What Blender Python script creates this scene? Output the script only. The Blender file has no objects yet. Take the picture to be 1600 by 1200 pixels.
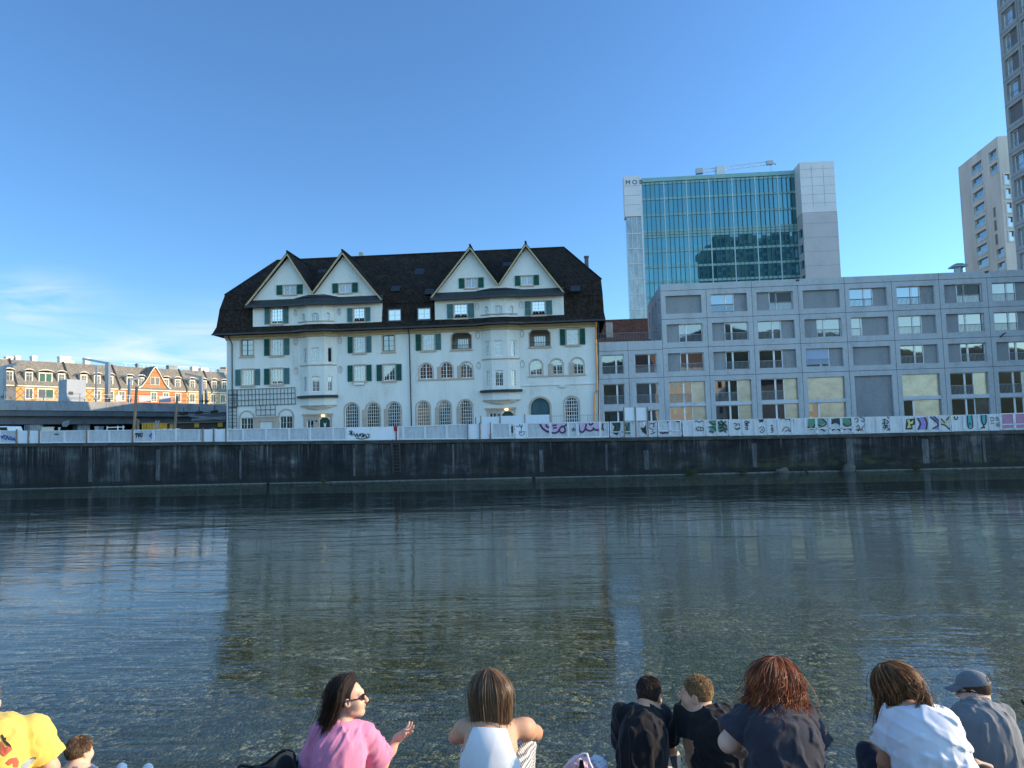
import bpy, bmesh, math, random
import numpy as np
from mathutils import Vector, Matrix
from mathutils.geometry import tessellate_polygon
R = math.radians
random.seed(7)
S = bpy.context.scene
COL = S.collection

# ---------------------------------------------------------------- camera, sky, sun, exposure
CAM = Vector((0, 0, 4.0)); YAW, PITCH, ROLL, FPX = R(4.33), R(4.00), R(-1.51), 1109.0
CM = Matrix.Rotation(YAW, 3, 'Z') @ Matrix.Rotation(math.pi/2 + PITCH, 3, 'X') @ Matrix.Rotation(ROLL, 3, 'Z')
cd = bpy.data.cameras.new("camera"); cam = bpy.data.objects.new("camera", cd); COL.objects.link(cam)
cam.location = CAM; cam.rotation_euler = CM.to_euler()
cd.sensor_width = 36; cd.lens = 36*FPX/1600; cd.clip_start = 0.05; cd.clip_end = 6000
S.camera = cam

SUN_EL, SUN_AZ = R(19), R(2)          # azimuth measured from +X towards +Y
sv = Vector((math.cos(SUN_EL)*math.cos(SUN_AZ), math.cos(SUN_EL)*math.sin(SUN_AZ), math.sin(SUN_EL)))
sd = bpy.data.lights.new("sun", 'SUN'); sd.energy = 3.3; sd.angle = R(0.55); sd.color = (1.0, 0.80, 0.56)
sun = bpy.data.objects.new("sun", sd); COL.objects.link(sun); sun.rotation_euler = sv.to_track_quat('Z', 'Y').to_euler()
sun.location = (60, 0, 60)
W = bpy.data.worlds.new("World"); S.world = W; W.use_nodes = True
def world():
    t = W.node_tree; n = t.nodes; L = t.links; n.clear()
    out = n.new('ShaderNodeOutputWorld'); bg = n.new('ShaderNodeBackground'); bg.inputs[1].default_value = 0.10
    sky = n.new('ShaderNodeTexSky'); sky.sky_type = 'NISHITA'; sky.sun_disc = False
    sky.sun_elevation = SUN_EL; sky.sun_rotation = math.pi/2 - SUN_AZ
    sky.altitude = 400; sky.air_density = 1.0; sky.dust_density = 0.5; sky.ozone_density = 3.0
    tc = n.new('ShaderNodeTexCoord'); sx = n.new('ShaderNodeSeparateXYZ'); L.new(tc.outputs['Generated'], sx.inputs[0])
    def m(op, a, b=None, c=None):
        q = n.new('ShaderNodeMath'); q.operation = op
        for i, v in enumerate((a, b, c)):
            if v is None: continue
            if isinstance(v, (int, float)): q.inputs[i].default_value = v
            else: L.new(v, q.inputs[i])
        return q.outputs[0]
    yy = m('MAXIMUM', sx.outputs[1], 0.05)
    u = m('DIVIDE', sx.outputs[0], yy); v = m('DIVIDE', sx.outputs[2], yy)
    def bump(x, c, w):        # smooth bump around c
        return m('POWER', 2.718, m('MULTIPLY', m('POWER', m('DIVIDE', m('SUBTRACT', x, c), w), 2.0), -1.0))
    cb = n.new('ShaderNodeCombineXYZ'); L.new(u, cb.inputs[0]); L.new(m('ADD', v, m('MULTIPLY', u, 0.10)), cb.inputs[1])
    mp = n.new('ShaderNodeMapping'); mp.inputs['Scale'].default_value = (2.6, 17, 1); L.new(cb.outputs[0], mp.inputs[0])
    nz = n.new('ShaderNodeTexNoise'); nz.inputs['Scale'].default_value = 1.5; nz.inputs['Detail'].default_value = 7
    nz.inputs['Roughness'].default_value = 0.52; nz.inputs['Distortion'].default_value = 0.9; L.new(mp.outputs[0], nz.inputs[0])
    rg = n.new('ShaderNodeMapRange'); rg.inputs[1].default_value = 0.33; rg.inputs[2].default_value = 0.70; L.new(nz.outputs[0], rg.inputs[0])
    k1 = m('MULTIPLY', bump(u, -0.80, 0.10), bump(v, 0.215, 0.035))
    k2 = m('MULTIPLY', bump(u, -0.56, 0.20), bump(v, 0.135, 0.05))
    k3 = m('MULTIPLY', bump(u, -0.70, 0.30), bump(v, 0.10, 0.07))
    mask = m('MINIMUM', m('ADD', m('ADD', m('MULTIPLY', k1, 1.1), k2), m('MULTIPLY', k3, .35)), 1.0)
    f = m('MULTIPLY', m('MULTIPLY', mask, rg.outputs[0]), 0.78)
    mx = n.new('ShaderNodeMix'); mx.data_type = 'RGBA'; L.new(f, mx.inputs[0])
    tn = n.new('ShaderNodeVectorMath'); tn.operation = 'MULTIPLY'; L.new(sky.outputs[0], tn.inputs[0]); tn.inputs[1].default_value = (.68, .96, 1.17)
    ts = n.new('ShaderNodeVectorMath'); ts.operation = 'SCALE'; L.new(tn.outputs[0], ts.inputs[0]); L.new(m('ADD', m('ADD', m('MULTIPLY', sx.outputs[0], .42), m('MULTIPLY', sx.outputs[1], -.34)), 1.42), ts.inputs['Scale'])   # brighter towards the sun; also raised behind the camera as facade fill
    rw = n.new('ShaderNodeMapRange'); rw.interpolation_type = 'SMOOTHSTEP'; L.new(sx.outputs[1], rw.inputs[0]); rw.inputs[1].default_value = .05; rw.inputs[2].default_value = -.35   # unseen sky behind the photographer lifted and warmed to fill shaded facades
    rear_fill = n.new('ShaderNodeMix'); rear_fill.data_type = 'RGBA'; rear_fill.blend_type = 'MULTIPLY'; L.new(rw.outputs[0], rear_fill.inputs[0]); L.new(ts.outputs[0], rear_fill.inputs[6]); rear_fill.inputs[7].default_value = (1.85, 1.52, 1.22, 1)
    L.new(rear_fill.outputs[2], mx.inputs[6])
    mx.inputs[7].default_value = (4.6, 4.9, 5.1, 1)
    L.new(mx.outputs[2], bg.inputs[0]); L.new(bg.outputs[0], out.inputs[0])
world()
S.view_settings.view_transform = 'Standard'; S.view_settings.look = 'None'
S.view_settings.exposure = 1.10; S.view_settings.gamma = 1; S.view_settings.use_curve_mapping = False
S.cycles.max_bounces = 8; S.cycles.transparent_max_bounces = 12

# ---------------------------------------------------------------- helpers
def ray(px, py):
    return CM @ Vector(((px-800)/FPX, -(py-600)/FPX, -1))
def at(px, py, Y):                       # photo pixel (1600 x 1200) -> point at depth Y
    d = ray(px, py); return CAM + d*(Y/d.y)
def Z1(x, y, Y=75): return at(320+x*.28333, 360+y*.28333, Y)
def Z2(x, y, Y=75): return at(620+x*.28333, 360+y*.28333, Y)

ORG = {}                                  # world location of every parent
def tag(o, label=None, cat=None, group=None, kind=None):
    if label: o['label'] = label
    if cat: o['category'] = cat
    if group: o['group'] = group
    if kind: o['kind'] = kind
    return o
def empty(name, loc, label=None, cat=None, group=None, kind=None):
    o = bpy.data.objects.new(name, None); COL.objects.link(o); o.location = loc; o.empty_display_size = .3
    ORG[o] = Vector(loc); return tag(o, label, cat, group, kind)

class MB:
    """collects faces in world coordinates; build() links ONE mesh object"""
    def __init__(s): s.v = []; s.f = []
    def poly(s, pts):
        b = len(s.v); s.v += [tuple(p) for p in pts]; s.f.append(tuple(range(b, b+len(pts)))); return s
    def raw(s, vs, fs):
        b = len(s.v); s.v += [tuple(p) for p in vs]; s.f += [tuple(i+b for i in f) for f in fs]; return s
    def hexa(s, p):                      # 8 points: bottom 4 ccw, top 4 ccw
        return s.raw(p, [(3,2,1,0),(4,5,6,7),(0,1,5,4),(1,2,6,5),(2,3,7,6),(3,0,4,7)])
    def box(s, x0, x1, y0, y1, z0, z1):
        return s.hexa([(x0,y0,z0),(x1,y0,z0),(x1,y1,z0),(x0,y1,z0),(x0,y0,z1),(x1,y0,z1),(x1,y1,z1),(x0,y1,z1)])
    def fbox(s, fr, u0, u1, o0, o1, z0, z1):   # box in a facade frame (u along, o outwards)
        P = fr.p
        return s.hexa([P(u0,o1,z0),P(u1,o1,z0),P(u1,o0,z0),P(u0,o0,z0),P(u0,o1,z1),P(u1,o1,z1),P(u1,o0,z1),P(u0,o0,z1)])
    def bar(s, a, b, w, h=None, up=(0,0,1)):   # rectangular bar between two points
        a = Vector(a); b = Vector(b); d = (b-a).normalized(); h = h or w
        up = Vector(up)
        if abs(d.dot(up)) > .98: up = Vector((0,1,0))
        x = d.cross(up).normalized()*w/2; y = x.cross(d).normalized()*h/2
        return s.hexa([a-x-y, a+x-y, b+x-y, b-x-y, a-x+y, a+x+y, b+x+y, b-x+y])
    def tube(s, pts, r, n=8, cap=True):
        pts = [Vector(p) for p in pts]; rs = r if isinstance(r, (list, tuple)) else [r]*len(pts); base = len(s.v); px = None
        for i, p in enumerate(pts):
            d = (pts[min(i+1, len(pts)-1)] - pts[max(i-1, 0)]).normalized()
            if px is None:
                px = d.orthogonal().normalized()
            px = (px - d*px.dot(d)).normalized(); py = d.cross(px)
            for k in range(n):
                a = 2*math.pi*k/n; s.v.append(tuple(p + (px*math.cos(a)+py*math.sin(a))*rs[i]))
        for i in range(len(pts)-1):
            for k in range(n):
                k2 = (k+1) % n; s.f.append((base+i*n+k, base+i*n+k2, base+(i+1)*n+k2, base+(i+1)*n+k))
        if cap:
            s.f.append(tuple(base+k for k in reversed(range(n)))); e = base+(len(pts)-1)*n; s.f.append(tuple(e+k for k in range(n)))
        return s
    def cyl(s, x, y, z0, z1, r, n=16, r2=None): return s.tube([(x,y,z0),(x,y,z1)], [r, r if r2 is None else r2], n)
    def prism(s, pts, z0, z1):           # plan polygon (ccw) extruded in z
        n = len(pts); b = len(s.v)
        s.v += [(p[0],p[1],z0) for p in pts]+[(p[0],p[1],z1) for p in pts]
        s.f.append(tuple(b+i for i in reversed(range(n)))); s.f.append(tuple(b+n+i for i in range(n)))
        for i in range(n): j = (i+1) % n; s.f.append((b+i, b+j, b+n+j, b+n+i))
        return s
    def fprism(s, fr, loop, o0, o1):     # loop of (u,z), ccw seen from outside, from o0 (back) to o1 (front)
        n = len(loop); b = len(s.v)
        s.v += [tuple(fr.p(u,o1,z)) for u,z in loop]+[tuple(fr.p(u,o0,z)) for u,z in loop]
        for t in tessellate_polygon([[Vector((u,z,0)) for u,z in loop]]):
            s.f.append(tuple(b+i for i in t)); s.f.append(tuple(b+n+i for i in reversed(t)))
        for i in range(n): j = (i+1) % n; s.f.append((b+j, b+i, b+n+i, b+n+j))
        return s
    def sweep(s, path, prof, closed_prof=True):   # path of (x,y) left->right seen from -Y side; prof of (out, z)
        n = len(path); m = len(prof); b = len(s.v)
        for i, p in enumerate(path):
            a = Vector(path[max(i-1,0)]); c = Vector(path[min(i+1,n-1)]); p = Vector(p)
            if 0 < i < n-1:
                d1 = (p-a).normalized(); d2 = (c-p).normalized(); n1 = Vector((d1.y,-d1.x)); n2 = Vector((d2.y,-d2.x))
                k = (n1+n2); k = k/ max(.4, k.dot(n1))
            else:
                d = (c-a).normalized(); k = Vector((d.y,-d.x))
            for o, z in prof: q = p + k*o; s.v.append((q.x, q.y, z))
        for i in range(n-1):
            for k in range(m if closed_prof else m-1):
                k2 = (k+1) % m; s.f.append((b+i*m+k, b+(i+1)*m+k, b+(i+1)*m+k2, b+i*m+k2))
        if closed_prof:
            s.f.append(tuple(b+k for k in range(m))); s.f.append(tuple(b+(n-1)*m+k for k in reversed(range(m))))
        return s
    def build(s, name, mat, parent=None, smooth=False, label=None, bevel=0):
        org = ORG.get(parent, Vector((0,0,0))) if parent is not None else Vector((0,0,0))
        me = bpy.data.meshes.new(name)
        me.from_pydata([(x-org.x, y-org.y, z-org.z) for x,y,z in s.v], [], s.f)
        bm = bmesh.new(); bm.from_mesh(me); bmesh.ops.recalc_face_normals(bm, faces=bm.faces); bm.to_mesh(me); bm.free()
        if smooth:
            for p in me.polygons: p.use_smooth = True
        if mat: me.materials.append(mat)
        o = bpy.data.objects.new(name, me); COL.objects.link(o)
        if parent is not None: o.parent = parent
        if bevel:
            bv = o.modifiers.new('bevel', 'BEVEL'); bv.width = bevel; bv.segments = 2; bv.limit_method = 'ANGLE'
        ORG[o] = org
        if label: o['label'] = label
        return o

class Frame:
    """facade frame: origin (x,y), u direction and outward normal in plan"""
    def __init__(s, x, y, ux, uy):
        l = math.hypot(ux, uy); s.x, s.y, s.ux, s.uy = x, y, ux/l, uy/l; s.nx, s.ny = s.uy, -s.ux
    def p(s, u, o, z): return (s.x+s.ux*u+s.nx*o, s.y+s.uy*u+s.ny*o, z)

def rect(x0, x1, z0, z1): return [(x0,z0),(x1,z0),(x1,z1),(x0,z1)]
def arch(x0, x1, z0, z1, n=10, rise=None):      # arched opening, top at z1
    r = (x1-x0)/2; c = (x0+x1)/2; h = r if rise is None else rise
    return [(x0,z0),(x1,z0)] + [(c+r*math.cos(math.pi*i/n), z1-h+h*math.sin(math.pi*i/n)) for i in range(n+1)]
def oval(cx, cz, rx, rz, n=14): return [(cx+rx*math.cos(2*math.pi*i/n), cz+rz*math.sin(2*math.pi*i/n)) for i in range(n)]
def wall_holes(mb, fr, outer, holes, depth=.2, o=0.0):
    loops = [outer]+holes; pl = [[Vector((u,z,0)) for u,z in l] for l in loops]; flat = [q for l in loops for q in l]
    b = len(mb.v); mb.v += [tuple(fr.p(u,o,z)) for u,z in flat]
    for t in tessellate_polygon(pl): mb.f.append(tuple(b+i for i in t))
    for h in holes:
        n = len(h); b = len(mb.v)
        mb.v += [tuple(fr.p(u,o,z)) for u,z in h]+[tuple(fr.p(u,o-depth,z)) for u,z in h]
        for i in range(n): j = (i+1)%n; mb.f.append((b+i,b+j,b+n+j,b+n+i))
def ring(mb, fr, outer, inner, o0, o1):         # frame ring between two loops of equal length
    n = len(outer)
    for i in range(n):
        j = (i+1)%n
        q = [outer[i],outer[j],inner[j],inner[i]]
        mb.hexa([fr.p(*q[0][:1],o0,q[0][1]),fr.p(q[1][0],o0,q[1][1]),fr.p(q[2][0],o0,q[2][1]),fr.p(q[3][0],o0,q[3][1]),
                 fr.p(q[0][0],o1,q[0][1]),fr.p(q[1][0],o1,q[1][1]),fr.p(q[2][0],o1,q[2][1]),fr.p(q[3][0],o1,q[3][1])])
def scale_loop(l, dx, dz=None):
    dz = dx if dz is None else dz
    xs = [p[0] for p in l]; zs = [p[1] for p in l]; cx = (min(xs)+max(xs))/2; cz = (min(zs)+max(zs))/2
    w = (max(xs)-min(xs))/2; h = (max(zs)-min(zs))/2
    return [(cx+(x-cx)*(w+dx)/w, cz+(z-cz)*(h+dz)/h) for x,z in l]

# ---------------------------------------------------------------- materials
class NT:
    def __init__(s, name):
        s.m = bpy.data.materials.new(name); s.m.use_nodes = True; s.t = s.m.node_tree; s.n = s.t.nodes; s.n.clear()
        s.out = s.n.new('ShaderNodeOutputMaterial')
    def new(s, k, **kw):
        q = s.n.new('ShaderNode'+k)
        for a, v in kw.items(): setattr(q, a, v)
        return q
    def link(s, a, b): s.t.links.new(a, b)
    def pos(s, scale=(1,1,1)):
        g = s.new('NewGeometry'); mp = s.new('Mapping'); mp.inputs['Scale'].default_value = scale; s.link(g.outputs['Position'], mp.inputs[0]); return mp.outputs[0]
    def noise(s, vec, scale=1, detail=4, rough=.55, dist=0):
        q = s.new('TexNoise'); q.inputs['Scale'].default_value = scale; q.inputs['Detail'].default_value = detail
        q.inputs['Roughness'].default_value = rough; q.inputs['Distortion'].default_value = dist
        s.link(vec, q.inputs['Vector']); return q.outputs[0]
    def ramp(s, fac, stops):
        q = s.new('ValToRGB'); e = q.color_ramp.elements
        e[0].position, e[0].color = stops[0][0], (*stops[0][1],1); e[1].position, e[1].color = stops[-1][0], (*stops[-1][1],1)
        for p, c in stops[1:-1]: x = e.new(p); x.color = (*c,1)
        s.link(fac, q.inputs[0]); return q.outputs[0]
    def mix(s, fac, a, b, mode='MIX'):
        q = s.new('Mix', data_type='RGBA', blend_type=mode)
        for i, v in ((0,fac),(6,a),(7,b)):
            if isinstance(v, (int,float)): q.inputs[i].default_value = v
            elif isinstance(v, tuple): q.inputs[i].default_value = (*v,1) if len(v)==3 else v
            else: s.link(v, q.inputs[i])
        return q.outputs[2]
    def math(s, op, a, b=None, clamp=False):
        q = s.new('Math', operation=op, use_clamp=clamp)
        for i, v in enumerate((a,b)):
            if v is None: continue
            if isinstance(v,(int,float)): q.inputs[i].default_value = v
            else: s.link(v, q.inputs[i])
        return q.outputs[0]
    def mrange(s, v, a, b, c=0., d=1.):
        q = s.new('MapRange'); s.link(v, q.inputs[0])
        for i, x in enumerate((a,b,c,d)): q.inputs[i+1].default_value = x
        return q.outputs[0]
    def bsdf(s, col, rough=.8, metal=0, spec=.5, ior=1.5, **kw):
        q = s.new('BsdfPrincipled')
        def put(nm, v):
            if isinstance(v,(int,float)): q.inputs[nm].default_value = v
            elif isinstance(v, tuple): q.inputs[nm].default_value = (*v,1)
            else: s.link(v, q.inputs[nm])
        put('Base Color', col); put('Roughness', rough); put('Metallic', metal); put('Specular IOR Level', spec); put('IOR', ior)
        for a, v in kw.items(): put(a.replace('_',' '), v)
        s.link(q.outputs[0], s.out.inputs[0]); return q
    def bump(s, q, h, strength=.3, dist=.02):
        b = s.new('Bump'); b.inputs['Strength'].default_value = strength; b.inputs['Distance'].default_value = dist
        s.link(h, b.inputs['Height']); s.link(b.outputs[0], q.inputs['Normal']); return b
_mc = {}
def pm(name, col, rough=.8, var=.12, scale=2.0, stretch=(1,1,1), bump=.0, bscale=None, metal=0, spec=.4, second=None):
    """plain procedural material: base colour broken up by two noises, optional bump"""
    if name in _mc: return _mc[name]
    t = NT(name); v = t.pos(stretch); n1 = t.noise(v, scale, 6, .6); n2 = t.noise(v, scale*7.3, 3, .6)
    f = t.math('ADD', t.math('MULTIPLY', n1, .65), t.math('MULTIPLY', n2, .35))
    lo = tuple(c*(1-var*2) for c in col); hi = tuple(min(1,c*(1+var*1.4)) for c in col)
    if second: hi = second
    c = t.ramp(f, [(.3, lo), (.5, col), (.72, hi)])
    q = t.bsdf(c, rough, metal, spec)
    if bump: t.bump(q, t.noise(v, bscale or scale*12, 4), bump, .02)
    _mc[name] = t.m; return t.m
def island(name, cols, rough=.6, spec=.3, sheen=0):
    t = NT(name); g = t.new('NewGeometry')
    st = [(i/max(1,len(cols)-1), c) for i, c in enumerate(cols)]
    t.bsdf(t.ramp(g.outputs['Random Per Island'], st), rough, 0, spec); return t.m
def glass(name, base, refl=.14, rough=.02, tint=(1,1,1), wav=.15):
    """window glass seen from outside: dark room behind a reflecting pane"""
    t = NT(name); v = t.pos()
    d = t.new('BsdfDiffuse'); n = t.noise(t.pos((.9,.9,.5)), .9, 2)
    t.link(t.ramp(n, [(.35, tuple(c*.5 for c in base)), (.65, tuple(c*1.5 for c in base))]), d.inputs[0])
    g = t.new('BsdfGlossy'); g.inputs['Roughness'].default_value = rough; g.inputs[0].default_value = (*tint,1)
    b = t.new('Bump'); b.inputs['Strength'].default_value = wav; b.inputs['Distance'].default_value = .01; t.link(t.noise(v, .8, 2), b.inputs['Height']); t.link(b.outputs[0], g.inputs['Normal'])
    lw = t.new('LayerWeight'); lw.inputs[0].default_value = .5
    f = t.math('ADD', t.math('MULTIPLY', t.math('POWER', lw.outputs['Facing'], 4), 1-refl), refl, True)
    m = t.new('MixShader'); t.link(f, m.inputs[0]); t.link(d.outputs[0], m.inputs[1]); t.link(g.outputs[0], m.inputs[2]); t.link(m.outputs[0], t.out.inputs[0])
    return t.m
G_DARK = glass('window_glass_dark', (.010,.012,.014), .20)
G_CURT = glass('window_glass_curtain', (.055,.055,.05), .22)
G_BROWN = glass('window_glass_warm', (.05,.05,.025), .09)
G_ROW = glass('row_house_glass', (.02,.022,.025), .05, .25)
M_WHITE = pm('white_paint', (.74,.74,.72), .5, .05, 3)
M_OCHRE = pm('ochre_paint', (.46,.35,.20), .8, .10, 1.5)
M_STONE = pm('beige_stone', (.46,.36,.28), .85, .12, 2.5, bump=.15)
M_DMETAL = pm('dark_metal', (.035,.04,.045), .45, .15, 3, metal=.3)
M_GMETAL = pm('grey_metal', (.32,.34,.36), .45, .10, 2, metal=.6)
M_WOOD = pm('weathered_timber', (.22,.16,.11), .85, .25, 3, (1,1,.2), bump=.3)
M_BLACK = pm('black_rubber', (.012,.012,.013), .7, .1, 4)
M_RED = pm('red_paint', (.45,.03,.03), .5, .1, 3)
M_YEL = pm('yellow_paint', (.55,.30,.03), .6, .15, 2)
# ---------------------------------------------------------------- water, river bed, ground
QY = 64.0
_zx = [(at(px, py, QY).x, at(px, py, QY).z) for px, py in ((0,693),(200,691.5),(400,689.5),(640,687),(960,683.5),(1300,678.5),(1600,671.5))]
def zq(x):                                   # height of the quay edge (it falls slightly downstream)
    if x <= _zx[0][0]: return _zx[0][1]
    if x >= _zx[-1][0]: return _zx[-1][1]
    for (a, za), (b, zb) in zip(_zx, _zx[1:]):
        if a <= x <= b: return za+(zb-za)*(x-a)/(b-a)
def mat_water():
    t = NT('river_water'); g = t.new('NewGeometry')
    def nz(sc, scale, det, dist=.3, rough=.55): 
        mp = t.new('Mapping'); mp.inputs['Scale'].default_value = sc; mp.inputs['Rotation'].default_value = (0,0,R(-5)); t.link(g.outputs['Position'], mp.inputs[0]); return t.noise(mp.outputs[0], scale, det, rough, dist)
    big = nz((.09,.42,1), 1.0, 2, .5); mid = nz((.20,1.25,1), 1.5, 2, .7, .5); stk = nz((.33,2.5,1), 1.7, 2.5, .9, .5); fine = nz((1.5,3.0,1), 3.4, 2, .5); tiny = nz((1.6,3.0,1), 11, 1, .2)
    patch = t.mrange(nz((.05,.14,1), 1.0, 3, 1.0), .40, .60, .25, 1.5); patch2 = t.mrange(nz((.11,.2,1), 1.3, 3, 1.0), .42, .60, .3, 1.4)
    rid = t.math('SUBTRACT', 1.0, t.math('ABSOLUTE', t.math('MULTIPLY', t.math('SUBTRACT', mid, .5), 3.2)))          # sharper crests
    h = t.math('ADD', t.math('MULTIPLY', big, .075), t.math('MULTIPLY', t.math('MULTIPLY', rid, .0150), patch2))
    h = t.math('ADD', h, t.math('MULTIPLY', t.math('MULTIPLY', stk, .016), patch))
    h = t.math('ADD', h, t.math('MULTIPLY', t.math('MULTIPLY', fine, .0036), patch2))
    h = t.math('ADD', h, t.math('MULTIPLY', tiny, .0007))
    b = t.new('Bump'); b.inputs['Strength'].default_value = 1.0; b.inputs['Distance'].default_value = .45; t.link(h, b.inputs['Height'])
    dt = t.new('VectorMath', operation='DOT_PRODUCT'); t.link(b.outputs[0], dt.inputs[0]); t.link(g.outputs['Incoming'], dt.inputs[1])   # Schlick, the same from both sides
    fr = t.math('ADD', t.math('MULTIPLY', t.math('POWER', t.math('SUBTRACT', 1.0, t.math('ABSOLUTE', dt.outputs['Value'], None), True), 5), .98), .02, True)
    gl = t.new('BsdfGlossy'); gl.inputs['Roughness'].default_value = .02; t.link(b.outputs[0], gl.inputs['Normal'])
    tr = t.new('BsdfTransparent'); tr.inputs[0].default_value = (.88,.93,.84,1)
    df = t.new('BsdfDiffuse'); df.inputs[0].default_value = (.06,.125,.115,1)
    m1 = t.new('MixShader'); m1.inputs[0].default_value = .10; t.link(tr.outputs[0], m1.inputs[1]); t.link(df.outputs[0], m1.inputs[2])
    m2 = t.new('MixShader'); t.link(fr, m2.inputs[0]); t.link(m1.outputs[0], m2.inputs[1]); t.link(gl.outputs[0], m2.inputs[2])
    t.link(m2.outputs[0], t.out.inputs[0]); return t.m
def mat_bed():
    t = NT('river_bed_stones'); v = t.pos()
    def vor(scale, feat='F1'):
        q = t.new('TexVoronoi', feature=feat); q.inputs['Scale'].default_value = scale; q.inputs['Randomness'].default_value = 1
        w = t.new('Mix', data_type='VECTOR'); t.link(v, w.inputs[4]); t.link(v, w.inputs[5]); t.link(v, q.inputs['Vector']); return q
    a = vor(8); b = vor(21); 
    big = t.noise(v, .35, 4, .6); alg = t.noise(v, 1.1, 5, .65, .5)
    ca = t.new('SeparateColor'); t.link(a.outputs['Color'], ca.inputs[0]); cb = t.new('SeparateColor'); t.link(b.outputs['Color'], cb.inputs[0])
    f = t.math('ADD', t.math('MULTIPLY', ca.outputs[0], .5), t.math('MULTIPLY', cb.outputs[0], .5))
    stone = t.ramp(f, [(.15,(.010,.008,.004)), (.42,(.060,.048,.022)), (.68,(.17,.14,.075)), (.9,(.48,.42,.28))])
    gap = t.math('MULTIPLY', t.mrange(a.outputs['Distance'], .1, .8, 1, .25), t.mrange(b.outputs['Distance'], .1, .8, 1, .4))
    col = t.mix(t.mrange(alg, .45, .66), stone, (.06,.058,.013))
    col = t.mix(t.mrange(big, .40, .62), col, t.mix(.5, col, (.05,.044,.02)))
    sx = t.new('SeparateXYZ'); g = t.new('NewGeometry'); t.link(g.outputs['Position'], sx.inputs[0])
    col = t.mix(t.mrange(t.math('ADD', sx.outputs[1], t.math('MULTIPLY', big, 12)), 22, 34, 0, .85), col, (.022,.028,.020))   # bed darkened away from the bank in place of light absorbed by deep water
    q = t.bsdf(col, .8, 0, .2); t.bump(q, gap, .8, .08); return t.m
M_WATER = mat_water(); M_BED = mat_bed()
w = MB()
xs = np.linspace(-260, 260, 3); w.poly([(-300,7.2,0),(300,7.2,0),(300,QY+.3,0),(-300,QY+.3,0)])
tag(w.build('river_water', M_WATER), kind='structure')
prof = [(6.9,.34),(7.6,.22),(8.1,.10),(8.7,-.06),(10,-.22),(13,-.42),(18,-.7),(26,-1.15),(40,-1.9),(65,-2.3)]
b = MB(); rr = random.Random(3); X = [-300,-120,-60]+[-40+i*.7 for i in range(115)]+[60,120,300]; grid = []
ys = []
for (y0,z0),(y1,z1) in zip(prof, prof[1:]):
    n = 3 if y0 < 10 else 5
    ys += [(y0+(y1-y0)*i/n, z0+(z1-z0)*i/n) for i in range(n)]
ys.append(prof[-1])
vs = [(x, y, z+rr.uniform(-.045,.045)+.05*math.sin(x*1.3+y)*math.sin(y*.9-x*.4)+(.05*math.sin(x*.8)+.03*math.sin(x*2.1) if y < 10 else 0)) for y,z in ys for x in X]
nx = len(X); b.raw(vs, [(j*nx+i, j*nx+i+1, (j+1)*nx+i+1, (j+1)*nx+i) for j in range(len(ys)-1) for i in range(nx-1)])
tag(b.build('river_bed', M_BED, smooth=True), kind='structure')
M_GROUND = pm('dusty_site_ground', (.16,.15,.13), .95, .2, .6, bump=.2)
g = MB(); X = [-700,-300,-120]+[-60+i*6 for i in range(21)]+[120,300,700]; Y = [QY+.55, 75, 110, 300, 3500]
g.raw([(x,y,zq(x)-.25) for y in Y for x in X], [(j*len(X)+i, j*len(X)+i+1, (j+1)*len(X)+i+1, (j+1)*len(X)+i) for j in range(len(Y)-1) for i in range(len(X)-1)])
tag(g.build('ground', M_GROUND), kind='structure')

# ---------------------------------------------------------------- quay wall
def mat_quay():
    t = NT('stained_quay_concrete')
    st = t.noise(t.pos((.42,1,.05)), 1.6, 8, .66, .5); fine = t.noise(t.pos((2.2,1,.16)), 2.0, 6, .66, .6)
    blot = t.noise(t.pos((.25,1,.5)), 1.2, 6, .65, .6); sp = t.noise(t.pos((1,1,1)), 7, 4, .7)
    g = t.new('NewGeometry'); sx = t.new('SeparateXYZ'); t.link(g.outputs['Position'], sx.inputs[0]); z = sx.outputs[2]
    f = t.math('ADD', t.math('MULTIPLY', st, .52), t.math('MULTIPLY', fine, .24)); f = t.math('ADD', f, t.math('MULTIPLY', blot, .36))
    col = t.ramp(f, [(.49,(.009,.010,.011)), (.58,(.024,.027,.028)), (.66,(.075,.08,.08)), (.76,(.26,.27,.26))])
    run = t.math('MULTIPLY', t.mrange(t.noise(t.pos((2.6,1,.06)), 2.2, 6, .7, .2), .56, .72), t.mrange(t.math('ADD', z, t.math('MULTIPLY', t.noise(t.pos((1.3,1,.02)), 1.5, 3), 3.6)), 3.6, 5.4))
    col = t.mix(t.math('MULTIPLY', run, .8), col, (.30,.31,.30))
    # rust and lime run-off that starts at the coping, moss and wet band near the water
    band = t.math('MULTIPLY', t.mrange(z, 1.9, .5, 0, 1), t.mrange(t.noise(t.pos((.5,1,1.6)), 1.5, 5, .7), .45, .62))
    px = t.mrange(sx.outputs[0], 2, 22, .25, 1)
    col = t.mix(t.math('MULTIPLY', band, px), col, (.055,.058,.022))
    wet = t.mrange(t.math('ADD', z, t.math('MULTIPLY', t.noise(t.pos((.6,1,1)), 1.4, 4), .5)), .62, .85, 1, 0)
    col = t.mix(t.math('MULTIPLY', wet, .75), col, (.016,.018,.017))
    col = t.mix(t.math('MULTIPLY', t.mrange(sp, .66, .74), .5), col, (.17,.175,.17))
    q = t.bsdf(col, .85, 0, .3); t.bump(q, t.math('ADD', sp, t.math('MULTIPLY', blot, 2)), .5, .06); return t.m
M_QUAY = mat_quay()
quay = empty('quay_wall', (0, QY, 0), 'long dark stained concrete quay wall along the far side of the river', 'wall')
mb = MB(); X = [-300]+[-60+i*3 for i in range(41)]+[300]
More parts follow.
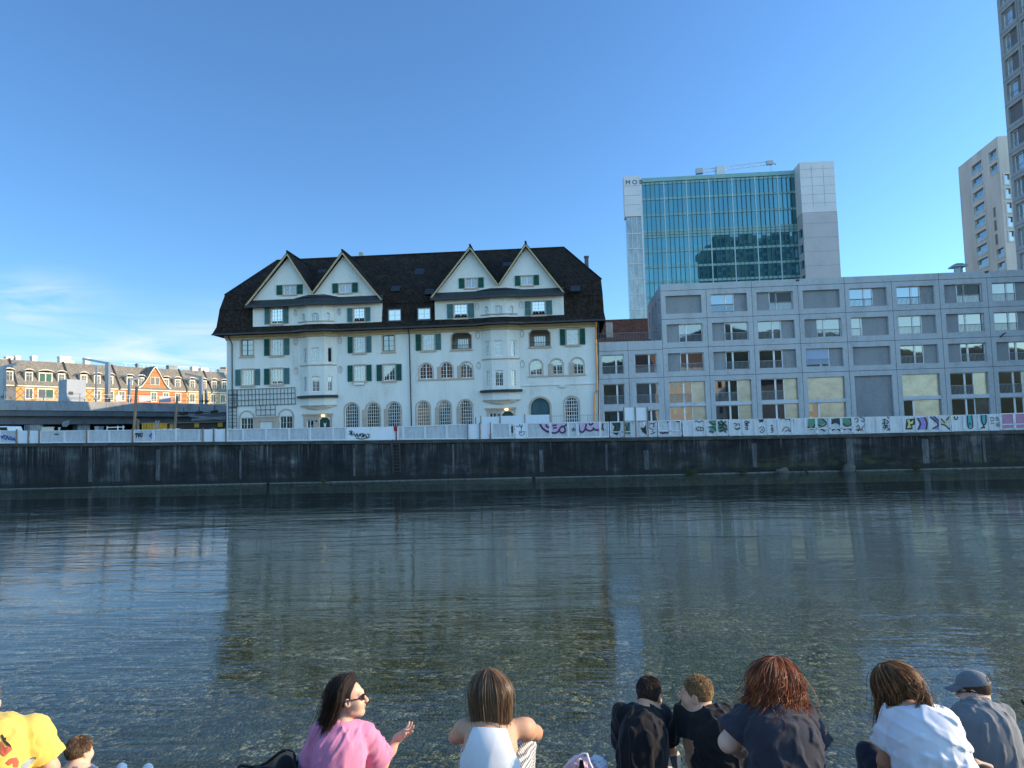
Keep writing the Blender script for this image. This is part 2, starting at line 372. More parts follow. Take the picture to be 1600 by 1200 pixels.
def strip(mb, X, y0, y1, za, zb):
    for a, c in zip(X, X[1:]):
        mb.hexa([(a,y0,za(a)),(c,y0,za(c)),(c,y1,za(c)),(a,y1,za(a)),(a,y0,zb(a)),(c,y0,zb(c)),(c,y1,zb(c)),(a,y1,zb(a))])
strip(mb, X, QY+.12, QY+1.2, lambda x: -2.5, lambda x: zq(x)-.32); mb.build('wall_face', M_QUAY, quay)
mb = MB(); strip(mb, X, QY-.03, QY+1.0, lambda x: zq(x)-.318, lambda x: zq(x)-.02)
mb.build('coping', pm('mossy_coping', (.045,.048,.042), .9, .35, 1.4, (1,1,3), bump=.4, second=(.10,.105,.09)), quay)
mb = MB(); rr = random.Random(5); x = -70
while x < 60:
    l = rr.uniform(2.5, 9)
    h0 = rr.uniform(.015,.055); w0_ = rr.uniform(.06,.16); mb.hexa([(x,QY-w0_,-1),(x+l,QY-w0_+rr.uniform(-.04,.04),-1),(x+l,QY+.14,-1),(x,QY+.14,-1),(x,QY-w0_+.04,h0),(x+l,QY-w0_+.05,h0+rr.uniform(-.01,.02)),(x+l,QY+.14,h0+.03),(x,QY+.14,h0+.03)])
    x += l+rr.choice((.004,.004,.004,.3))
mb.build('footing_ledge', pm('pale_footing', (.16,.155,.13), .9, .35, 2.5, bump=.4), quay)
mb = MB()
for px in (0,):
    pass
for px in (140, 183, 246, 375, 553, 708, 846, 948, 1010, 1180, 1330, 1448, 1540):        # pilaster-like repair strips and joints
    p = at(px, 720, QY); ww = random.uniform(.08,.30); zt = zq(p.x)-.34-random.uniform(0,.9)
    mb.box(p.x-ww, p.x+ww, QY+.085, QY+.13, .5, zt)
mb.build('patched_strips', pm('patch_concrete', (.07,.074,.074), .9, .4, 2.2, (1,1,.15), bump=.3, second=(.20,.20,.19)), quay)
mb = MB()
for px in (458, 731, 788, 1024, 1250):
    p = at(px, 735, QY); mb.box(p.x-.12, p.x+.12, QY+.10, QY+.125, p.z-.15, p.z+.2)
mb.build('drain_holes', M_BLACK, quay)
lad = MB(); a = at(614, 705, QY); c = at(625, 705, QY)
for x in (a.x, c.x): lad.box(x-.025, x+.025, QY-.06, QY-.02, .7, zq(a.x)+.05)
for k in range(10): lad.box(a.x+.025, c.x-.025, QY-.055, QY-.025, .85+k*.3, .89+k*.3)
for x in (a.x, c.x):
    for z in (1.0, 2.9): lad.box(x-.02, x+.02, QY-.02, QY+.13, z, z+.05)
tag(lad.build('wall_ladder', pm('rusty_iron', (.06,.052,.045), .7, .3, 4)), 'thin rusty iron ladder fixed to the dark quay wall below the fence gap', 'ladder')
# clumps of plants at the foot of the quay
M_WEED = pm('bank_weeds', (.055,.065,.022), .9, .3, 6)
for k, (px, py, s, lab) in enumerate(((505,748,.5,'small weedy tuft at the foot of the quay wall left of the ladder'),(1078,738,1.3,'wide dry tuft of weeds at the foot of the quay wall beside the leaning branch'),(1160,735,.8,'dark green moss tuft at the quay foot between the branch and the white streak'),(1320,733,1.0,'low green weed clump at the foot of the quay wall right of the pale stone'),(1430,731,.9,'low weedy tuft at the quay foot below the script graffiti'))):
    p = at(px, py, QY-.15); t = MB(); rr = random.Random(k)
    for i in range(int(90*s)):
        x = p.x+rr.gauss(0, .20*s); h = rr.uniform(.15,.5)*s**.5; dx = rr.uniform(-.25,.25); y = QY-.1-rr.uniform(0,.25)
        t.poly([(x,y,.05),(x+.04,y,.05),(x+dx+.02,y-.12,.05+h)]); t.poly([(x,y,.05),(x+.02,y+.03,.05),(x-dx*.6,y-.05,.05+h*.8)])
    tag(t.build('weed_tuft', M_WEED), lab, 'plant', 'weeds at the quay foot')
t = MB(); p = at(1250, 732, QY-.3)
t.tube([(p.x-.55,QY-.25,1.0),(p.x-.1,QY-.3,.55),(p.x+.6,QY-.5,-.05)], [.03,.05,.07], 6); t.tube([(p.x-.1,QY-.3,.55),(p.x+.35,QY-.35,.5)], [.04,.015], 5)
tag(t.build('driftwood_branch', pm('wet_wood', (.02,.017,.013), .7, .2, 5)), 'dark bare branch leaning out of the water against the quay wall', 'branch')
t = MB(); p = at(1222, 732, QY-.3); rr = random.Random(9)
def rock(mb, c, r, seed):
    bm = bmesh.new(); bmesh.ops.create_icosphere(bm, subdivisions=2, radius=1); rr = random.Random(seed); ph = [rr.uniform(0,6) for _ in range(6)]
    for v in bm.verts:
        k = 1+.18*math.sin(v.co.x*3+ph[0])+.15*math.sin(v.co.y*4+ph[1])+.12*math.sin(v.co.z*4+ph[2]+v.co.x*2)
        v.co = Vector((v.co.x*r[0]*k, v.co.y*r[1]*k, v.co.z*r[2]*k))
    vs = [tuple(v.co+Vector(c)) for v in bm.verts]; fs = [tuple(q.index for q in f.verts) for f in bm.faces]; bm.free(); mb.raw(vs, fs)
M_ROCK = pm('river_stone', (.085,.083,.072), .85, .3, 3, bump=.4)
for k, (px, py, Y, r, lab) in enumerate(((1222,733,QY-.4,(.55,.3,.45),'pale boulder at the foot of the far quay wall left of the branch'),(1325,731,QY-.4,(.7,.3,.55),'round grey boulder at the quay foot right of the branch'))):
    p = at(px, py, Y); t = MB(); rock(t, (p.x,Y,.1), r, k); tag(t.build('boulder', M_ROCK, smooth=True), lab, 'boulder', 'boulders by the river')

# ---------------------------------------------------------------- near bank: promenade and steps
M_STEP = pm('step_concrete', (.19,.185,.17), .9, .12, 1.5, bump=.2)
mb = MB()
for y0, y1, z in ((-60,3.3,2.4),(3.3,4.25,1.90),(4.25,5.5,1.42),(5.5,6.5,.95),(6.5,7.15,.5)):
    mb.box(-60, 60, y0, y1, -1, z)
tag(mb.build('pavement', M_STEP), kind='structure')
gv = MB(); rr = random.Random(12)
for i in range(900):
    x = rr.uniform(-6.5, 7.5); y = 7.5+abs(rr.gauss(0,.55)); 
    if y > 9: continue
    z = .24-(y-7.6)*.28; r = rr.uniform(.02,.075)
    bmv = [(x-r,y,z),(x,y-r*.8,z),(x+r,y,z+r*.1),(x,y+r*.8,z),(x,y,z+r*.9)]
    gv.raw(bmv, [(0,1,4),(1,2,4),(2,3,4),(3,0,4)])
tag(gv.build('bank_gravel', island('gravel_stones', [(.07,.065,.05),(.22,.20,.16),(.12,.11,.085),(.30,.28,.23)], .9)), kind='stuff')
# hills and town behind the photographer (they are what the windows mirror)
h = MB(); n = 60; rr = random.Random(2)
top = [70+14*math.sin(i*.21)+9*math.sin(i*.53+1)+4*math.sin(i*1.3) for i in range(n+1)]
vs = []
for j in range(5):
    for i in range(n+1):
        vs.append((-700+1400*i/n, -170-j*75, -2+top[i]*(j/4)**.8+ (0 if j in (0,) else rr.uniform(-3,3))))
h.raw(vs, [(j*(n+1)+i, j*(n+1)+i+1, (j+1)*(n+1)+i+1, (j+1)*(n+1)+i) for j in range(4) for i in range(n)])
tag(h.build('hills', pm('wooded_hill', (.035,.055,.018), .95, .45, .08, bump=.8, bscale=.4), smooth=True), kind='structure')
# ---------------------------------------------------------------- the white gabled house
def mat_plaster():
    t = NT('white_plaster'); n = t.noise(t.pos((.5,.5,.16)), 1.2, 6, .62, .3); n2 = t.noise(t.pos(), 5, 4, .6)
    f = t.math('ADD', t.math('MULTIPLY', n, .7), t.math('MULTIPLY', n2, .3))
    q = t.bsdf(t.ramp(f, [(.28,(.47,.45,.385)), (.44,(.65,.63,.565)), (.62,(.72,.70,.64))]), .9, 0, .2); t.bump(q, t.noise(t.pos(), 22, 4), .25, .01); return t.m
def mat_tiles(name='old_roof_tiles', cols=((.014,.011,.009),(.025,.019,.015),(.042,.031,.024),(.12,.10,.085))):
    t = NT(name); g = t.new('NewGeometry'); sx = t.new('SeparateXYZ'); t.link(g.outputs['Position'], sx.inputs[0])
    z = t.math('MULTIPLY', sx.outputs[2], 4.6); row = t.math('FLOOR', z); fz = t.math('FRACT', z)
    xx = t.math('ADD', sx.outputs[0], sx.outputs[1]); xs = t.math('MULTIPLY', t.math('ADD', xx, t.math('MULTIPLY', row, .09)), 5.5); cx = t.math('FLOOR', xs); fx = t.math('FRACT', xs)
    cb = t.new('CombineXYZ'); t.link(cx, cb.inputs[0]); t.link(row, cb.inputs[1]); wn = t.new('TexWhiteNoise', noise_dimensions='2D'); t.link(cb.outputs[0], wn.inputs['Vector'])
    big = t.noise(t.pos((1,1,.4)), .7, 5, .65, .4)
    f = t.math('ADD', t.math('MULTIPLY', wn.outputs[0], .38), t.math('MULTIPLY', big, .62))
    c = t.ramp(f, [(.20,cols[0]), (.48,cols[1]), (.72,cols[2]), (.88,cols[3])])
    q = t.bsdf(c, .92, 0, .08)
    hgt = t.math('ADD', t.math('MULTIPLY', fz, -1), t.math('MULTIPLY', t.math('ABSOLUTE', t.math('SUBTRACT', fx, .5)), -.8))
    t.bump(q, hgt, .55, .04); return t.m
M_PLAS = mat_plaster(); M_TILE = mat_tiles()
M_SLATE = pm('dark_sheet_roof', (.030,.036,.036), .55, .25, 2, (1,1,.3), bump=.2)
M_GREEN = pm('green_shutter_paint', (.010,.085,.060), .6, .15, 3, (1,1,.3))
M_TEAL = pm('faded_shutter_paint', (.075,.17,.165), .65, .18, 3, (1,1,.3))
M_DGREEN = pm('dark_green_door', (.008,.045,.035), .5, .15, 3)
HY = 75.0; FH = Frame(0, HY, 1, 0); FA = Frame(0, 74.42, 1, 0); FG = Frame(0, 74.5, 1, 0)
house = empty('gabled_house', (-17, HY, 3.2), 'long white house with brown mansard roof, four gables and green shutters', 'house')
PH = ORG[house]
WH = {}                                   # (holes per wall)
def r1(a, b, Y): p = Z1(*a, Y); q = Z1(*b, Y); return min(p.x,q.x), max(p.x,q.x), min(p.z,q.z), max(p.z,q.z)
def r2(a, b, Y): p = Z2(*a, Y); q = Z2(*b, Y); return min(p.x,q.x), max(p.x,q.x), min(p.z,q.z), max(p.z,q.z)
def make_window(root, fr, loop, depth=.16, surround=.14, sill=True, cols=2, rows=3, pane=G_CURT, shut=None, frame_mat=None, o=0.0, thick=.024, mid=.08, arch_top=None, stone=None, lab=None):
    """window part: frame with glazing bars > pane, surround, sill, shutters"""
    xs = [p[0] for p in loop]; zs = [p[1] for p in loop]; x0,x1,z0,z1 = min(xs),max(xs),min(zs),max(zs); W_, H_ = x1-x0, z1-z0
    f = MB(); ring(f, fr, loop, scale_loop(loop, -.07), o-depth-.02, o-depth+.05)
    def top_at(u):                        # height of the opening above u
        best = z1
        for i in range(len(loop)):
            a, b_ = loop[i], loop[(i+1)%len(loop)]
            if (a[0]-u)*(b_[0]-u) <= 0 and abs(a[0]-b_[0]) > 1e-6:
                z = a[1]+(b_[1]-a[1])*(u-a[0])/(b_[0]-a[0])
                if z > (z0+z1)/2: best = z
        return best
    for i in range(1, cols):
        u = x0+W_*i/cols; t_ = mid if (cols % 2 == 0 and i == cols//2) else thick
        f.fbox(fr, u-t_/2, u+t_/2, o-depth, o-depth+.04, z0+.05, top_at(u)-.04)
    for j in range(1, rows):
        z = z0+H_*j/rows; half = W_/2
        if len(loop) > 6:
            us = [p[0] for p in loop if abs(p[1]-z) < H_/rows]
            lo = [u for u in np.linspace(x0, x1, 41) if top_at(u) > z+.02]
            if not lo: continue
            f.fbox(fr, lo[0]+.05, lo[-1]-.05, o-depth+.004, o-depth+.032, z-thick/2, z+thick/2)
        else: f.fbox(fr, x0+.05, x1-.05, o-depth+.004, o-depth+.032, z-thick/2, z+thick/2)
    wo = f.build('window', frame_mat or M_WHITE, root)
    if lab: wo['label'] = lab
    p = MB(); n = len(loop); p.fprism(fr, scale_loop(loop, -.01), o-depth-.03, o-depth-.008); p.build('pane', pane, wo)
    if surround:
        s = MB(); ring(s, fr, scale_loop(loop, surround), loop, o-.02, o+.025)
        if sill: s.fbox(fr, x0-surround-.08, x1+surround+.08, o+.0, o+.11, z0-surround-.10, z0-surround+.01)
        s.build('surround', stone or M_STONE, wo)
    if shut:
        for side, m in zip((-1,1), shut):
            if m is None: continue
            sw = W_*.46; a = x0-surround-sw-.03 if side < 0 else x1+surround+.03; s = MB()
            zb, zt = z0-.05, z1+.05
            for (u0,u1,w0,w1) in ((a,a+.06,zb,zt),(a+sw-.06,a+sw,zb,zt),(a+.06,a+sw-.06,zb,zb+.09),(a+.06,a+sw-.06,zt-.09,zt),(a+.06,a+sw-.06,(zb+zt)/2-.04,(zb+zt)/2+.04)):
                s.fbox(fr, u0, u1, o+.035, o+.085, w0, w1)
            k = zb+.12
            while k < zt-.12:
                if abs(k-(zb+zt)/2) > .06: s.raw([fr.p(a+.06,o+.045,k),fr.p(a+sw-.06,o+.045,k),fr.p(a+sw-.06,o+.078,k-.05),fr.p(a+.06,o+.078,k-.05)],[(0,1,2,3)])
                k += .075
            s.fbox(fr, a+.06, a+sw-.06, o+.032, o+.042, zb+.09, zt-.09)
            s.build('shutter', m, wo)
    return wo
Gd, Gt = M_GREEN, M_TEAL
main_holes = []; jobs = []
def add(rc, kind='rect', **kw):
    x0,x1,z0,z1 = rc; l = rect(*rc) if kind == 'rect' else arch(*rc) if kind == 'arch' else kind(*rc); main_holes.append(l); jobs.append((l, kw))
# second floor
add(r1((200,604),(266,690),HY), cols=2, rows=3, pane=G_DARK, frame_mat=M_DGREEN)
add(r1((366,602),(430,686),HY), cols=4, rows=3, shut=(Gd,Gt))
add(r1((824,588),(884,672),HY), cols=4, rows=3, shut=(Gd,Gt))
add(r1((982,580),(1045,664),HY), cols=2, rows=3, pane=G_DARK, frame_mat=M_DGREEN)
add(r2((142,574),(207,658),HY), cols=4, rows=3, shut=(Gd,Gt))
add(r2((936,546),(1002,628),HY), cols=4, rows=3, shut=(Gd,Gd))
# first floor
add(r1((207,769),(269,852),HY), cols=4, rows=3, shut=(Gt,Gt))
add(r1((366,764),(430,846),HY), cols=4, rows=3, shut=(Gd,Gt))
add(r1((824,746),(885,829),HY), cols=4, rows=3, shut=(Gd,Gd))
add(r1((985,742),(1049,826),HY), cols=4, rows=3, shut=(Gd,Gd))
for a, b_, p in (((124,735),(199,818),G_DARK),((238,730),(309,814),G_DARK),((349,727),(418,812),G_CURT)): add(r2(a,b_,HY), 'arch', cols=4, rows=4, pane=p, surround=.12, sill=False)
for a, b_ in (((733,714),(803,797)),((848,710),(916,793)),((960,704),(1032,792))): add(r2(a,b_,HY), 'arch', cols=4, rows=4, pane=G_CURT, surround=.12, sill=False)
# ground floor arches
gz = [r1((773,954),(848,1088),HY), r1((891,953),(966,1085),HY), r1((1006,949),(1082,1084),HY)]
for rc in gz: add((rc[0],rc[1],4.75,rc[3]), 'arch', cols=6, rows=8, pane=G_BROWN, thick=.036, mid=.036, sill=False)
for a, b_ in (((108,944),(184,1075)),((224,940),(300,1073)),((341,936),(418,1070))):
    rc = r2(a,b_,HY); add((rc[0],rc[1],4.75,rc[3]), 'arch', cols=6, rows=8, pane=G_BROWN, thick=.036, mid=.036, sill=False)
rc = r2((924,919),(1005,1050),HY); add((rc[0],rc[1],5.0,rc[3]), 'arch', cols=6, rows=7, pane=G_DARK, thick=.05, mid=.05, sill=False, surround=.16)
for a, b_ in (((197,1003),(267,1090)),((413,993),(484,1090))):
    rc = r1(a,b_,HY); add((rc[0],rc[1],4.4,rc[3]-.62), cols=4, rows=3, pane=G_BROWN, sill=False, surround=.0)
# loggias (deep openings with cut corners) and small windows beside the doors
def chamf(x0,x1,z0,z1,c=.35): return [(x0,z0),(x1,z0),(x1,z1-c),(x1-c,z1),(x0+c,z1),(x0,z1-c)]
log = [chamf(*r2((300,566),(412,652),HY)), chamf(*r2((730,550),(846,637),HY))]; main_holes += log
for bx in (at(584,662,HY).x-9.6-0, ): pass
dw = r1((562,1046),(600,1090),HY); dw = (dw[0],dw[1],4.3,dw[3]); add(dw, cols=2, rows=3, pane=G_DARK, surround=0, sill=False)
dw2 = r2((510,1008),(550,1030),HY); dw2 = (dw2[0],dw2[1],4.3,dw2[3]); add(dw2, cols=2, rows=3, pane=G_DARK, surround=0, sill=False)
doors = [r1((632,1034),(690,1100),HY), r2((580,1000),(644,1060),HY)]
dl = []
for d in doors: l = chamf(d[0],d[1],3.0,d[3],.28); dl.append(l); main_holes.append(l)
bd = r2((738,926),(844,1020),HY); bdl = arch(bd[0],bd[1],3.0,bd[3],14); main_holes.append(bdl)
ov = [oval(Z1(*c,HY).x, Z1(*c,HY).z, .16, .36) for c in ((502,613),(745,606),(503,776),(748,768))]+[oval(Z2(*c,HY).x, Z2(*c,HY).z, .16, .36) for c in ((447,578),(691,570),(451,746),(693,737))]
for i, l in enumerate(ov): main_holes.append(l); jobs.append((l, dict(cols=2, rows=2, pane=(G_DARK if i in (3,5,6) else G_CURT), surround=.07, sill=False, depth=.1, thick=.03, mid=.04)))
XL, XR = -37.05, 3.45
mb = MB(); wall_holes(mb, FH, rect(XL, XR, 2.4, 15.62), main_holes, .22)
mb.raw([(XL,HY,2.4),(XL,89,2.4),(XL,89,15.62),(XL,HY,15.62)],[(0,1,2,3)]); mb.raw([(XR,HY,2.4),(XR,89,2.4),(XR,89,15.62),(XR,HY,15.62)],[(0,1,2,3)]); mb.raw([(XL,89,2.4),(XR,89,2.4),(XR,89,15.62),(XL,89,15.62)],[(0,1,2,3)])
mb.box(-40, 0, 89.02, 113, 2.4, 16.2); mb.build('wall', M_PLAS, house)  # the box is an unseen rear wing, added to shade the viaduct
for l, kw in jobs: make_window(house, FH, l, **kw)
# lunettes over the two low windows at left, stone niche between them, string course
def trim(nm, fn): q = MB(); fn(q); q.build(nm, M_STONE, house)
for a, b_ in (((197,1003),(267,1090)),((413,993),(484,1090))):
    rc = r1(a,b_,HY); lo = arch(rc[0]-.02,rc[1]+.02,4.2,rc[3]+.02,12); trim('window_arch', lambda q: ring(q, FH, scale_loop(lo,.17), lo, -.01, .035))
n0 = Z1(275,1035); n1 = Z1(400,1030)
def niche(q):
    p = Z1(305,1052); e = Z1(372,1052); q.fbox(FH, n0.x, p.x, 0, .05, 3, n0.z); q.fbox(FH, e.x, n1.x, 0, .05, 3, n0.z); q.fbox(FH, p.x, e.x, 0, .05, p.z, n0.z); q.fbox(FH, n0.x-.1, n1.x+.1, 0, .12, n0.z+.002, n0.z+.16); q.fbox(FH, p.x-.1, e.x+.1, .05, .11, p.z-.05, p.z+.07)
trim('wall_niche', niche)
for rc_, nm in ((r1((540,1012),(708,1090),HY),1),(r2((490,980),(660,1050),HY),2)):
    def sur(st, d=doors[nm-1], ww=(dw,dw2)[nm-1], rc_=rc_):
        st.fbox(FH, rc_[0]+.1, ww[0]-.002, 0, .05, 3, rc_[3]-.2); st.fbox(FH, ww[1]+.002, d[0]-.03, 0, .05, 3, rc_[3]-.2); st.fbox(FH, d[1]+.03, rc_[1]-.1, 0, .05, 3, rc_[3]-.2)
        st.fbox(FH, ww[0], ww[1], 0, .048, ww[3]+.02, rc_[3]-.2); st.fbox(FH, d[0]-.03, d[1]+.03, 0, .046, d[3]+.02, rc_[3]-.2); st.fbox(FH, rc_[0], rc_[1], 0, .16, rc_[3]-.199, rc_[3])
    trim('door_surround', sur)
trim('gate_surround', lambda q: ring(q, FH, scale_loop(bdl,.2), bdl, -.01, .05))
for q0, q1, zb, zt in ((Z1(850,0).x,Z1(888,0).x,3,7.0),(Z1(968,0).x,Z1(1003,0).x,3,7.0),(Z2(187,0).x,Z2(221,0).x,3,7.0),(Z2(303,0).x,Z2(338,0).x,3,7.0)): trim('window_pier', lambda q: q.fbox(FH, q0+.12, q1-.12, 0, .03, zb, zt))
for za, zb, xa, xb in ((Z2(160,818).z-.05, Z2(160,755).z, Z2(202,0).x, Z2(236,0).x),(Z2(160,818).z-.05, Z2(160,752).z, Z2(312,0).x, Z2(345,0).x),(Z2(780,798).z-.1, Z2(780,738).z, Z2(806,0).x, Z2(845,0).x),(Z2(780,798).z-.1, Z2(780,735).z, Z2(919,0).x, Z2(957,0).x)): trim('window_pier', lambda q: q.fbox(FH, xa+.1, xb-.1, 0, .03, za, zb))
for a, b_ in ((Z2(116,824),Z2(428,816)),(Z2(724,806),Z2(1044,796))): trim('sill_band', lambda q: q.fbox(FH, a.x, b_.x, 0, .1, min(a.z,b_.z)-.08, min(a.z,b_.z)+.06))
for l in log: trim('loggia_surround', lambda q: (ring(q, FH, scale_loop(l,.09), l, -.01, .03), q.fbox(FH, min(p[0] for p in l)-.15, max(p[0] for p in l)+.15, .03, .14, min(p[1] for p in l)-.2, min(p[1] for p in l)-.08)))
mb = MB(); a = Z2(690,852); mb.fbox(FH, a.x, 3.5, 0, .10, 8.98, 9.10); mb.fbox(FH, a.x, 3.5, 0, .05, 9.10, 15.0-5.85)
mb.fbox(FH, Z2(872,0).x, Z2(903,0).x, .0, .22, 8.72, 8.978); mb.fbox(FH, Z2(1075,0).x, 3.5, 0, .2, 8.35, 8.978); mb.build('string_course', M_PLAS, house)
# loggia rooms: back wall with a window, railing
for k, l in enumerate(log):
    xs = [p[0] for p in l]; zs = [p[1] for p in l]; x0,x1,z0,z1 = min(xs),max(xs),min(zs),max(zs)
    m = MB(); m.box(x0-.3, x1+.3, HY+1.8, HY+1.9, z0-.2, z1+.2)
    for q in ((x0-.3,x0-.02),(x1+.02,x1+.3)): m.box(q[0],q[1],HY+.23,HY+1.8,z0-.2,z1+.2)
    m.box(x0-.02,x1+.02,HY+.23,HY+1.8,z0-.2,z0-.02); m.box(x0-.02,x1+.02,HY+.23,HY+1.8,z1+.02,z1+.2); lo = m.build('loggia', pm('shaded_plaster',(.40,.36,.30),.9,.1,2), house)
    fb = Frame(0, HY+1.79, 1, 0); g = MB(); ring(g, fb, rect(x0+.4,x1-.5,z0,z1-.4), rect(x0+.48,x1-.58,z0+.08,z1-.48), 0, .06)
    for u in np.linspace(x0+.4, x1-.5, 6)[1:-1]: g.fbox(fb, u-.03, u+.03, 0, .05, z0, z1-.4)
    g.build('frame', M_WHITE, lo); g = MB(); g.fbox(fb, x0+.45, x1-.55, .005, .02, z0, z1-.45); g.build('pane', G_CURT, lo)
    g = MB(); g.fbox(FH, x0, x1, -.15, -.10, z0+.42, z0+.47)
    u = x0+.06
    while u < x1: g.fbox(FH, u, u+.025, -.14, -.11, z0, z0+.42); u += .11
    g.build('railing', M_DMETAL, lo)
# doors
for k, l in enumerate(dl):
    d = doors[k]; m = MB(); m.fprism(FH, l, -.2, -.12); do = m.build('door', M_DGREEN, house)
    c = (d[0]+d[1])/2; m = MB()
    for zz, s in ((d[3]-.75,1),(d[3]-.95,.8)): m.fprism(FH, [(c-.16*s,zz+.22),(c-.09*s,zz),(c,zz-.10),(c+.09*s,zz),(c+.16*s,zz+.22),(c+.05*s,zz+.15),(c,zz+.05),(c-.05*s,zz+.15)], -.12, -.09)
    if k == 0: m.build('emblem', M_WHITE, do)
    lm = NT('lamp_glow_%d' % k); e = lm.new('Emission'); e.inputs[0].default_value = (1,.72,.32,1); e.inputs[1].default_value = 2.6; lm.link(e.outputs[0], lm.out.inputs[0])
    m = MB(); m.fbox(FH, c-.26, c+.05, .17, .30, d[3]+.14, d[3]+.30); m.build('door_lamp', lm.m, house)
    m = MB(); m.fbox(FH, d[0]-.42, d[0]-.22, .052, .07, d[3]-.42, d[3]-.22); m.build('house_number_plate', M_DMETAL, house)
m = MB(); m.fprism(FH, bdl, -.2, -.14); c = (bd[0]+bd[1])/2
m.fbox(FH, c-.03, c+.03, -.139, -.10, 3, bd[3]-.05)
for s in (-1,1):
    for (z0,z1) in ((5.0,5.9),(6.1,7.2)): m.fbox(FH, c+s*.18 if s>0 else c-.95, c+.95 if s>0 else c-.18, -.139, -.115, z0, z1); 
m.build('gate_door', pm('weathered_teal_door',(.045,.10,.11),.7,.2,2,(1,1,.3)), house)
# drain pipes
for (pts, nm) in (([Z1(1120,535,74.2),Z1(1127,570,74.85),Z1(1140,1090,74.85)],0),([Z1(126,570,74.3),Z1(132,590,74.6),Z1(150,625,74.85),Z1(152,1095,74.85)],1),([Z2(62,545,74.2),Z2(66,570,74.85),Z2(84,1080,74.85)],2)):
    if nm == 2: continue
    m = MB(); m.tube(pts, .065, 8); m.build('drainpipe', M_DMETAL, house)
m = MB(); m.tube([Z2(1098,505,74.4),Z2(1100,600,74.8),Z2(1106,850,74.8),Z2(1103,880,74.8),Z2(1092,900,74.8),Z2(1090,1060,74.8)], .085, 8); m.build('copper_drainpipe', pm('copper',(.55,.24,.10),.35,.2,3,(1,1,.2),metal=.9), house)
m = MB(); m.tube([Z2(1112,510,74.8),Z2(1112,1060,74.85)], .05, 8); m.build('drainpipe', M_DMETAL, house)
# plant trellis
m = MB()
def tline(a, b_): 
    p = Z1(*a, 74.9); q = Z1(*b_, 74.9); m.bar(p, q, .045, .045)
for k in range(4): tline((130,880-k*3+k*33),(497,866-k*3+k*33))
for x in np.linspace(160, 497, 18): tline((x,878-(x-130)*.036),(x+2,974-(x-130)*.036))
for k in range(6): tline((130,1000+k*20-20),(175,998+k*20-20))
for x in (130,152,174): tline((x,880),(x+3,1092))
for x in np.linspace(282,388,5): tline((x,962),(x+1,1022))
for z in (990,1020): tline((282,z),(388,z-4))
for k in range(4): tline((130,905+k*24),(175,903+k*24))
m.build('trellis', pm('trellis_green',(.02,.035,.045),.7,.15,3), house)
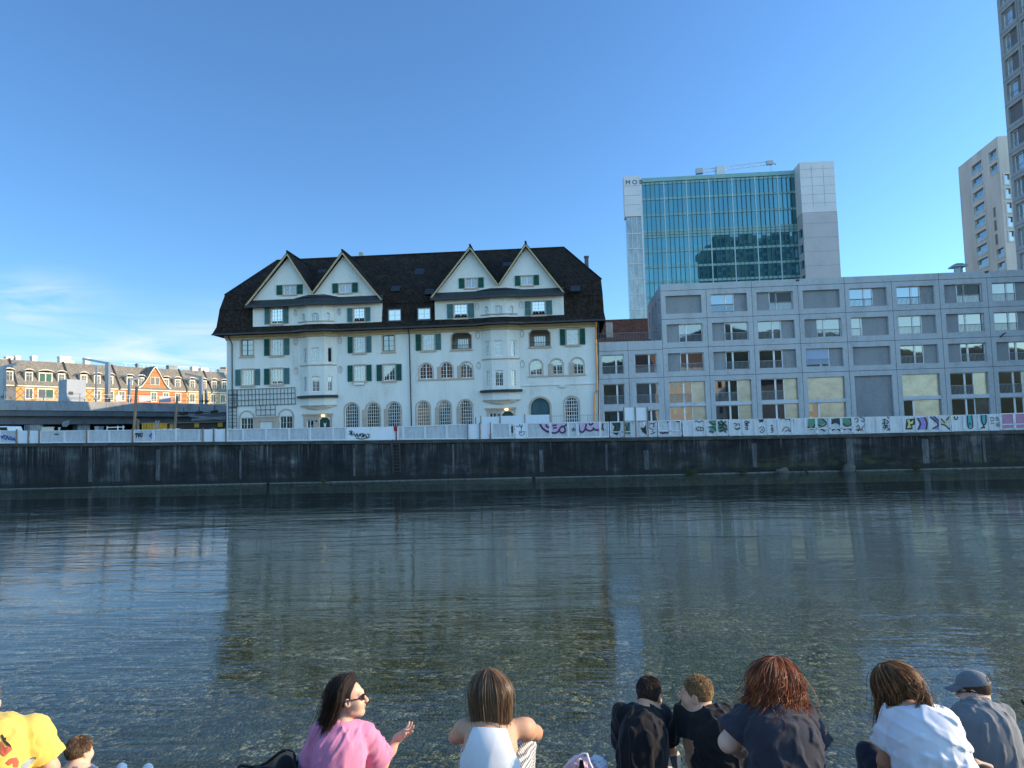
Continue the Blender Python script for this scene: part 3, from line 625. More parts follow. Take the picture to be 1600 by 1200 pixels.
# bays
BAYS = [(-28.72,-27.62,-25.86,-24.72), (-8.80,-7.74,-6.02,-4.82)]
PR = 74.38
for k, (a, b_, c, d) in enumerate(BAYS):
    path = [(a,HY),(b_,PR),(c,PR),(d,HY)]
    frs = [Frame(path[i][0],path[i][1],path[i+1][0]-path[i][0],path[i+1][1]-path[i][1]) for i in range(3)]
    ln = [math.dist(path[i],path[i+1]) for i in range(3)]
    m = MB(); wj = []
    zw = (((Z1,645,728),(Z1,804,888)),((Z2,608,692),(Z2,772,858)))[k]
    rows_ = [(zw[0][0](630,zw[0][2],PR).z, zw[0][0](630,zw[0][1],PR).z), (zw[1][0](630,zw[1][2],PR).z, zw[1][0](630,zw[1][1],PR).z)]
    if k == 1: rows_ = [(Z2(565,692,PR).z, Z2(565,606,PR).z), (Z2(570,858,PR).z, Z2(570,771,PR).z)]
    for i in range(3):
        holes = []
        for r_, (z0,z1) in enumerate(rows_):
            c_ = ln[i]/2 + (.12 if i == 0 else -.05 if i == 2 else -.1); hw = .40 if i == 1 else .235
            if i == 1: hw = .56 if False else .42
            if i == 1: hw = .44
            l = rect(c_-hw, c_+hw, z0, z1); holes.append(l); wj.append((frs[i], l, i, r_))
        wall_holes(m, frs[i], rect(0, ln[i], 8.42, 15.6), holes, .2)
    bo = m.build('bay', M_PLAS, house)
    for fr, l, i, r_ in wj:
        openw = (k == 0 and i == 2 and r_ == 0)
        pane = G_DARK if (i == 2 or openw) else G_CURT
        make_window(bo, fr, l, surround=0, sill=False, cols=2 if i != 1 else 4, rows=4, pane=pane, mid=.07) if not openw else make_window(bo, fr, l, surround=0, sill=False, cols=1, rows=1, pane=pm('open_window_dark',(.006,.006,.007),.9,.1,2))
    m = MB(); mp = [(a-.25,HY)]+path[1:3]+[(d+.25,HY)]
    m.sweep([(a-.1,HY),(b_,PR),(c,PR),(d+.1,HY)], [(0,8.40),(.40,8.42),(.42,8.58),(.38,8.62),(0,8.70)]); m.build('bay_canopy', M_SLATE, bo)
    m = MB(); m.sweep(path, [(-.01,11.86),(.09,11.9),(.09,12.0),(-.01,12.02)]); m.build('bay_sill', M_STONE, bo); m = MB(); m.sweep(path,[(-.01,7.50),(.07,7.52),(.07,7.60),(-.01,7.62)]); m.build('bay_moulding', M_STONE, bo)
    m = MB(); cx = (a+d)/2; N = 18; lv = []
    for z, s, o in ((8.40,1,1),(7.62,.98,.98),(7.40,.80,.72),(7.22,.55,.42),(7.12,.28,.16)):
        pts = []
        for i in range(N+1):
            ang = math.pi*i/N; ca, sa = -math.cos(ang), math.sin(ang)
            if s > .9:
                t_ = i/N*3; ii = min(2,int(t_)); ff = t_-ii; x = path[ii][0]+(path[ii+1][0]-path[ii][0])*ff; y = path[ii][1]+(path[ii+1][1]-path[ii][1])*ff
                x = cx+(x-cx)*s; y = HY-(HY-y)*o
            else: x = cx+ca*(d-a)/2*s; y = HY-min(1,sa*1.25)*.62*o
            pts.append((x,y,z))
        lv.append(pts)
    vs = [p for l in lv for p in l]; fs = [(j*(N+1)+i, j*(N+1)+i+1, (j+1)*(N+1)+i+1, (j+1)*(N+1)+i) for j in range(4) for i in range(N)]; fs.append(tuple(4*(N+1)+i for i in range(N+1)))
    m.raw(vs, fs); m.build('bay_corbel', M_PLAS, bo)
# eaves that follow the bays
def epath(x0, x1, y, pr, wide=0): 
    P = [(x0,y)]
    for a, b_, c, d in BAYS:
        if a > x0 and d < x1: P += [(a-wide,y),(b_-wide*.5,pr),(c+wide*.5,pr),(d+wide,y)]
    return P+[(x1,y)]
m = MB(); m.sweep(epath(XL-.1, XR+.1, HY, PR, .12), [(0,15.02),(.10,15.06),(.14,15.26),(.42,15.34),(.46,15.5),(0,15.52)]); m.build('cornice', M_OCHRE, house)
m = MB(); m.sweep(epath(-38.1, 4.3, 74.62, 74.05, .35), [(-.12,16.34),(.12,16.20),(.70,15.78),(.78,15.60),(.72,15.53),(-.3,15.55)]); m.build('eave_roof', M_TILE, house, label='lower tiled eave that bulges over the two bays')
m = MB(); m.sweep(epath(-38.15, 4.35, 74.62, 74.05, .35), [(.76,15.64),(.90,15.66),(.90,15.50),(.76,15.49)]); m.build('gutter', M_DMETAL, house)
# main roof
RG = [(-38.25,4.38,73.95,90.05,15.56),(-37.98,4.26,74.5,89.5,16.5),(-37.86,4.22,74.9,89.1,18.35),(-37.84,4.22,74.84,89.15,18.42),(-37.62,4.14,75.7,88.3,20.28)]
m = MB(); vs = []
for xl,xr,yf,yb,z in RG: vs += [(xl,yf,z),(xr,yf,z),(xr,yb,z),(xl,yb,z)]
vs += [(-34.25,82,25.55),(.30,82,25.55)]
fs = [(j*4+i, j*4+(i+1)%4, (j+1)*4+(i+1)%4, (j+1)*4+i) for j in range(4) for i in range(4)]
fs += [(16,17,21,20),(17,18,21),(18,19,20,21),(19,16,20)]
m.raw(vs, fs); ro = m.build('roof', M_TILE, house)
m = MB(); m.tube([(-34.3,82,25.56),(.35,82,25.56)], .13, 8)
for a, b_ in (((-37.62,75.7,20.28),(-34.25,82,25.55)),((4.14,75.7,20.28),(.3,82,25.55))): m.tube([a,b_], .11, 6)
m.build('ridge_tiles', M_TILE, ro)
def roof_y(z): return 75.7+(z-20.28)*(82-75.7)/(25.55-20.28)
def on_roof(px, py):
    d = ray(px, py); k = (82-75.7)/(25.55-20.28); t_ = (75.7+(4-20.28)*k-0)/(d.y-d.z*k); return CAM+d*t_
for q in ((320+645*.2833,360+228*.2833),(320+1182*.2833,360+225*.2833),(320+1052*.2833,360+322*.2833),(620+180*.2833,360+338*.2833),(620+610*.2833,360+190*.2833),(620+985*.2833,360+322*.2833),(620+125*.2833,360+235*.2833)):
    p = on_roof(*q); m = MB(); m.hexa([(p.x-.5,p.y-.25,p.z-.30),(p.x+.5,p.y-.25,p.z-.30),(p.x+.5,p.y+.4,p.z-.3),(p.x-.5,p.y+.4,p.z-.3),(p.x-.5,p.y-.20,p.z-.1),(p.x+.5,p.y-.20,p.z-.1),(p.x+.5,p.y+.5,p.z+.42),(p.x-.5,p.y+.5,p.z+.42)])
    m.build('skylight', pm('skylight_lead',(.02,.02,.022),.4,.2,3), ro)
ch = MB(); ch.box(2.72,3.18,83.8,84.4,21.0,24.75); ch.box(2.66,3.24,83.74,84.46,24.75,24.9); ch.build('chimney', pm('chimney_grey',(.13,.13,.12),.9,.2,2), ro)
ch = MB(); p = at(320+862*.2833,360+165*.2833,82.3); ch.box(p.x-.22,p.x+.22,82.1,82.6,25.0,26.15); ch.build('chimney', pm('chimney_pale',(.40,.38,.33),.9,.2,2), ro)
# attic walls, upper eaves, gables
GR = [dict(x0=Z1(265,470,74.42).x, x1=Z1(975,470,74.42).x, bay=0, apx=((453,125),(757,118)), f=Z1, ends=(-34.45,-19.35), valley=-27.0,
           big=(((366,428),(428,512)),((820,430),(880,500))), sh=((Gt,Gt),(Gt,Gt)), ar=((587,455),(630,500)), sm=(((537,460),(552,506)),((668,452),(691,500))), ovs=((500,456),(742,449)), gw=(((434,304),(503,350)),((741,294),(808,341)))),
      dict(x0=Z2(210,450,74.42).x, x1=Z2(922,450,74.42).x, bay=1, apx=((403,90),(710,73)), f=Z2, ends=(-14.05,.12), valley=-6.78,
           big=(((316,408),(388,480)),((745,392),(818,463))), sh=((Gt,Gt),(Gt,Gt)), ar=((538,414),(583,464)), sm=(((486,418),(503,470)),((620,414),(638,465))), ovs=((443,421),(686,411)), gw=(((378,266),(444,314)),((686,252),(750,300))))]
for gi, G in enumerate(GR):
    f = G['f']
    def rc(a, b_, Y): p = f(*a, Y); q = f(*b_, Y); return min(p.x,q.x), max(p.x,q.x), min(p.z,q.z), max(p.z,q.z)
    ba, bb, bc, bdx = BAYS[G['bay']]; AY = 74.42; bp = 74.0
    path = [(G['x0'],AY),(ba+.05,AY),(bb+.1,bp),(bc-.1,bp),(bdx-.05,AY),(G['x1'],AY)]
    m = MB(); jb = []
    z0a, z1a = 16.35, 19.0
    for i in range(5):
        if i in (1,3):
            fr = Frame(path[i][0],path[i][1],path[i+1][0]-path[i][0],path[i+1][1]-path[i][1]); L_ = math.dist(path[i],path[i+1])
            s = rc(*G['sm'][0 if i == 1 else 1], 74.1); l = arch(L_/2-.2+(.1 if i==1 else 0), L_/2+.2+(.1 if i==1 else 0), s[2], s[3], 8); hl = [l]; out = rect(0, L_, z0a, z1a); jb.append((fr, l, dict(cols=2, rows=3, pane=G_DARK, surround=.05, sill=False, stone=M_PLAS)))
        else:
            fr = Frame(0, path[i][1], 1, 0); hl = []; out = rect(path[i][0], path[i+1][0], z0a, z1a)
            if i == 2:
                r_ = rc(*G['ar'], bp); l = arch(*r_, 8, .22); hl.append(l); jb.append((fr, l, dict(cols=4, rows=3, pane=G_DARK, surround=.05, sill=False, stone=M_PLAS)))
            else:
                k = 0 if i == 0 else 1; r_ = rc(*G['big'][k], AY); l = rect(*r_); hl.append(l)
                jb.append((fr, l, dict(cols=4, rows=4, pane=glass('sky_pane_%d%d' % (gi,k),(.03,.04,.05),.5), shut=G['sh'][k], surround=.10)))
                o_ = f(*G['ovs'][k], AY); l = oval(o_.x, o_.z, .15, .33); hl.append(l); jb.append((fr, l, dict(cols=2, rows=2, pane=G_DARK if (gi==0 and k==0) else G_CURT, surround=.06, sill=False, depth=.1, thick=.03, mid=.03)))
        wall_holes(m, fr, out, hl, .2)
    for x in (G['x0'],G['x1']): m.raw([(x,AY,z0a),(x,76.4,z0a),(x,76.4,z1a),(x,AY,z1a)],[(0,1,2,3)])
    aw = m.build('attic_wall', M_PLAS, house)
    for fr, l, kw in jb: make_window(aw, fr, l, **kw)
    m = MB(); zb = 16.58; m.sweep(path[1:5], [(-.02,zb+.02),(.12,zb+.04),(.12,zb+.12),(-.02,zb+.14)]); m.build('bow_ledge', M_STONE, aw)
    # upper small roof
    pp = [(G['ends'][0],74.5),(ba-.5,74.5),(bb-.1,74.08),(bc+.1,74.08),(bdx+.5,74.5),(G['ends'][1],74.5)]
    m = MB(); m.sweep(pp, [(-.1,19.36),(.10,19.22),(.62,18.62),(.70,18.46),(.62,18.40),(-.1,18.42)]); ur = m.build('upper_eave', M_SLATE, house)
    m = MB(); cx = (bb+bc)/2; pk = [(ba-.5,74.42),(bb-.1,73.95),(bc+.1,73.95),(bdx+.5,74.42)]
    base = [(x,y-.02,19.30) for x,y in pk]; topz = f(*((630,352) if gi==0 else (565,316)),74.4).z
    m.raw(base+[(cx-.9,74.46,topz),(cx+.9,74.46,topz)], [(0,1,4),(1,2,5,4),(2,3,5)]); m.build('bow_hood', M_SLATE, ur)
    m = MB(); m.sweep(pp, [(.68,18.48),(.80,18.50),(.80,18.36),(.68,18.35)]); m.build('gutter', M_DMETAL, ur)
    # gables
    zv = 19.80
    for k in range(2):
        ap = f(*G['apx'][k], 74.0); xl = G['ends'][0] if k == 0 else G['valley']; xr = G['valley'] if k == 0 else G['ends'][1]
        zl = 18.72 if k == 0 else zv; zr = zv if k == 0 else 18.72; az = ap.z-.02
        lo = [(xl+.22,max(zl,19.0)),(xr-.22,max(zr,19.0)),(ap.x,az-.35)]
        if k == 0: lo = [(xl+.30,19.0),(xr,19.0),(xr,zv-.12),(ap.x,az-.28)]
        else: lo = [(xl,19.0),(xr-.30,19.0),(ap.x,az-.28),(xl,zv-.12)]
        w = rect(*rc(*G['gw'][k], 74.5)); m = MB(); wall_holes(m, FG, lo, [w], .2); gw = m.build('gable_wall', M_PLAS, house)
        make_window(gw, FG, w, cols=4, rows=3, pane=G_CURT if k else G_DARK, shut=(Gd,Gd), surround=.09)
        m = MB(); yb = roof_y(az)+.3; T = .09
        for (xb, zb_, s) in ((xl,zl,-1),(xr,zr,1)):
            dx, dz = xb-ap.x, zb_-az; L_ = math.hypot(dx,dz); nx_, nz_ = (-dz/L_*s*-1*-1, dx/L_*s) ; nx_, nz_ = abs(dz)/L_*s, abs(dx)/L_
            a0 = (ap.x,73.98,az); b0 = (xb,73.98,zb_); ybb = roof_y(max(zb_,20.28))+.3 if zb_ > 20.2 else 76.2
            t0 = (0, T/nz_)
            m.hexa([(ap.x,73.98,az),(ap.x,yb,az),(xb,ybb,zb_),(xb,73.98,zb_),(ap.x,73.98,az+T/nz_),(ap.x,yb,az+T/nz_),(xb+nx_*T*.6,ybb,zb_+T*.5),(xb+nx_*T*.6,73.98,zb_+T*.5)])
        go = m.build('gable_roof', M_TILE, house)
        m = MB()
        for (xb, zb_) in ((xl,zl),(xr,zr)): m.bar((ap.x,74.02,az-.10),(xb,74.02,zb_-.10),.14,.16,up=(0,1,0))
        m.build('verge_board', M_OCHRE, go)
        m = MB(); m.tube([(ap.x,73.96,az+.22),(ap.x,yb,az+.22)], .12, 6); m.build('ridge_tiles', M_TILE, go)
# two small flush dormers between the gable groups
for rr_ in (r1((1012,437),(1080,495),74.3), r2((115,430),(184,488),74.3)):
    fr = Frame(0, 74.34, 1, 0); m = MB(); m.fbox(fr, rr_[0]-.15, rr_[1]+.15, -1.2, -.24, rr_[2]-.1, rr_[3]+.15); m.build('dormer', M_TILE, house)
    make_window(house, fr, rect(*rr_), depth=.12, surround=.09, sill=True, cols=2, rows=2, pane=glass('dormer_pane_%d' % int(rr_[0]),(.02,.03,.04),.45), stone=M_DMETAL)
# flower box
p = Z1(850,845,74.8); m = MB(); m.box(p.x-.55,p.x+.55,74.75,74.98,p.z-.12,p.z+.08); m.build('flower_box', M_WHITE, house)
# ---------------------------------------------------------------- the low concrete apartment block
def mat_conc(name, col, joint=False):
    t = NT(name); n = t.noise(t.pos((1,1,.22)), .8, 6, .65, .3); n2 = t.noise(t.pos(), 4.5, 4, .6)
    f = t.math('ADD', t.math('MULTIPLY', n, .6), t.math('MULTIPLY', n2, .4))
    q = t.bsdf(t.ramp(f, [(.30, tuple(c*.70 for c in col)), (.5, col), (.68, tuple(c*1.12 for c in col))]), .88, 0, .25); t.bump(q, t.noise(t.pos(), 26, 4), .2, .01); return t.m
M_CONC = mat_conc('pale_concrete', (.43,.435,.44)); M_PANEL = mat_conc('grey_render_panel', (.27,.27,.275)); M_BAND = mat_conc('pale_band', (.52,.53,.55))
M_GOLD = pm('gilded_panel', (.50,.45,.34), .30, .16, .9, (1,1,1.4), metal=.75)
M_JOINT = pm('dark_joint', (.03,.032,.036), .9, .1, 3)  # dark joints between concrete panels
G_SKY = glass('window_glass_sky', (.02,.03,.05), .26, tint=(.75,.88,1))
G_BLIND = pm('blue_grey_blind', (.34,.40,.52), .7, .05, 1)
CX = [10.28+4.69*i for i in range(11)]; ZR = [18.58,15.55,12.50,9.48]; CD = .34
FC = Frame(0, HY, 1, 0)
blk = empty('apartment_block', (30, HY, 3.2), 'long low pale concrete apartment block with recessed windows beside the gabled house', 'building')
spec = [ # rows 1-4 + ground: per column (W window, P panel, G gold, N narrow window, B blank, D door)
 ['B','WPs','PWd','B','WPs','WPs','PWd','WPd','B','WPs'],
 ['PW','PW','WP','PW','NP','WP','PW','WP','PW','WP'],
 ['PW','PW','WP','SP','B','WP','PW','PW','WP','B'],
 ['WG','WG','WG','GG','BB','GG','WG','WG','WG','GG'],
 ['WG','WG','WG','NG','BB','DG','WT','WG','WG','DG']]
holes = []; fills = []
for c in range(10):
    x0, x1 = CX[c]+.47, CX[c+1]-.51
    for r in range(3):
        l = rect(x0, x1, ZR[r]-2.47, ZR[r]-.55); holes.append(l); fills.append((l, spec[r][c], r, c))
    l = rect(x0, x1, 2.9, 8.96); holes.append(l); fills.append((l, spec[3][c]+'|'+spec[4][c], 3, c))
m = MB(); wall_holes(m, FC, rect(CX[0], CX[-1], 2.4, 19.27), holes, CD)
# side wall with slim openings, back and roof
SD = 87.2; FS = Frame(CX[0], SD, 0, -1)
sh = [rect(u, u+1.0, 16.2, 18.05) for u in (1.2,4.2,7.2,10.0)]+[rect(u, u+1.0, 13.6, 15.3) for u in (7.2,10.0)]
wall_holes(m, FS, rect(0, SD-HY, 2.4, 19.27), sh, .3)
m.raw([(CX[0],HY,19.27),(CX[-1],HY,19.27),(CX[-1],SD,19.27),(CX[0],SD,19.27)],[(0,1,2,3)]); m.raw([(CX[0],SD,2.4),(CX[-1],SD,2.4),(CX[-1],SD,19.27),(CX[0],SD,19.27)],[(0,1,2,3)]); m.raw([(CX[-1],HY,2.4),(CX[-1],SD,2.4),(CX[-1],SD,19.27),(CX[-1],HY,19.27)],[(0,1,2,3)])
m.build('wall', M_CONC, blk)
m = MB()
for z in ZR: m.fbox(FC, CX[0], CX[-1], -.01, .004, z-.022, z+.022)
for i, x in enumerate(CX[1:-1]):
    m.fbox(FC, x-.018, x+.018, -.012, .003, 3, 19.27 if i in (1,3,5,7) else 18.58)
m.build('panel_joints', M_JOINT, blk)
m = MB()
for l in sh: m.fprism(FS, l, -.32, -.28)
m.build('side_panels', M_PANEL, blk)
def panel(l, mat, nm='infill_panel', parent=blk, fr=FC): q = MB(); q.fprism(fr, l, -CD-.04, -CD+.05); return q.build(nm, mat, parent)
def cwin(root, fr, x0, x1, z0, z1, pane, split=.62, rail=True, depth=CD, rh=.44):
    f = MB(); l = rect(x0,x1,z0,z1); ring(f, fr, l, scale_loop(l,-.07), -depth-.02, -depth+.07); s = x0+(x1-x0)*split; f.fbox(fr, s-.085, s+.085, -depth, -depth+.055, z0+.06, z1-.06)
    w = f.build('window', M_WHITE, root); q = MB(); q.fprism(fr, scale_loop(l,-.01), -depth-.04, -depth-.012); q.build('pane', pane, w)
    if rail:
        g = MB(); zt = z0+(z1-z0)*rh; a, b_ = x0+.02, x1-.02; g.fbox(fr, a, b_, -depth+.12, -depth+.16, zt-.035, zt); g.fbox(fr, a, b_, -depth+.12, -depth+.16, z0+.05, z0+.08)
        u = a
        while u < b_: g.fbox(fr, u, u+.022, -depth+.13, -depth+.15, z0+.08, zt-.035); u += .125
        g.build('railing', M_GMETAL if pane is not G_SKY else M_DMETAL, w)
    return w
rr = random.Random(4)
for l, sp, r, c in fills:
    x0,x1,z0,z1 = l[0][0], l[1][0], l[0][1], l[2][1]; Wd = x1-x0; ws = Wd*.645
    def one(code, z0, z1, rail=True):
        pane = G_SKY if 's' in code else G_DARK; k = code.rstrip('sd'); gm = M_GOLD if 'G' in k else M_PANEL
        if k in ('B',): panel(rect(x0,x1,z0,z1), M_PANEL)
        elif k == 'GG': panel(rect(x0,x1,z0,z1), M_GOLD)
        elif k in ('WP','WG','SP','WT'):
            w = cwin(blk, FC, x0, x0+ws, z0, z1, pane, .64, rail)
            if k == 'SP': q = MB(); q.fbox(FC, x0+.08, x0+ws-.1, -CD+.06, -CD+.11, z0+.28, z1-.05); q.build('roller_blind', G_BLIND, w)
            panel(rect(x0+ws,x1,z0,z1), G_CURT if k == 'WT' else gm)
        elif k == 'PW':
            panel(rect(x0,x1-ws,z0,z1), M_PANEL); w = cwin(blk, FC, x1-ws, x1, z0, z1, pane, .30, rail)
            if 'd' in code and r == 0: q = MB(); [q.fbox(FC, x1-ws+.1, x1-.1, -CD+.062, -CD+.075, zz, zz+.05) for zz in np.arange(z0+.8, z1-.1, .09)]; q.build('slatted_blind', M_DMETAL, w)
        elif k in ('NP','NG','DG'):
            cwin(blk, FC, x0, x0+Wd*.30, z0, z1, G_DARK, .97, rail); panel(rect(x0+Wd*.30,x1,z0,z1), gm)
    if r < 3: one(sp, z0, z1)
    else:
        a, b_ = sp.split('|')
        if a == 'BB': panel(rect(x0,x1,2.9,z1), M_PANEL)
        else:
            one(a, 6.72, z1); q = MB(); q.fbox(FC, x0+.005, x1-.005, -CD+.02, -.03, 6.36, 6.715); q.build('floor_band', M_BAND, blk); one(b_, 2.9, 6.355, False)
# roof ventilator, wall lamps
p = at(1497,418,80); m = MB(); m.cyl(p.x, 80, 19.2, p.z+.0, .42, 18); m.prism([(p.x-.7,79.3),(p.x+.7,79.3),(p.x+.7,80.7),(p.x-.7,80.7)], p.z+.0, p.z+.14); m.hexa([(p.x-.7,79.3,p.z+.14),(p.x+.7,79.3,p.z+.14),(p.x+.7,80.7,p.z+.14),(p.x-.7,80.7,p.z+.14),(p.x-.3,79.7,p.z+.42),(p.x+.3,79.7,p.z+.42),(p.x+.3,80.3,p.z+.42),(p.x-.3,80.3,p.z+.42)])
m.build('roof_ventilator', M_GMETAL, blk)
m = MB()
for px, py in ((1246,438),(1541,425)):
    p = at(px,py,HY); m.fbox(FC, p.x-.16, p.x+.16, 0, .12, p.z-.07, p.z+.07)
p = at(1566,523,HY); m.tube([(p.x-.25,HY-.02,p.z-.25),(p.x,HY-.35,p.z+.1),(p.x+.2,HY-.35,p.z+.12)], .06, 6)
m.build('wall_lamps', M_DMETAL, blk)
# the lower wing between the house and the block
wing = empty('low_wing', (6.8, HY, 3.2), 'two storey concrete wing with roof terrace between gabled house and apartment block', 'building')
FW = Frame(0, HY+.02, 1, 0)
def rz4(a, b_): p = at(920+a[0]*.225,420+a[1]*.225,HY); q = at(920+b_[0]*.225,420+b_[1]*.225,HY); return min(p.x,q.x),max(p.x,q.x),min(p.z,q.z),max(p.z,q.z)
ww = [rz4((88,600),(246,730)), rz4((318,594),(476,722)), rz4((98,802),(254,942)), rz4((326,795),(486,934))]
lowr = [(ww[2][0],ww[2][1],2.9,6.1),(ww[3][0],ww[3][1],2.9,6.1)]
m = MB(); wall_holes(m, FW, rect(3.5,10.25,2.4,13.36), [rect(*w) for w in ww+lowr], CD); m.raw([(3.5,HY+.02,13.36),(10.25,HY+.02,13.36),(10.25,88,13.36),(3.5,88,13.36)],[(0,1,2,3)])
m.build('wall', M_CONC, wing)
for i, w in enumerate(ww): cwin(wing, FW, *w, G_DARK if i != 1 else glass('window_glass_redtown',(.05,.025,.02),.3), .66)
for w in lowr: cwin(wing, FW, *w, G_DARK, .66, False)
m = MB()
for w in ww[2:]: m.fbox(FW, w[0], w[1], -CD, -.02, 6.12, w[2]-.02)
m.build('floor_band', M_BAND, wing)
m = MB(); 
for z in (12.40, 9.46): m.fbox(FW, 3.5, 10.25, -.01, .004, z-.02, z+.02)
m.fbox(FW, 6.63, 6.67, -.012, .003, 3, 13.36); m.build('panel_joints', M_JOINT, wing)
m = MB(); x = 3.7
while x < 10.2: m.box(x, x+.03, 76.2, 76.23, 13.36, 14.42); x += .16
m.box(3.55,10.2,76.18,76.25,14.42,14.47); m.box(3.55,10.2,76.18,76.25,13.42,13.46); m.build('terrace_railing', pm('rail_grey',(.16,.16,.17),.5,.1,3), wing)
m = MB(); m.box(8.3,9.3,76.8,77.3,13.37,13.75); m.build('terrace_table', M_DMETAL, wing)
bk = empty('brown_roofed_house', (8, 100, 3), 'house behind the terrace with dark brown tiled roof and one small chimney', 'house')
m = MB(); z0 = at(1010,528,98).z; z1 = at(970,499,104).z
m.box(2, 16, 98.3, 110, 2.5, z0); m.build('wall', M_PLAS, bk); m = MB(); m.hexa([(1.5,97.6,z0-.3),(16.5,97.6,z0-.3),(16.5,111,z0-.3),(1.5,111,z0-.3),(1.5,103.9,z1),(16.5,103.9,z1),(16.5,104.3,z1),(1.5,104.3,z1)]); rf = m.build('roof', mat_tiles('brown_roof_tiles',((.02,.012,.010),(.04,.024,.02),(.065,.04,.033),(.09,.06,.05))), bk)
p = at(952,512,99); m = MB(); m.box(p.x-.45,p.x+.45,98.6,99.6,z0-1,p.z+.6); m.box(p.x-.38,p.x+.38,98.65,99.5,p.z+.6,p.z+.72); m.build('chimney', pm('chimney_cream',(.38,.36,.32),.9,.2,2), rf)

# ---------------------------------------------------------------- glass office tower
def mat_curtain():
    t = NT('teal_curtain_glass'); g = t.new('NewGeometry'); sx = t.new('SeparateXYZ'); t.link(g.outputs['Position'], sx.inputs[0])
    cx = t.math('FLOOR', t.math('MULTIPLY', t.math('SUBTRACT', sx.outputs[0], 20.33), 5/5.5)); cz = t.math('FLOOR', t.math('MULTIPLY', sx.outputs[2], .245))
    cb = t.new('CombineXYZ'); t.link(cx, cb.inputs[0]); t.link(cz, cb.inputs[1]); wn = t.new('TexWhiteNoise', noise_dimensions='2D'); t.link(cb.outputs[0], wn.inputs['Vector'])
    d = t.new('BsdfDiffuse'); t.link(t.ramp(wn.outputs[0], [(.0,(.008,.045,.06)),(.6,(.015,.075,.095)),(1,(.035,.12,.13))]), d.inputs[0])
    gl = t.new('BsdfGlossy'); gl.inputs[0].default_value = (.22,.46,.52,1); gl.inputs['Roughness'].default_value = .02
    nv = t.new('VectorMath', operation='SUBTRACT'); t.link(wn.outputs['Color'], nv.inputs[0]); nv.inputs[1].default_value = (.5,.5,.5)
    ns = t.new('VectorMath', operation='SCALE'); t.link(nv.outputs[0], ns.inputs[0]); ns.inputs['Scale'].default_value = .016
    na = t.new('VectorMath', operation='ADD'); t.link(ns.outputs[0], na.inputs[0]); t.link(g.outputs['Normal'], na.inputs[1]); nn = t.new('VectorMath', operation='NORMALIZE'); t.link(na.outputs[0], nn.inputs[0]); t.link(nn.outputs[0], gl.inputs['Normal'])
    m = t.new('MixShader'); m.inputs[0].default_value = .36; t.link(d.outputs[0], m.inputs[1]); t.link(gl.outputs[0], m.inputs[2]); t.link(m.outputs[0], t.out.inputs[0]); return t.m
TY = 175.0; FT = Frame(0, TY, 1, 0)
tw = empty('glass_office_tower', (38, TY, 3), 'tall teal glass office tower with white end walls and crane on its roof', 'tower')
TX = [20.33,25.80,31.30,36.80,42.36,47.88,53.32,58.8]; TZ = [65.1,61.15,57.05,52.95,51.6,47.9,44.0,40.3,36.6,32.7,28.7,24.7,20.7,16.7]
m = MB(); m.box(20.3, 59.4, TY+.05, 193, 2.5, 66.2); m.build('glass_facade', mat_curtain(), tw)
m = MB(); GB = pm('teal_spandrel', (.17,.31,.30), .35, .1, .5, spec=.6)
for i, z in enumerate(TZ): m.fbox(FT, 20.3, 59.4, -.05, .12, z-.28, z+.28)
m.fbox(FT, 20.3, 59.4, -.05, .12, 52.0, 52.6); m.fbox(FT, 20.2, 59.4, -.05, .35, 65.5, 66.5); m.build('spandrel_bands', GB, tw)
m = MB()
for i, (a, b_) in enumerate(zip(TX, TX[1:])):
    m.fbox(FT, a-.11, a+.11, -.05, .22, 3, 66.3)
m.build('mullions', pm('pale_mullion', (.36,.44,.44), .4, .05, 1, metal=.3), tw)
m = MB()
for a, b_ in zip(TX, TX[1:]):
    for k in range(1,5): u = a+(b_-a)*k/5; m.fbox(FT, u-.05, u+.05, .13, .26, 3, 66.5)
m.build('glass_fins', pm('fin_dark', (.035,.10,.11), .4, .1, 1), tw)
MT1 = pm('white_tower_panel', (.54,.54,.56), .6, .05, .3); MT2 = pm('grey_tower_panel', (.38,.37,.385), .65, .05, .3)
m = MB(); m.box(16.0, 20.0, TY-.6, 177.5, 56.9, 67.1); m.box(17.5,24,TY+3,190,66.4,67.3); ew = m.build('end_wall', MT1, tw)
m = MB(); m.box(16.3, 20.0, TY-.3, 177.3, 2.5, 56.9); eg = m.build('stair_glazing', glass('pale_stair_glass', (.13,.16,.145), .16, .08), tw)
m = MB()
for z in (52.6,48.8,45.0,41.2,37.4,33.6,29.8): m.box(16.25, 20.0, TY-.42, TY-.3, z-.12, z+.12)
for x in (17.6,18.8): m.box(x-.06,x+.06,TY-.45,TY-.3,20,56.9)
m.box(19.95,20.3,TY-.5,TY+.05,3,66.6)
m.build('glazing_bars', MT1, eg)
m = MB()
for z in (64.6,62.2,59.8): m.box(15.99,20.0,TY-.62,TY-.599,z-.05,z+.05)
m.build('panel_joints', pm('thin_joint',(.25,.25,.27),.8,.05,1), ew)
def text(s, size, fr, u, o, z, name, mat, parent, ext=.02, align='LEFT'):
    c = bpy.data.curves.new(name,'FONT'); c.body = s; c.size = size; c.extrude = ext; c.align_x = align
    o_ = bpy.data.objects.new(name, c); COL.objects.link(o_); dg = bpy.context.evaluated_depsgraph_get(); dg.update()
    me = bpy.data.meshes.new_from_object(o_.evaluated_get(dg)); bpy.data.objects.remove(o_); q = MB()
    q.raw([fr.p(u+v.co.x, o+v.co.z, z+v.co.y) for v in me.vertices], [tuple(p.vertices) for p in me.polygons]); return q.build(name, mat, parent)
FTe = Frame(0, TY-.6, 1, 0)
lt = MB(); MNAVY = pm('navy_letters', (.012,.02,.09), .5, .05, 1)
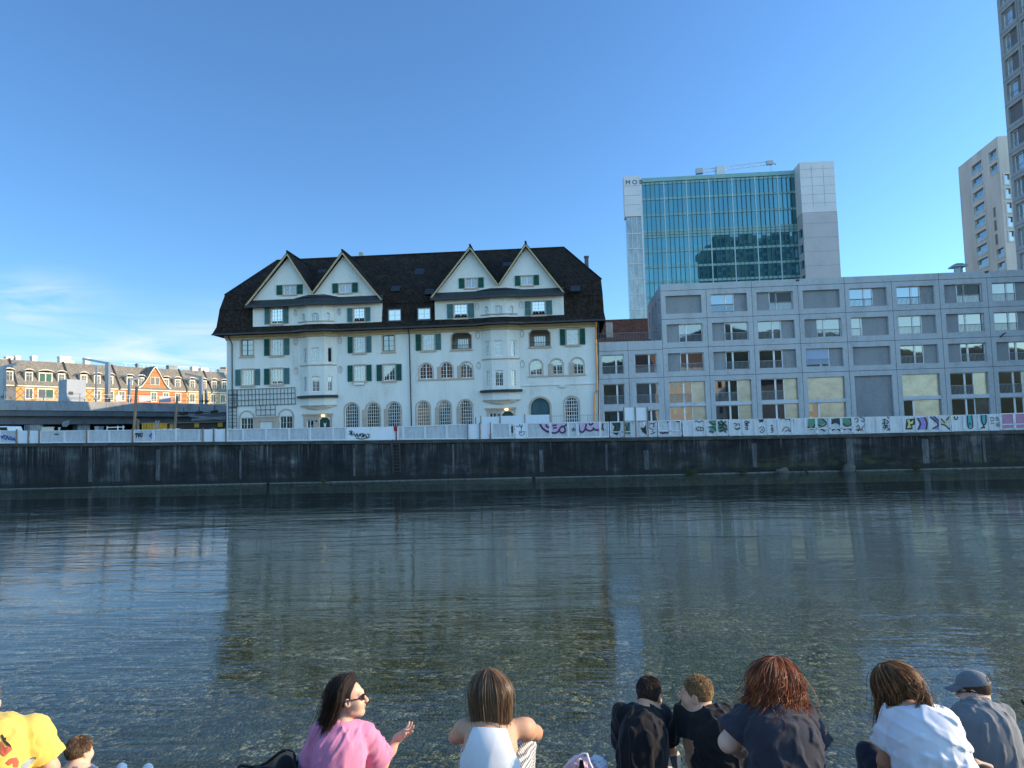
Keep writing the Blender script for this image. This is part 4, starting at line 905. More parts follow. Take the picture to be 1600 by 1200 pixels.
def bars(mb, fr, o0, o1, segs, w):       # lettering out of flat strokes
    for (x0,z0),(x1,z1) in segs:
        d = math.hypot(x1-x0, z1-z0); px_, pz_ = -(z1-z0)/d*w/2, (x1-x0)/d*w/2
        mb.hexa([fr.p(x0+px_,o0,z0+pz_),fr.p(x1+px_,o0,z1+pz_),fr.p(x1-px_,o0,z1-pz_),fr.p(x0-px_,o0,z0-pz_),fr.p(x0+px_,o1,z0+pz_),fr.p(x1+px_,o1,z1+pz_),fr.p(x1-px_,o1,z1-pz_),fr.p(x0-px_,o1,z0-pz_)])
text('M O B', 1.55, FTe, 16.42, .03, 65.0, 'lettering', MNAVY, ew, .03)
co = MB(); co.box(57.5, 65.5, 170.9, 190, 54.7, 67.0); c1 = co.build('core_wall', MT1, tw, label='white upper half of the tower core with panel joints')
co = MB(); co.box(57.55, 65.6, 170.95, 190, 2.5, 54.68); c2 = co.build('core_wall', MT2, tw, label='greyer lower half of the tower core')
m = MB()
for z in (65.2,63.2,61.1,59.0,56.9): m.box(57.5,65.5,170.88,170.9,z-.04,z+.04)
for x in (60.2,62.9): m.box(x-.04,x+.04,170.875,170.9,56,66.0)
m.build('panel_joints', pm('pale_joint',(.30,.30,.33),.8,.05,1), c1); m = MB()
for z in (52.0,48.6,45.2,41.8,38.2): m.box(57.55,65.6,170.93,170.95,z-.03,z+.03)
m.build('panel_joints', pm('grey_joint',(.20,.20,.21),.8,.05,1), c2)
m = MB()
for z in (51.5,47.7,43.9,40.2,36.4): m.box(57.53,57.55,171.5,174.2,z-2.4,z-.4)
m.build('side_window', G_DARK, c2)
# roof crane (facade hoist)
cr = MB(); a = at(1091,268,TY+6); b_ = at(1206,254,TY+6); e = at(1213,257,TY+6); mx = at(1125,266,TY+6)
cr.box(mx.x-1.0, mx.x+1.1, TY+5.2, TY+7.2, 66.2, mx.z+1.0)
cm = tag(cr.build('mast', MT1, None), kind=None)
crane = empty('roof_crane', (mx.x, TY+6, 66.2), 'white lattice facade hoist crane lying along the roof of the glass tower', 'crane')
cm.location = (-ORG[crane].x, -ORG[crane].y, -ORG[crane].z); cm.parent = crane
cr = MB(); up = Vector((0,0,1.0))
cr.bar(a+up*.45, b_+up*.45, .16); cr.bar(a-up*.45, b_-up*.45, .16); n = 16
for i in range(n):
    p = a.lerp(b_, i/n); q = a.lerp(b_, (i+1)/n); s = 1 if i % 2 else -1; cr.bar(p+up*.45*s, q-up*.45*s, .10)
cr.build('jib', MT1, crane)
cr = MB(); cr.bar(a-Vector((.6,0,0)), a+(b_-a)*.06, 1.2, 1.3); cr.bar(b_+(a-b_)*.07, b_+(b_-a)*.01, .9, 1.0); cr.bar(b_, e, .3, .25); cr.box(b_.x-.3,b_.x-.2,TY+5.9,TY+6,b_.z-2.2,b_.z-.5); cr.build('counterweight', MT2, crane)

# ---------------------------------------------------------------- towers at the right edge
rt = empty('concrete_tower', (55.4, 80, 3), 'tall grey concrete residential tower at the right edge of the photo', 'tower')
TXp, YF, YN = 55.4, 90.0, 62.0; FR = Frame(TXp, YF, 0, -1)      # u runs towards the viewer
zc = at(1566,94,YF).z; # a floor joint at the far corner
fl = 3.03; zt = 74.0; base = zc-fl*math.floor((zc-4)/fl)
cw = 3.42; holes = []; jb = []
for k in range(0, 24):
    z0 = base+fl*k
    if z0+fl > zt-1: break
    for c in range(8):
        u0 = .30+c*cw; l = rect(u0+.30, u0+cw-.42, z0+.48, z0+fl-.42); holes.append(l); jb.append((l,k,c))
m = MB(); wall_holes(m, FR, rect(0, YF-YN, 2.4, zt), holes, .4)
m.box(TXp+.45, 84, YN, YF, 2.4, zt); MTW = mat_conc('tower_concrete', (.33,.33,.335)); m.build('wall', MTW, rt)
m = MB()
for k in range(0,24): m.fbox(FR, 0, YF-YN, -.01, .005, base+fl*k-.025, base+fl*k+.025)
for c in range(1,8): m.fbox(FR, c*cw+.22, c*cw+.27, -.012, .004, 3, zt)
m.build('panel_joints', M_JOINT, rt)
pat = {0:'W',1:'N',2:'N',3:'W',4:'B',5:'N',6:'W',7:'N',8:'W',9:'W'}
kt = int((at(1575,30,YF).z-base)//fl); GP = glass('pale_tower_window', (.22,.27,.31), .40); MTP = mat_conc('tower_panel', (.155,.155,.165))
for l, k, c in jb:
    if c > 2: continue
    u0,u1,z0,z1 = l[0][0],l[1][0],l[0][1],l[2][1]; d = kt-k; vis = 19 < z0 < 58
    ch = pat.get(d, 'W') if c == 0 else ('B' if (d+c) % 3 == 0 else 'N' if (d+c) % 3 == 1 else 'W')
    if not vis: continue
    fr_ = {'W':.62,'N':.36,'B':0}[ch]; us = u0+(u1-u0)*fr_
    if ch == 'B': q = MB(); q.fprism(FR, l, -.42, -.3); q.build('infill_panel', MTP, rt); continue
    f = MB(); lw = rect(u0, us, z0, z1); ring(f, FR, lw, scale_loop(lw,-.06), -.40, -.33); w = f.build('window', M_WHITE, rt); q = MB(); q.fprism(FR, scale_loop(lw,-.01), -.42, -.39); q.build('pane', GP, w)
    g = MB(); g.fbox(FR, u0, us, -.30, -.27, z0+.75, z0+.79); g.build('railing', M_GMETAL, w)
    q = MB(); q.fprism(FR, rect(us,u1,z0,z1), -.42, -.3); q.build('infill_panel', MTP, rt)
m = MB(); q = [l for l, k, c in jb if not (c <= 2 and 19 < l[0][1] < 58)]
for l in q: m.fprism(FR, l, -.42, -.34)
m.build('far_infill', MTP, rt)
# its river-far facade, sunlight put into its pale colour, mirrored in the glass tower
FB = Frame(84, YF+.01, -1, 0); rr = random.Random(8); m = MB(); m.fbox(FB, 0, 28.2, -.005, .03, 2.4, zt); m.build('rear_wall_or_shade', pm('sunlit_rear_tone',(.60,.60,.48),.9,.1,.4), rt); m = MB()
for k in range(12, 22):
    for c in range(6): m.fbox(FB, .8+c*4.7, 3.6+c*4.7, .031, .06, base+fl*k+.5, base+fl*k+2.5)
m.build('rear_windows', G_DARK, rt)

st_ = empty('ribbed_tower', (104, 175, 3), 'tan ribbed concrete tower with white framed windows behind the block', 'tower')
def mat_rib():
    t = NT('ribbed_tan_facade'); v = t.pos(); n = t.noise(t.pos((.6,.6,.12)), .5, 5, .6)
    q = t.bsdf(t.ramp(n, [(.3,(.44,.385,.34)),(.5,(.55,.485,.43)),(.7,(.62,.55,.49))]), .85); g = t.new('NewGeometry'); sx = t.new('SeparateXYZ'); t.link(g.outputs['Position'], sx.inputs[0])
    t.bump(q, t.math('PINGPONG', t.math('MULTIPLY', sx.outputs[2], 2.2), .5), .5, .06); return t.m
Yn, Yr = 170.0, 190.0; Pn = at(1558,213,Yn); Pf = at(1497,262,Yr); H_ = (Pn.z+Pf.z)/2
FL = Frame(Pf.x, Pf.y, Pn.x-Pf.x, Pn.y-Pf.y); LL = math.dist((Pf.x,Pf.y),(Pn.x,Pn.y)); FF = Frame(Pn.x, Pn.y, 1, -.06)
def on_face(px, py, fr):
    d = ray(px, py); n = Vector((fr.nx, fr.ny, 0)); t_ = n.dot(Vector((fr.x,fr.y,0))-Vector((CAM.x,CAM.y,0)))/n.dot(d); p = CAM+d*t_; return (p.x-fr.x)*fr.ux+(p.y-fr.y)*fr.uy, p.z
def q7(x, y): return 1470+x*130/678, 200+y*230/1200
hl = []; 
def rq(fr, a, b_, c, d_):    # four corners tl, tr, br, bl in zoom coordinates
    P = [on_face(*q7(*k), fr) for k in (a,b_,c,d_)]; u0 = (P[0][0]+P[3][0])/2; u1 = (P[1][0]+P[2][0])/2; z0 = (P[2][1]+P[3][1])/2; z1 = (P[0][1]+P[1][1])/2; return rect(u0,u1,z0,z1)
base_w = [((246,312),(332,258),(343,328),(252,383))]
col1 = []
for i in range(9):
    dy = i*111.; dx = i*7.6; col1.append(rq(FL,(248+dx,314+dy),(333+dx,260+dy),(340+dx,330+dy),(254+dx,382+dy)))
col2 = [rq(FL,(391,208),(455,164),(460,237),(398,280)), rq(FL,(402,318),(464,274),(470,350),(408,394)), rq(FL,(455,1000),(517,962),(522,1040),(462,1066)), rq(FL,(463,1110),(525,1078),(530,1140),(470,1170))]
vents = [rq(FL,(424,655),(444,645),(450,724),(430,732)), rq(FL,(432,760),(453,750),(459,835),(438,842)), rq(FL,(440,872),(462,862),(468,950),(446,956))]
colf = []
for i in range(5):
    dy = i*116.; dx = i*9; colf.append(rq(FF,(520+dx,376+dy),(560+dx,376+dy),(562+dx,456+dy),(522+dx,456+dy)))
m = MB(); wall_holes(m, FL, rect(0,LL,2.4,H_), col1+col2+vents, .5); wall_holes(m, FF, rect(0,22,2.4,H_), colf, .4)
e = FF.p(22,0,0); r2_ = FL.p(0,0,0); bk2 = (r2_[0]+22, r2_[1]-.5)
m.raw([(r2_[0],r2_[1],2.4),(bk2[0],bk2[1],2.4),(bk2[0],bk2[1],H_),(r2_[0],r2_[1],H_)],[(0,1,2,3)]); m.raw([(e[0],e[1],2.4),(bk2[0],bk2[1],2.4),(bk2[0],bk2[1],H_),(e[0],e[1],H_)],[(0,1,2,3)]); m.raw([(Pn.x,Pn.y,H_),(e[0],e[1],H_),(bk2[0],bk2[1],H_),(r2_[0],r2_[1],H_)],[(0,1,2,3)])
m.build('wall', mat_rib(), st_); G_T = glass('tower_window_glass', (.03,.07,.08), .35)
for fr, ls in ((FL, col1+col2), (FF, colf)):
    for l in ls:
        u0,u1,z0,z1 = l[0][0],l[1][0],l[0][1],l[2][1]; f = MB(); ring(f, fr, scale_loop(l,.28), l, -.02, .12); w = f.build('window', pm('cream_frame',(.55,.52,.47),.7,.05,2), st_)
        q = MB(); q.fprism(fr, scale_loop(l,-.01), -.42, -.38); q.build('pane', G_T, w); g = MB(); g.fbox(fr, u0, u1, -.05, .0, z0, z0+(z1-z0)*.42); g.build('glass_railing', glass('rail_glass', (.10,.20,.21), .3), w) if True else 0
m = MB()
for l in vents:
    for k in range(10):
        z = l[0][1]+(l[2][1]-l[0][1])*(k+.2)/10; m.fbox(FL, l[0][0], l[1][0], -.3, -.1, z, z+(l[2][1]-l[0][1])*.05)
m.build('louvre', M_PANEL, st_)
# ---------------------------------------------------------------- left: viaduct, catenary, row houses, building site
VD = (math.sin(R(31.5)), math.cos(R(31.5)))                     # direction in which viaduct and terrace recede
def vline(px, py, Y): p = at(px, py, Y); return p
v0 = at(0, 625, 80); v0b = at(0, 640, 80)
FV = Frame(v0.x, v0.y, *VD)
via = empty('railway_viaduct', (v0.x+10, v0.y+18, 4), 'grey concrete railway viaduct on stout piers left of the gabled house', 'bridge')
zt_, zb_ = v0.z, v0b.z; L0, L1 = -60, 75
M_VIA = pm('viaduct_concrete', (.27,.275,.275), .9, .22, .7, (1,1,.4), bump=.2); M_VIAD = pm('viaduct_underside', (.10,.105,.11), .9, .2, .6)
m = MB(); m.fbox(FV, L0, L1, -.35, .15, zb_-.05, zt_); m.build('parapet', M_VIA, via)
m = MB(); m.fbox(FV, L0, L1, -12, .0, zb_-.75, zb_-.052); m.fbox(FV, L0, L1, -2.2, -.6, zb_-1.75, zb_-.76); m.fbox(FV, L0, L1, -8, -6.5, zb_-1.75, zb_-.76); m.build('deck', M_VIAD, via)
for px, Yp in ((54,None),(128,None)):
    for u in np.linspace(-40, 70, 4000):
        q = FV.p(u, -1.6, 6); r_ = CM.transposed() @ (Vector(q)-CAM); 
        if 800+FPX*r_.x/-r_.z > px: break
    m = MB(); w_ = .75; m.fbox(FV, u-w_, u+w_, -2.6, -1.1, 3, zb_-1.76); m.build('pier', M_VIA, via)
for u in (-30,):
    m = MB(); m.fbox(FV, u-.7, u+.7, -2.6, -1.1, 3, zb_-1.76); m.build('pier', M_VIA, via)
for u in (10, 32): m = MB(); m.fbox(FV, u-.6, u+.6, -9, -7.6, 3, zb_-1.76); m.build('pier', M_VIAD, via)
m = MB(); m.fbox(FV, L0, L1, -12.5, -12.1, 2.5, zb_-.76); m.build('rear_wall_or_shade', pm('under_deck_shade',(.035,.035,.036),.95,.2,1), via)  # near-black sheet standing in for the shade beneath the deck
m = MB()                                                          # slanting struts and ducts in the dark space beneath
for (a, b_, Y, w_) in (((100,664),(117,650),86,.5),((70,668),(118,647),96,.25),((130,655),(190,651),92,.25),((300,656),(352,652),90,.3),((296,650),(352,655),92,.25)):
    m.bar(at(*a,Y), at(*b_,Y+3), w_)
m.build('strut', M_VIA, via)
m = MB()
for u in np.arange(-10, 60, 2.1): m.fbox(FV, u-.03, u+.03, -.12, -.06, zt_, zt_+1.0)
for z in (.5, 1.0): m.fbox(FV, -10, 60, -.11, -.07, zt_+z-.02, zt_+z+.02)
m.build('railing', M_GMETAL, via)
def on_v(px, off):                      # u along the viaduct where photo column px meets its line
    lo, hi = -60., 90.
    for _ in range(50):
        mid = (lo+hi)/2; r_ = CM.transposed() @ (Vector(FV.p(mid, off, 10))-CAM); x = 800+FPX*r_.x/-r_.z
        if x < px: lo = mid
        else: hi = mid
    return lo
M_WBOARD = pm('pale_board', (.45,.47,.50), .6, .08, 1)
for px0, px1 in ((182,192),(218,237),(250,268)):
    m = MB(); a, b_ = on_v(px0,.2), on_v(px1,.2); m.fbox(FV, a, b_, -.05, .0, zt_+.12, zt_+.95); m.build('railing_board', M_WBOARD, via)
# catenary portals and posts
def post(name, px, top_py, lab, arm=None, w=.35, off=-1.2):
    u = on_v(px, off); b = FV.p(u, off, zb_); Y = b[1]; t_ = at(px, top_py, Y); o = empty(name, b, lab, 'catenary mast', 'masts of the railway line')
    q = MB(); q.bar((b[0],b[1],zb_), (b[0],b[1],t_.z), w, w); q.build('post', M_GMETAL, o)
    if arm:
        e = at(arm[0], arm[1], Y+arm[2]); q = MB(); q.bar((b[0],b[1],t_.z-.15), e, .22, .3); q.build('arm', M_GMETAL, o)
    q = MB(); q.fbox(FV, u-.25, u+.25, off-.05, off+.3, zt_+.35, zt_+.65); q.build('clamp', M_DMETAL, o)
    return o
post('catenary_mast', 168, 566, 'tallest grey steel mast with a long slanting arm on the viaduct', (132,561,6), .5)
post('catenary_mast', 314, 588, 'grey steel mast with thin arm on the viaduct nearest the gabled house', (290,584,10), .45)
post('catenary_mast', 4, 572, 'grey leaning mast with arm at the left edge of the photo', (27,568,5), .45)
post('catenary_mast', 150, 571, 'thin dark signal post on the viaduct just right of the concrete cabinet', None, .16)
post('catenary_mast', 202, 592, 'short grey mast with wire arm on the viaduct in front of the curved gable', (218,590,4), .32)
post('catenary_mast', 322, 609, 'short stout post beside the rightmost mast on the viaduct', None, .3)
u0, u1 = on_v(104,-1.5), on_v(134,-1.5); cab = empty('signal_cabinet', FV.p(u0,-1.5,zt_), 'large plain grey concrete cabinet standing on the viaduct', 'cabinet')
zc_ = at(119,592,FV.p(u0,-1.5,0)[1]).z; m = MB(); m.fbox(FV, u0, u1, -4, -1.5, zb_, zc_); m.build('body', pm('cabinet_concrete', (.36,.38,.40), .85, .08, .8, (1,1,.3)), cab)
m = MB(); m.fbox(FV, u0+.25, u0+.75, -1.5, -1.44, zc_-2.0, zc_-1.6); m.build('vent', M_DMETAL, cab)
# row houses
w0 = at(24, 600, 130); HD = (math.sin(R(31)), math.cos(R(31))); FO = Frame(w0.x, w0.y, *HD)
def u_at(px, fr, o=0.):
    lo, hi = -80., 120.
    for _ in range(50):
        mid = (lo+hi)/2; r_ = CM.transposed() @ (Vector(fr.p(mid, o, 12))-CAM); x = 800+FPX*r_.x/-r_.z
        if x < px: lo = mid
        else: hi = mid
    return lo
def z_at(px, py, fr, o=0.): u = u_at(px, fr, o); Y = fr.p(u,o,0)[1]; return at(px,py,Y).z
ze = w0.z; zr = z_at(60, 567, FO, -3.5)+.3; 
M_SLR = mat_tiles('grey_slate_tiles', ((.12,.105,.085),(.20,.175,.14),(.25,.22,.18),(.32,.29,.24)))
def mat_brickwork(name, c1, c2, lattice=True):
    t = NT(name); g = t.new('NewGeometry'); sx = t.new('SeparateXYZ'); t.link(g.outputs['Position'], sx.inputs[0])
    u = t.math('ADD', t.math('MULTIPLY', sx.outputs[0], HD[0]), t.math('MULTIPLY', sx.outputs[1], HD[1])); z = sx.outputs[2]
    a = t.math('PINGPONG', t.math('MULTIPLY', t.math('ADD', u, z), .75), .5); b = t.math('PINGPONG', t.math('MULTIPLY', t.math('SUBTRACT', u, z), .75), .5)
    lat = t.math('GREATER_THAN', t.math('MAXIMUM', a, b), .42); n = t.noise(t.pos(), 2.5, 4)
    base = t.ramp(n, [(.3, tuple(c*.8 for c in c1)), (.6, c1)])
    if lattice:
        band = t.math('MULTIPLY', t.math('GREATER_THAN', z, ze-3.0), t.math('LESS_THAN', z, ze-.7)); base = t.mix(t.math('MULTIPLY', lat, band), base, c2)
    else:
        base = t.mix(t.math('GREATER_THAN', t.math('FRACT', t.math('MULTIPLY', z, .8)), .85), base, c2)
    t.bsdf(base, .9, 0, .2); return t.m
MB1 = mat_brickwork('ochre_brickwork', (.58,.33,.11), (.30,.11,.035)); MB2 = mat_brickwork('red_brickwork', (.55,.21,.085), (.36,.12,.05), False); MB3 = mat_brickwork('yellow_brickwork', (.56,.41,.17), (.38,.23,.08)); MB4 = pm('shaded_rubble', (.14,.135,.13), .95, .4, 1.2)
M_CREAM = pm('cream_trim', (.62,.56,.45), .8, .08, 2)
rows = [(-6,24,'grey','row house with dark slate roof at the left edge behind the viaduct',MB4,(14,)),
        (24,109,'a','ochre row house with lattice brickwork and three white dormers',MB1,(45,71,96)),
        (109,186,'b','ochre row house with three round topped dormers behind the concrete cabinet',MB1,(131,152,172)),
        (186,291,'c','red brick row house with tall curved gable',MB2,(203,221,260,278)),
        (291,330,'d','yellow row house with lattice bricks and two white dormers',MB3,(301,319)),
        (330,362,'e','narrow cream row house nearest the left end of the white house',MB3,(335,351))]
DEP = 12; RUN = 3.4
for k, (xa, xb, nm, lab, mt, dorm) in enumerate(rows):
    a, b_ = u_at(xa, FO), u_at(xb, FO); h = empty('row_house', FO.p((a+b_)/2, 0, 4), lab, 'house', 'terrace of brick row houses')
    m = MB(); m.fbox(FO, a+.02, b_-.02, -DEP, 0, 2.5, ze); m.build('wall', mt, h)
    m = MB(); P = FO.p; e_ = .45; zlow = ze-.1
    pts = [(e_, zlow), (-RUN, zr), (-DEP+RUN, zr), (-DEP-e_, zlow)]; g0, g1 = a+.01, b_-.01
    m.raw([P(g0,o,z) for o,z in pts]+[P(g1,o,z) for o,z in pts], [(0,1,5,4),(1,2,6,5),(2,3,7,6),(0,3,2,1),(4,5,6,7),(3,0,4,7)]); rf = m.build('roof', M_SLR, h)
    if k: m = MB(); m.raw([P(a-.18,e_+.05,zlow+.05),P(a+.18,e_+.05,zlow+.05),P(a+.18,-RUN,zr+.25),P(a-.18,-RUN,zr+.25),P(a-.18,e_+.05,zlow-.3),P(a+.18,e_+.05,zlow-.3),P(a+.18,-RUN,zr-.4),P(a-.18,-RUN,zr-.4)],[(0,1,2,3),(0,3,7,4),(1,5,6,2),(0,4,5,1)]); m.build('party_wall', M_DMETAL, rf)
    m = MB(); m.fbox(FO, a+.03, b_-.03, .0, .28, ze-.45, ze-.11); m.build('cornice', M_CREAM, h)
    for px in dorm:
        u = u_at(px, FO); wide = px == 71; hw = 1.25 if wide else .68; z0 = ze+.75; z1 = ze+2.55; d = MB()
        d.fbox(FO, u-hw, u+hw, -3.0, -.15, z0-.3, z1); dm = d.build('dormer', M_CREAM, rf); FD = FO
        d = MB(); s = u-hw+.22
        for j in range(2 if wide else 1):
            w_ = (2*hw-.44-(.25 if wide else 0))/(2 if wide else 1); d.fbox(FO, s, s+w_, -.16, -.10, z0, z1-.25); s += w_+.25
        d.build('window_pane', M_GREEN if wide else G_ROW, dm)
        d = MB()
        s = u-hw+.22
        if not wide: d.fbox(FO, u-.03, u+.03, -.10, -.06, z0, z1-.25); d.fbox(FO, u-hw+.22, u+hw-.22, -.10, -.06, z1-.85, z1-.79); d.build('window_bars', M_CREAM, dm)
        d = MB(); n = 8; up = [(u+(hw+.3)*math.cos(math.pi*i/n), z1+.62*math.sin(math.pi*i/n)) for i in range(n+1)]; lo = [(u+(hw+.3)*math.cos(math.pi*i/n), z1-.02+.45*math.sin(math.pi*i/n)) for i in range(n+1)]
        d.fprism(FO, up+lo[::-1], -3.2, .10); d.build('dormer_roof', M_CREAM, dm)
        d = MB(); d.fprism(FO, lo+[(u-hw,z1-.02)], -3.0, -.14) if False else None
    # upper floor windows
    wins = {1:(45,71,96),2:(152,172),3:(181+9,240,259,278),4:(300,),5:(333,348)}.get(k, ())
    for px in wins:
        u = u_at(px, FO); wide = px == 71; hw = 1.3 if wide else .55; z1 = ze-.9; z0 = ze-2.7; l = rect(u-hw,u+hw,z0,z1)
        f = MB(); ring(f, FO, scale_loop(l,.22), l, -.01, .08); f.fbox(FO, u-.05, u+.05, .02, .06, z0, z1); w = f.build('window', M_CREAM, h); q = MB(); q.fbox(FO, u-hw, u+hw, .0, .02, z0, z1); q.build('pane', G_ROW, w)
        if wide: q = MB(); q.fbox(FO, u+.1, u+hw-.05, .025, .05, z0, z1); q.build('shutter', M_GREEN, w)
    if k == 1:
        q = MB(); u = u_at(71, FO); q.fbox(FO, u-2.0, u+2.2, 0, 1.0, ze-3.4, ze-3.2); [q.fbox(FO, x_, x_+.05, .93, .98, ze-3.2, ze-2.4) for x_ in np.arange(u-2.0,u+2.2,.2)]; q.build('balcony', M_CREAM, h)
    if k == 3:                              # curved gable
        c = u_at(241, FO); hw = u_at(263,FO)-c+.4; ztop = z_at(241, 574, FO, .2)
        prof_ = [(0,1),(.12,.90),(.28,.72),(.45,.48),(.62,.27),(.8,.10),(1.0,.0)]
        right = [(c+hw*x, ze+(ztop-ze)*y) for x,y in prof_]; left = [(c-hw*x, ze+(ztop-ze)*y) for x,y in prof_]
        q = MB(); q.fprism(FO, [(c-hw,ze-.5),(c+hw,ze-.5)]+right[::-1][0:]+left[1:], -.3, .16); gw = q.build('gable_wall', MB2, h)
        q = MB()
        for L_ in (right, left):
            for p0, p1 in zip(L_, L_[1:]):
                for (o0, o1, t0, t1) in ((.0,.42,-.05,.26),):
                    q.hexa([P(p0[0],o1,p0[1]+t0),P(p1[0],o1,p1[1]+t0),P(p1[0],o0,p1[1]+t0),P(p0[0],o0,p0[1]+t0),P(p0[0],o1,p0[1]+t1),P(p1[0],o1,p1[1]+t1),P(p1[0],o0,p1[1]+t1),P(p0[0],o0,p0[1]+t1)])
        q.build('gable_trim', M_CREAM, gw)
        q = MB()
        for L_ in (right, left):
            for p0, p1 in zip(L_[:5], L_[1:5]):
                q.raw([P(p0[0],.42,p0[1]+.3),P(p1[0],.42,p1[1]+.3),P(p1[0],-6,p1[1]+.3),P(p0[0],-6,p0[1]+.3)],[(0,1,2,3)])
        q.build('gable_roof', M_SLR, gw)
        for dx in (-.55,.55):
            l = rect(c+dx-.42,c+dx+.42,ze+1.0,ze+2.6); f = MB(); ring(f, FO, scale_loop(l,.1), l, .15, .24); w = f.build('window', M_CREAM, gw); q = MB(); q.fbox(FO, c+dx-.42, c+dx+.42, .165, .18, ze+1.0, ze+2.6); q.build('pane', G_ROW, w)
# chimneys: (x, top y, half width m, house colour)
M_CHW = pm('white_chimney', (.66,.62,.54), .85, .08, 2)
chl = [(2,561,.7),(12,557,.6),(25,556,.4),(51,556,.45),(99,557,1.05),(107,564,.7),(134,559,.5),(174,569,.6),(214,568,.2),(268,571,1.0),(303,573,.7),(318,575,1.0),(346,577,.9)]
hs = [o for o in bpy.data.objects if o.name.startswith('row_house')]
for px, py, hw in chl:
    u = u_at(px, FO, -RUN-.8); z = z_at(px, py, FO, -RUN-.8); k = max(i for i,r_ in enumerate(rows) if px >= r_[0]); m = MB(); m.fbox(FO, u-hw, u+hw, -RUN-1.5, -RUN-.3, zr-1.2, z)
    m.fbox(FO, u-hw-.1, u+hw+.1, -RUN-1.6, -RUN-.2, z-.35, z-.15); m.build('chimney', M_CHW if px not in (174,214,268) else M_VIA, hs[k])
m = MB(); 
for px in range(196, 350, 7):
    u = u_at(px, FO, -6); m.fbox(FO, u-.03, u+.03, -6.05, -6, zr, zr+1.1)
m.fbox(FO, u_at(190,FO,-6), u_at(352,FO,-6), -6.04, -6.01, zr+1.05, zr+1.1); m.build('roof_railing', M_GMETAL, hs[3])
fb = empty('far_block', at(330,590,230), 'pale far block showing above the row house roofs beside the white house', 'building')
m = MB(); p = at(318,582,230); q = at(358,577,230); m.box(p.x, q.x+8, 230, 245, 3, p.z); m.build('wall', M_CREAM, fb); m = MB(); m.box(at(346,580,230).x, at(355,580,230).x, 229, 232, p.z-1, at(350,574,230).z); m.build('roof_hut', pm('orange_render',(.50,.25,.12),.9,.1,2), fb)
# building site
def site(name, lab, cat, group=None, loc=None): return empty(name, loc, lab, cat, group)
YS = 69.0
for px, top, bot, dx, lab in ((211,604,690,2.5,'tall weathered timber pole leaning over the fence by the black tag'),(275,619,672,2,'slimmer timber pole behind the fence by the ladder'),(215.5,655,672,0,'short timber stake right of the tall leaning pole')):
    p = at(px-dx, bot, QY+1.2 if bot > 680 else YS); t_ = at(px+dx, top, p.y); m = MB(); m.tube([p, t_], [.15,.12], 8)
    tag(m.build('timber_pole', M_WOOD), lab, 'pole', 'timber poles on the site')
p = at(222,664,74); q = at(241,660,74); ct = empty('site_container', (p.x,74,zq(p.x)), 'yellow corrugated container on the building site behind the fence', 'container'); m = MB(); x = p.x; zt2 = at(230,661,74).z
while x < q.x: m.box(x, x+.16, 73.96, 74.05, 3.6, zt2-.06); x += .3
m.box(p.x, q.x, 74.05, 76.5, 3.6, zt2-.1); m.build('body', M_YEL, ct); m = MB(); m.box(p.x-.05,q.x+.05,73.94,76.55,zt2-.098,zt2+.02); m.build('top_rail', pm('dull_yellow',(.40,.24,.05),.6,.1,2), ct)
a = at(241,672,72.5); b_ = at(244,657,72.5); c = at(246.5,672,72.5); d = at(248.5,657,72.5); m = MB(); m.bar(a, b_, .07); m.bar(c, d, .07)
for i in range(1,8): m.bar(a.lerp(b_,i/8), c.lerp(d,i/8), .05)
tag(m.build('ladder', M_GMETAL), 'grey ladder leaning at the yellow container behind the fence', 'ladder')
sh_ = empty('site_shed', (at(300,665,80).x,80,4), 'low dark shed with yellow panels under the viaduct by the white house', 'shed')
m = MB(); a = at(250,664,80); b_ = at(353,664,80); m.box(a.x,b_.x,80,84,3.4,at(300,661,80).z); m.build('wall', pm('shed_brown',(.06,.05,.042),.9,.2,2), sh_)
for x0, x1 in ((270,275),(307,314),(342,349)): m = MB(); m.box(at(x0,0,79.9).x,at(x1,0,79.9).x,79.9,79.98,at(300,668,79.9).z,at(300,661.5,79.9).z); m.build('panel', M_YEL, sh_)
m = MB(); m.box(a.x-.2,b_.x,79.7,84.2,at(300,661,80).z,at(300,660,80).z+.02); m.build('roof', M_WOOD, sh_)
for px, py, w_, lab in ((285,646,10,'dark hanging floodlight below the viaduct, leftmost of three'),(309,645,10,'dark hanging floodlight below the viaduct, middle of three'),(333,643.5,10,'dark hanging floodlight below the viaduct, nearest the white house')):
    p = at(px,py,77); m = MB(); hw = 5/FPX*77; m.hexa([(p.x-hw,77,p.z-.14),(p.x+hw,77,p.z-.1),(p.x+hw,77.5,p.z-.1),(p.x-hw,77.5,p.z-.14),(p.x-hw+.1,77,p.z+.14),(p.x+hw,77,p.z+.2),(p.x+hw,77.5,p.z+.2),(p.x-hw+.1,77.5,p.z+.14)]); m.bar((p.x,77.3,p.z+.1),(p.x,77.3,p.z+.7),.06)
    tag(m.build('floodlight', M_BLACK), lab, 'lamp', 'floodlights under the viaduct')
m = MB(); a = at(278,650,77.3); b_ = at(345,644,77.3); m.tube([a,b_],.05,6); tag(m.build('cable_duct', M_GMETAL), 'thin grey duct carrying the hanging floodlights', 'pipe')
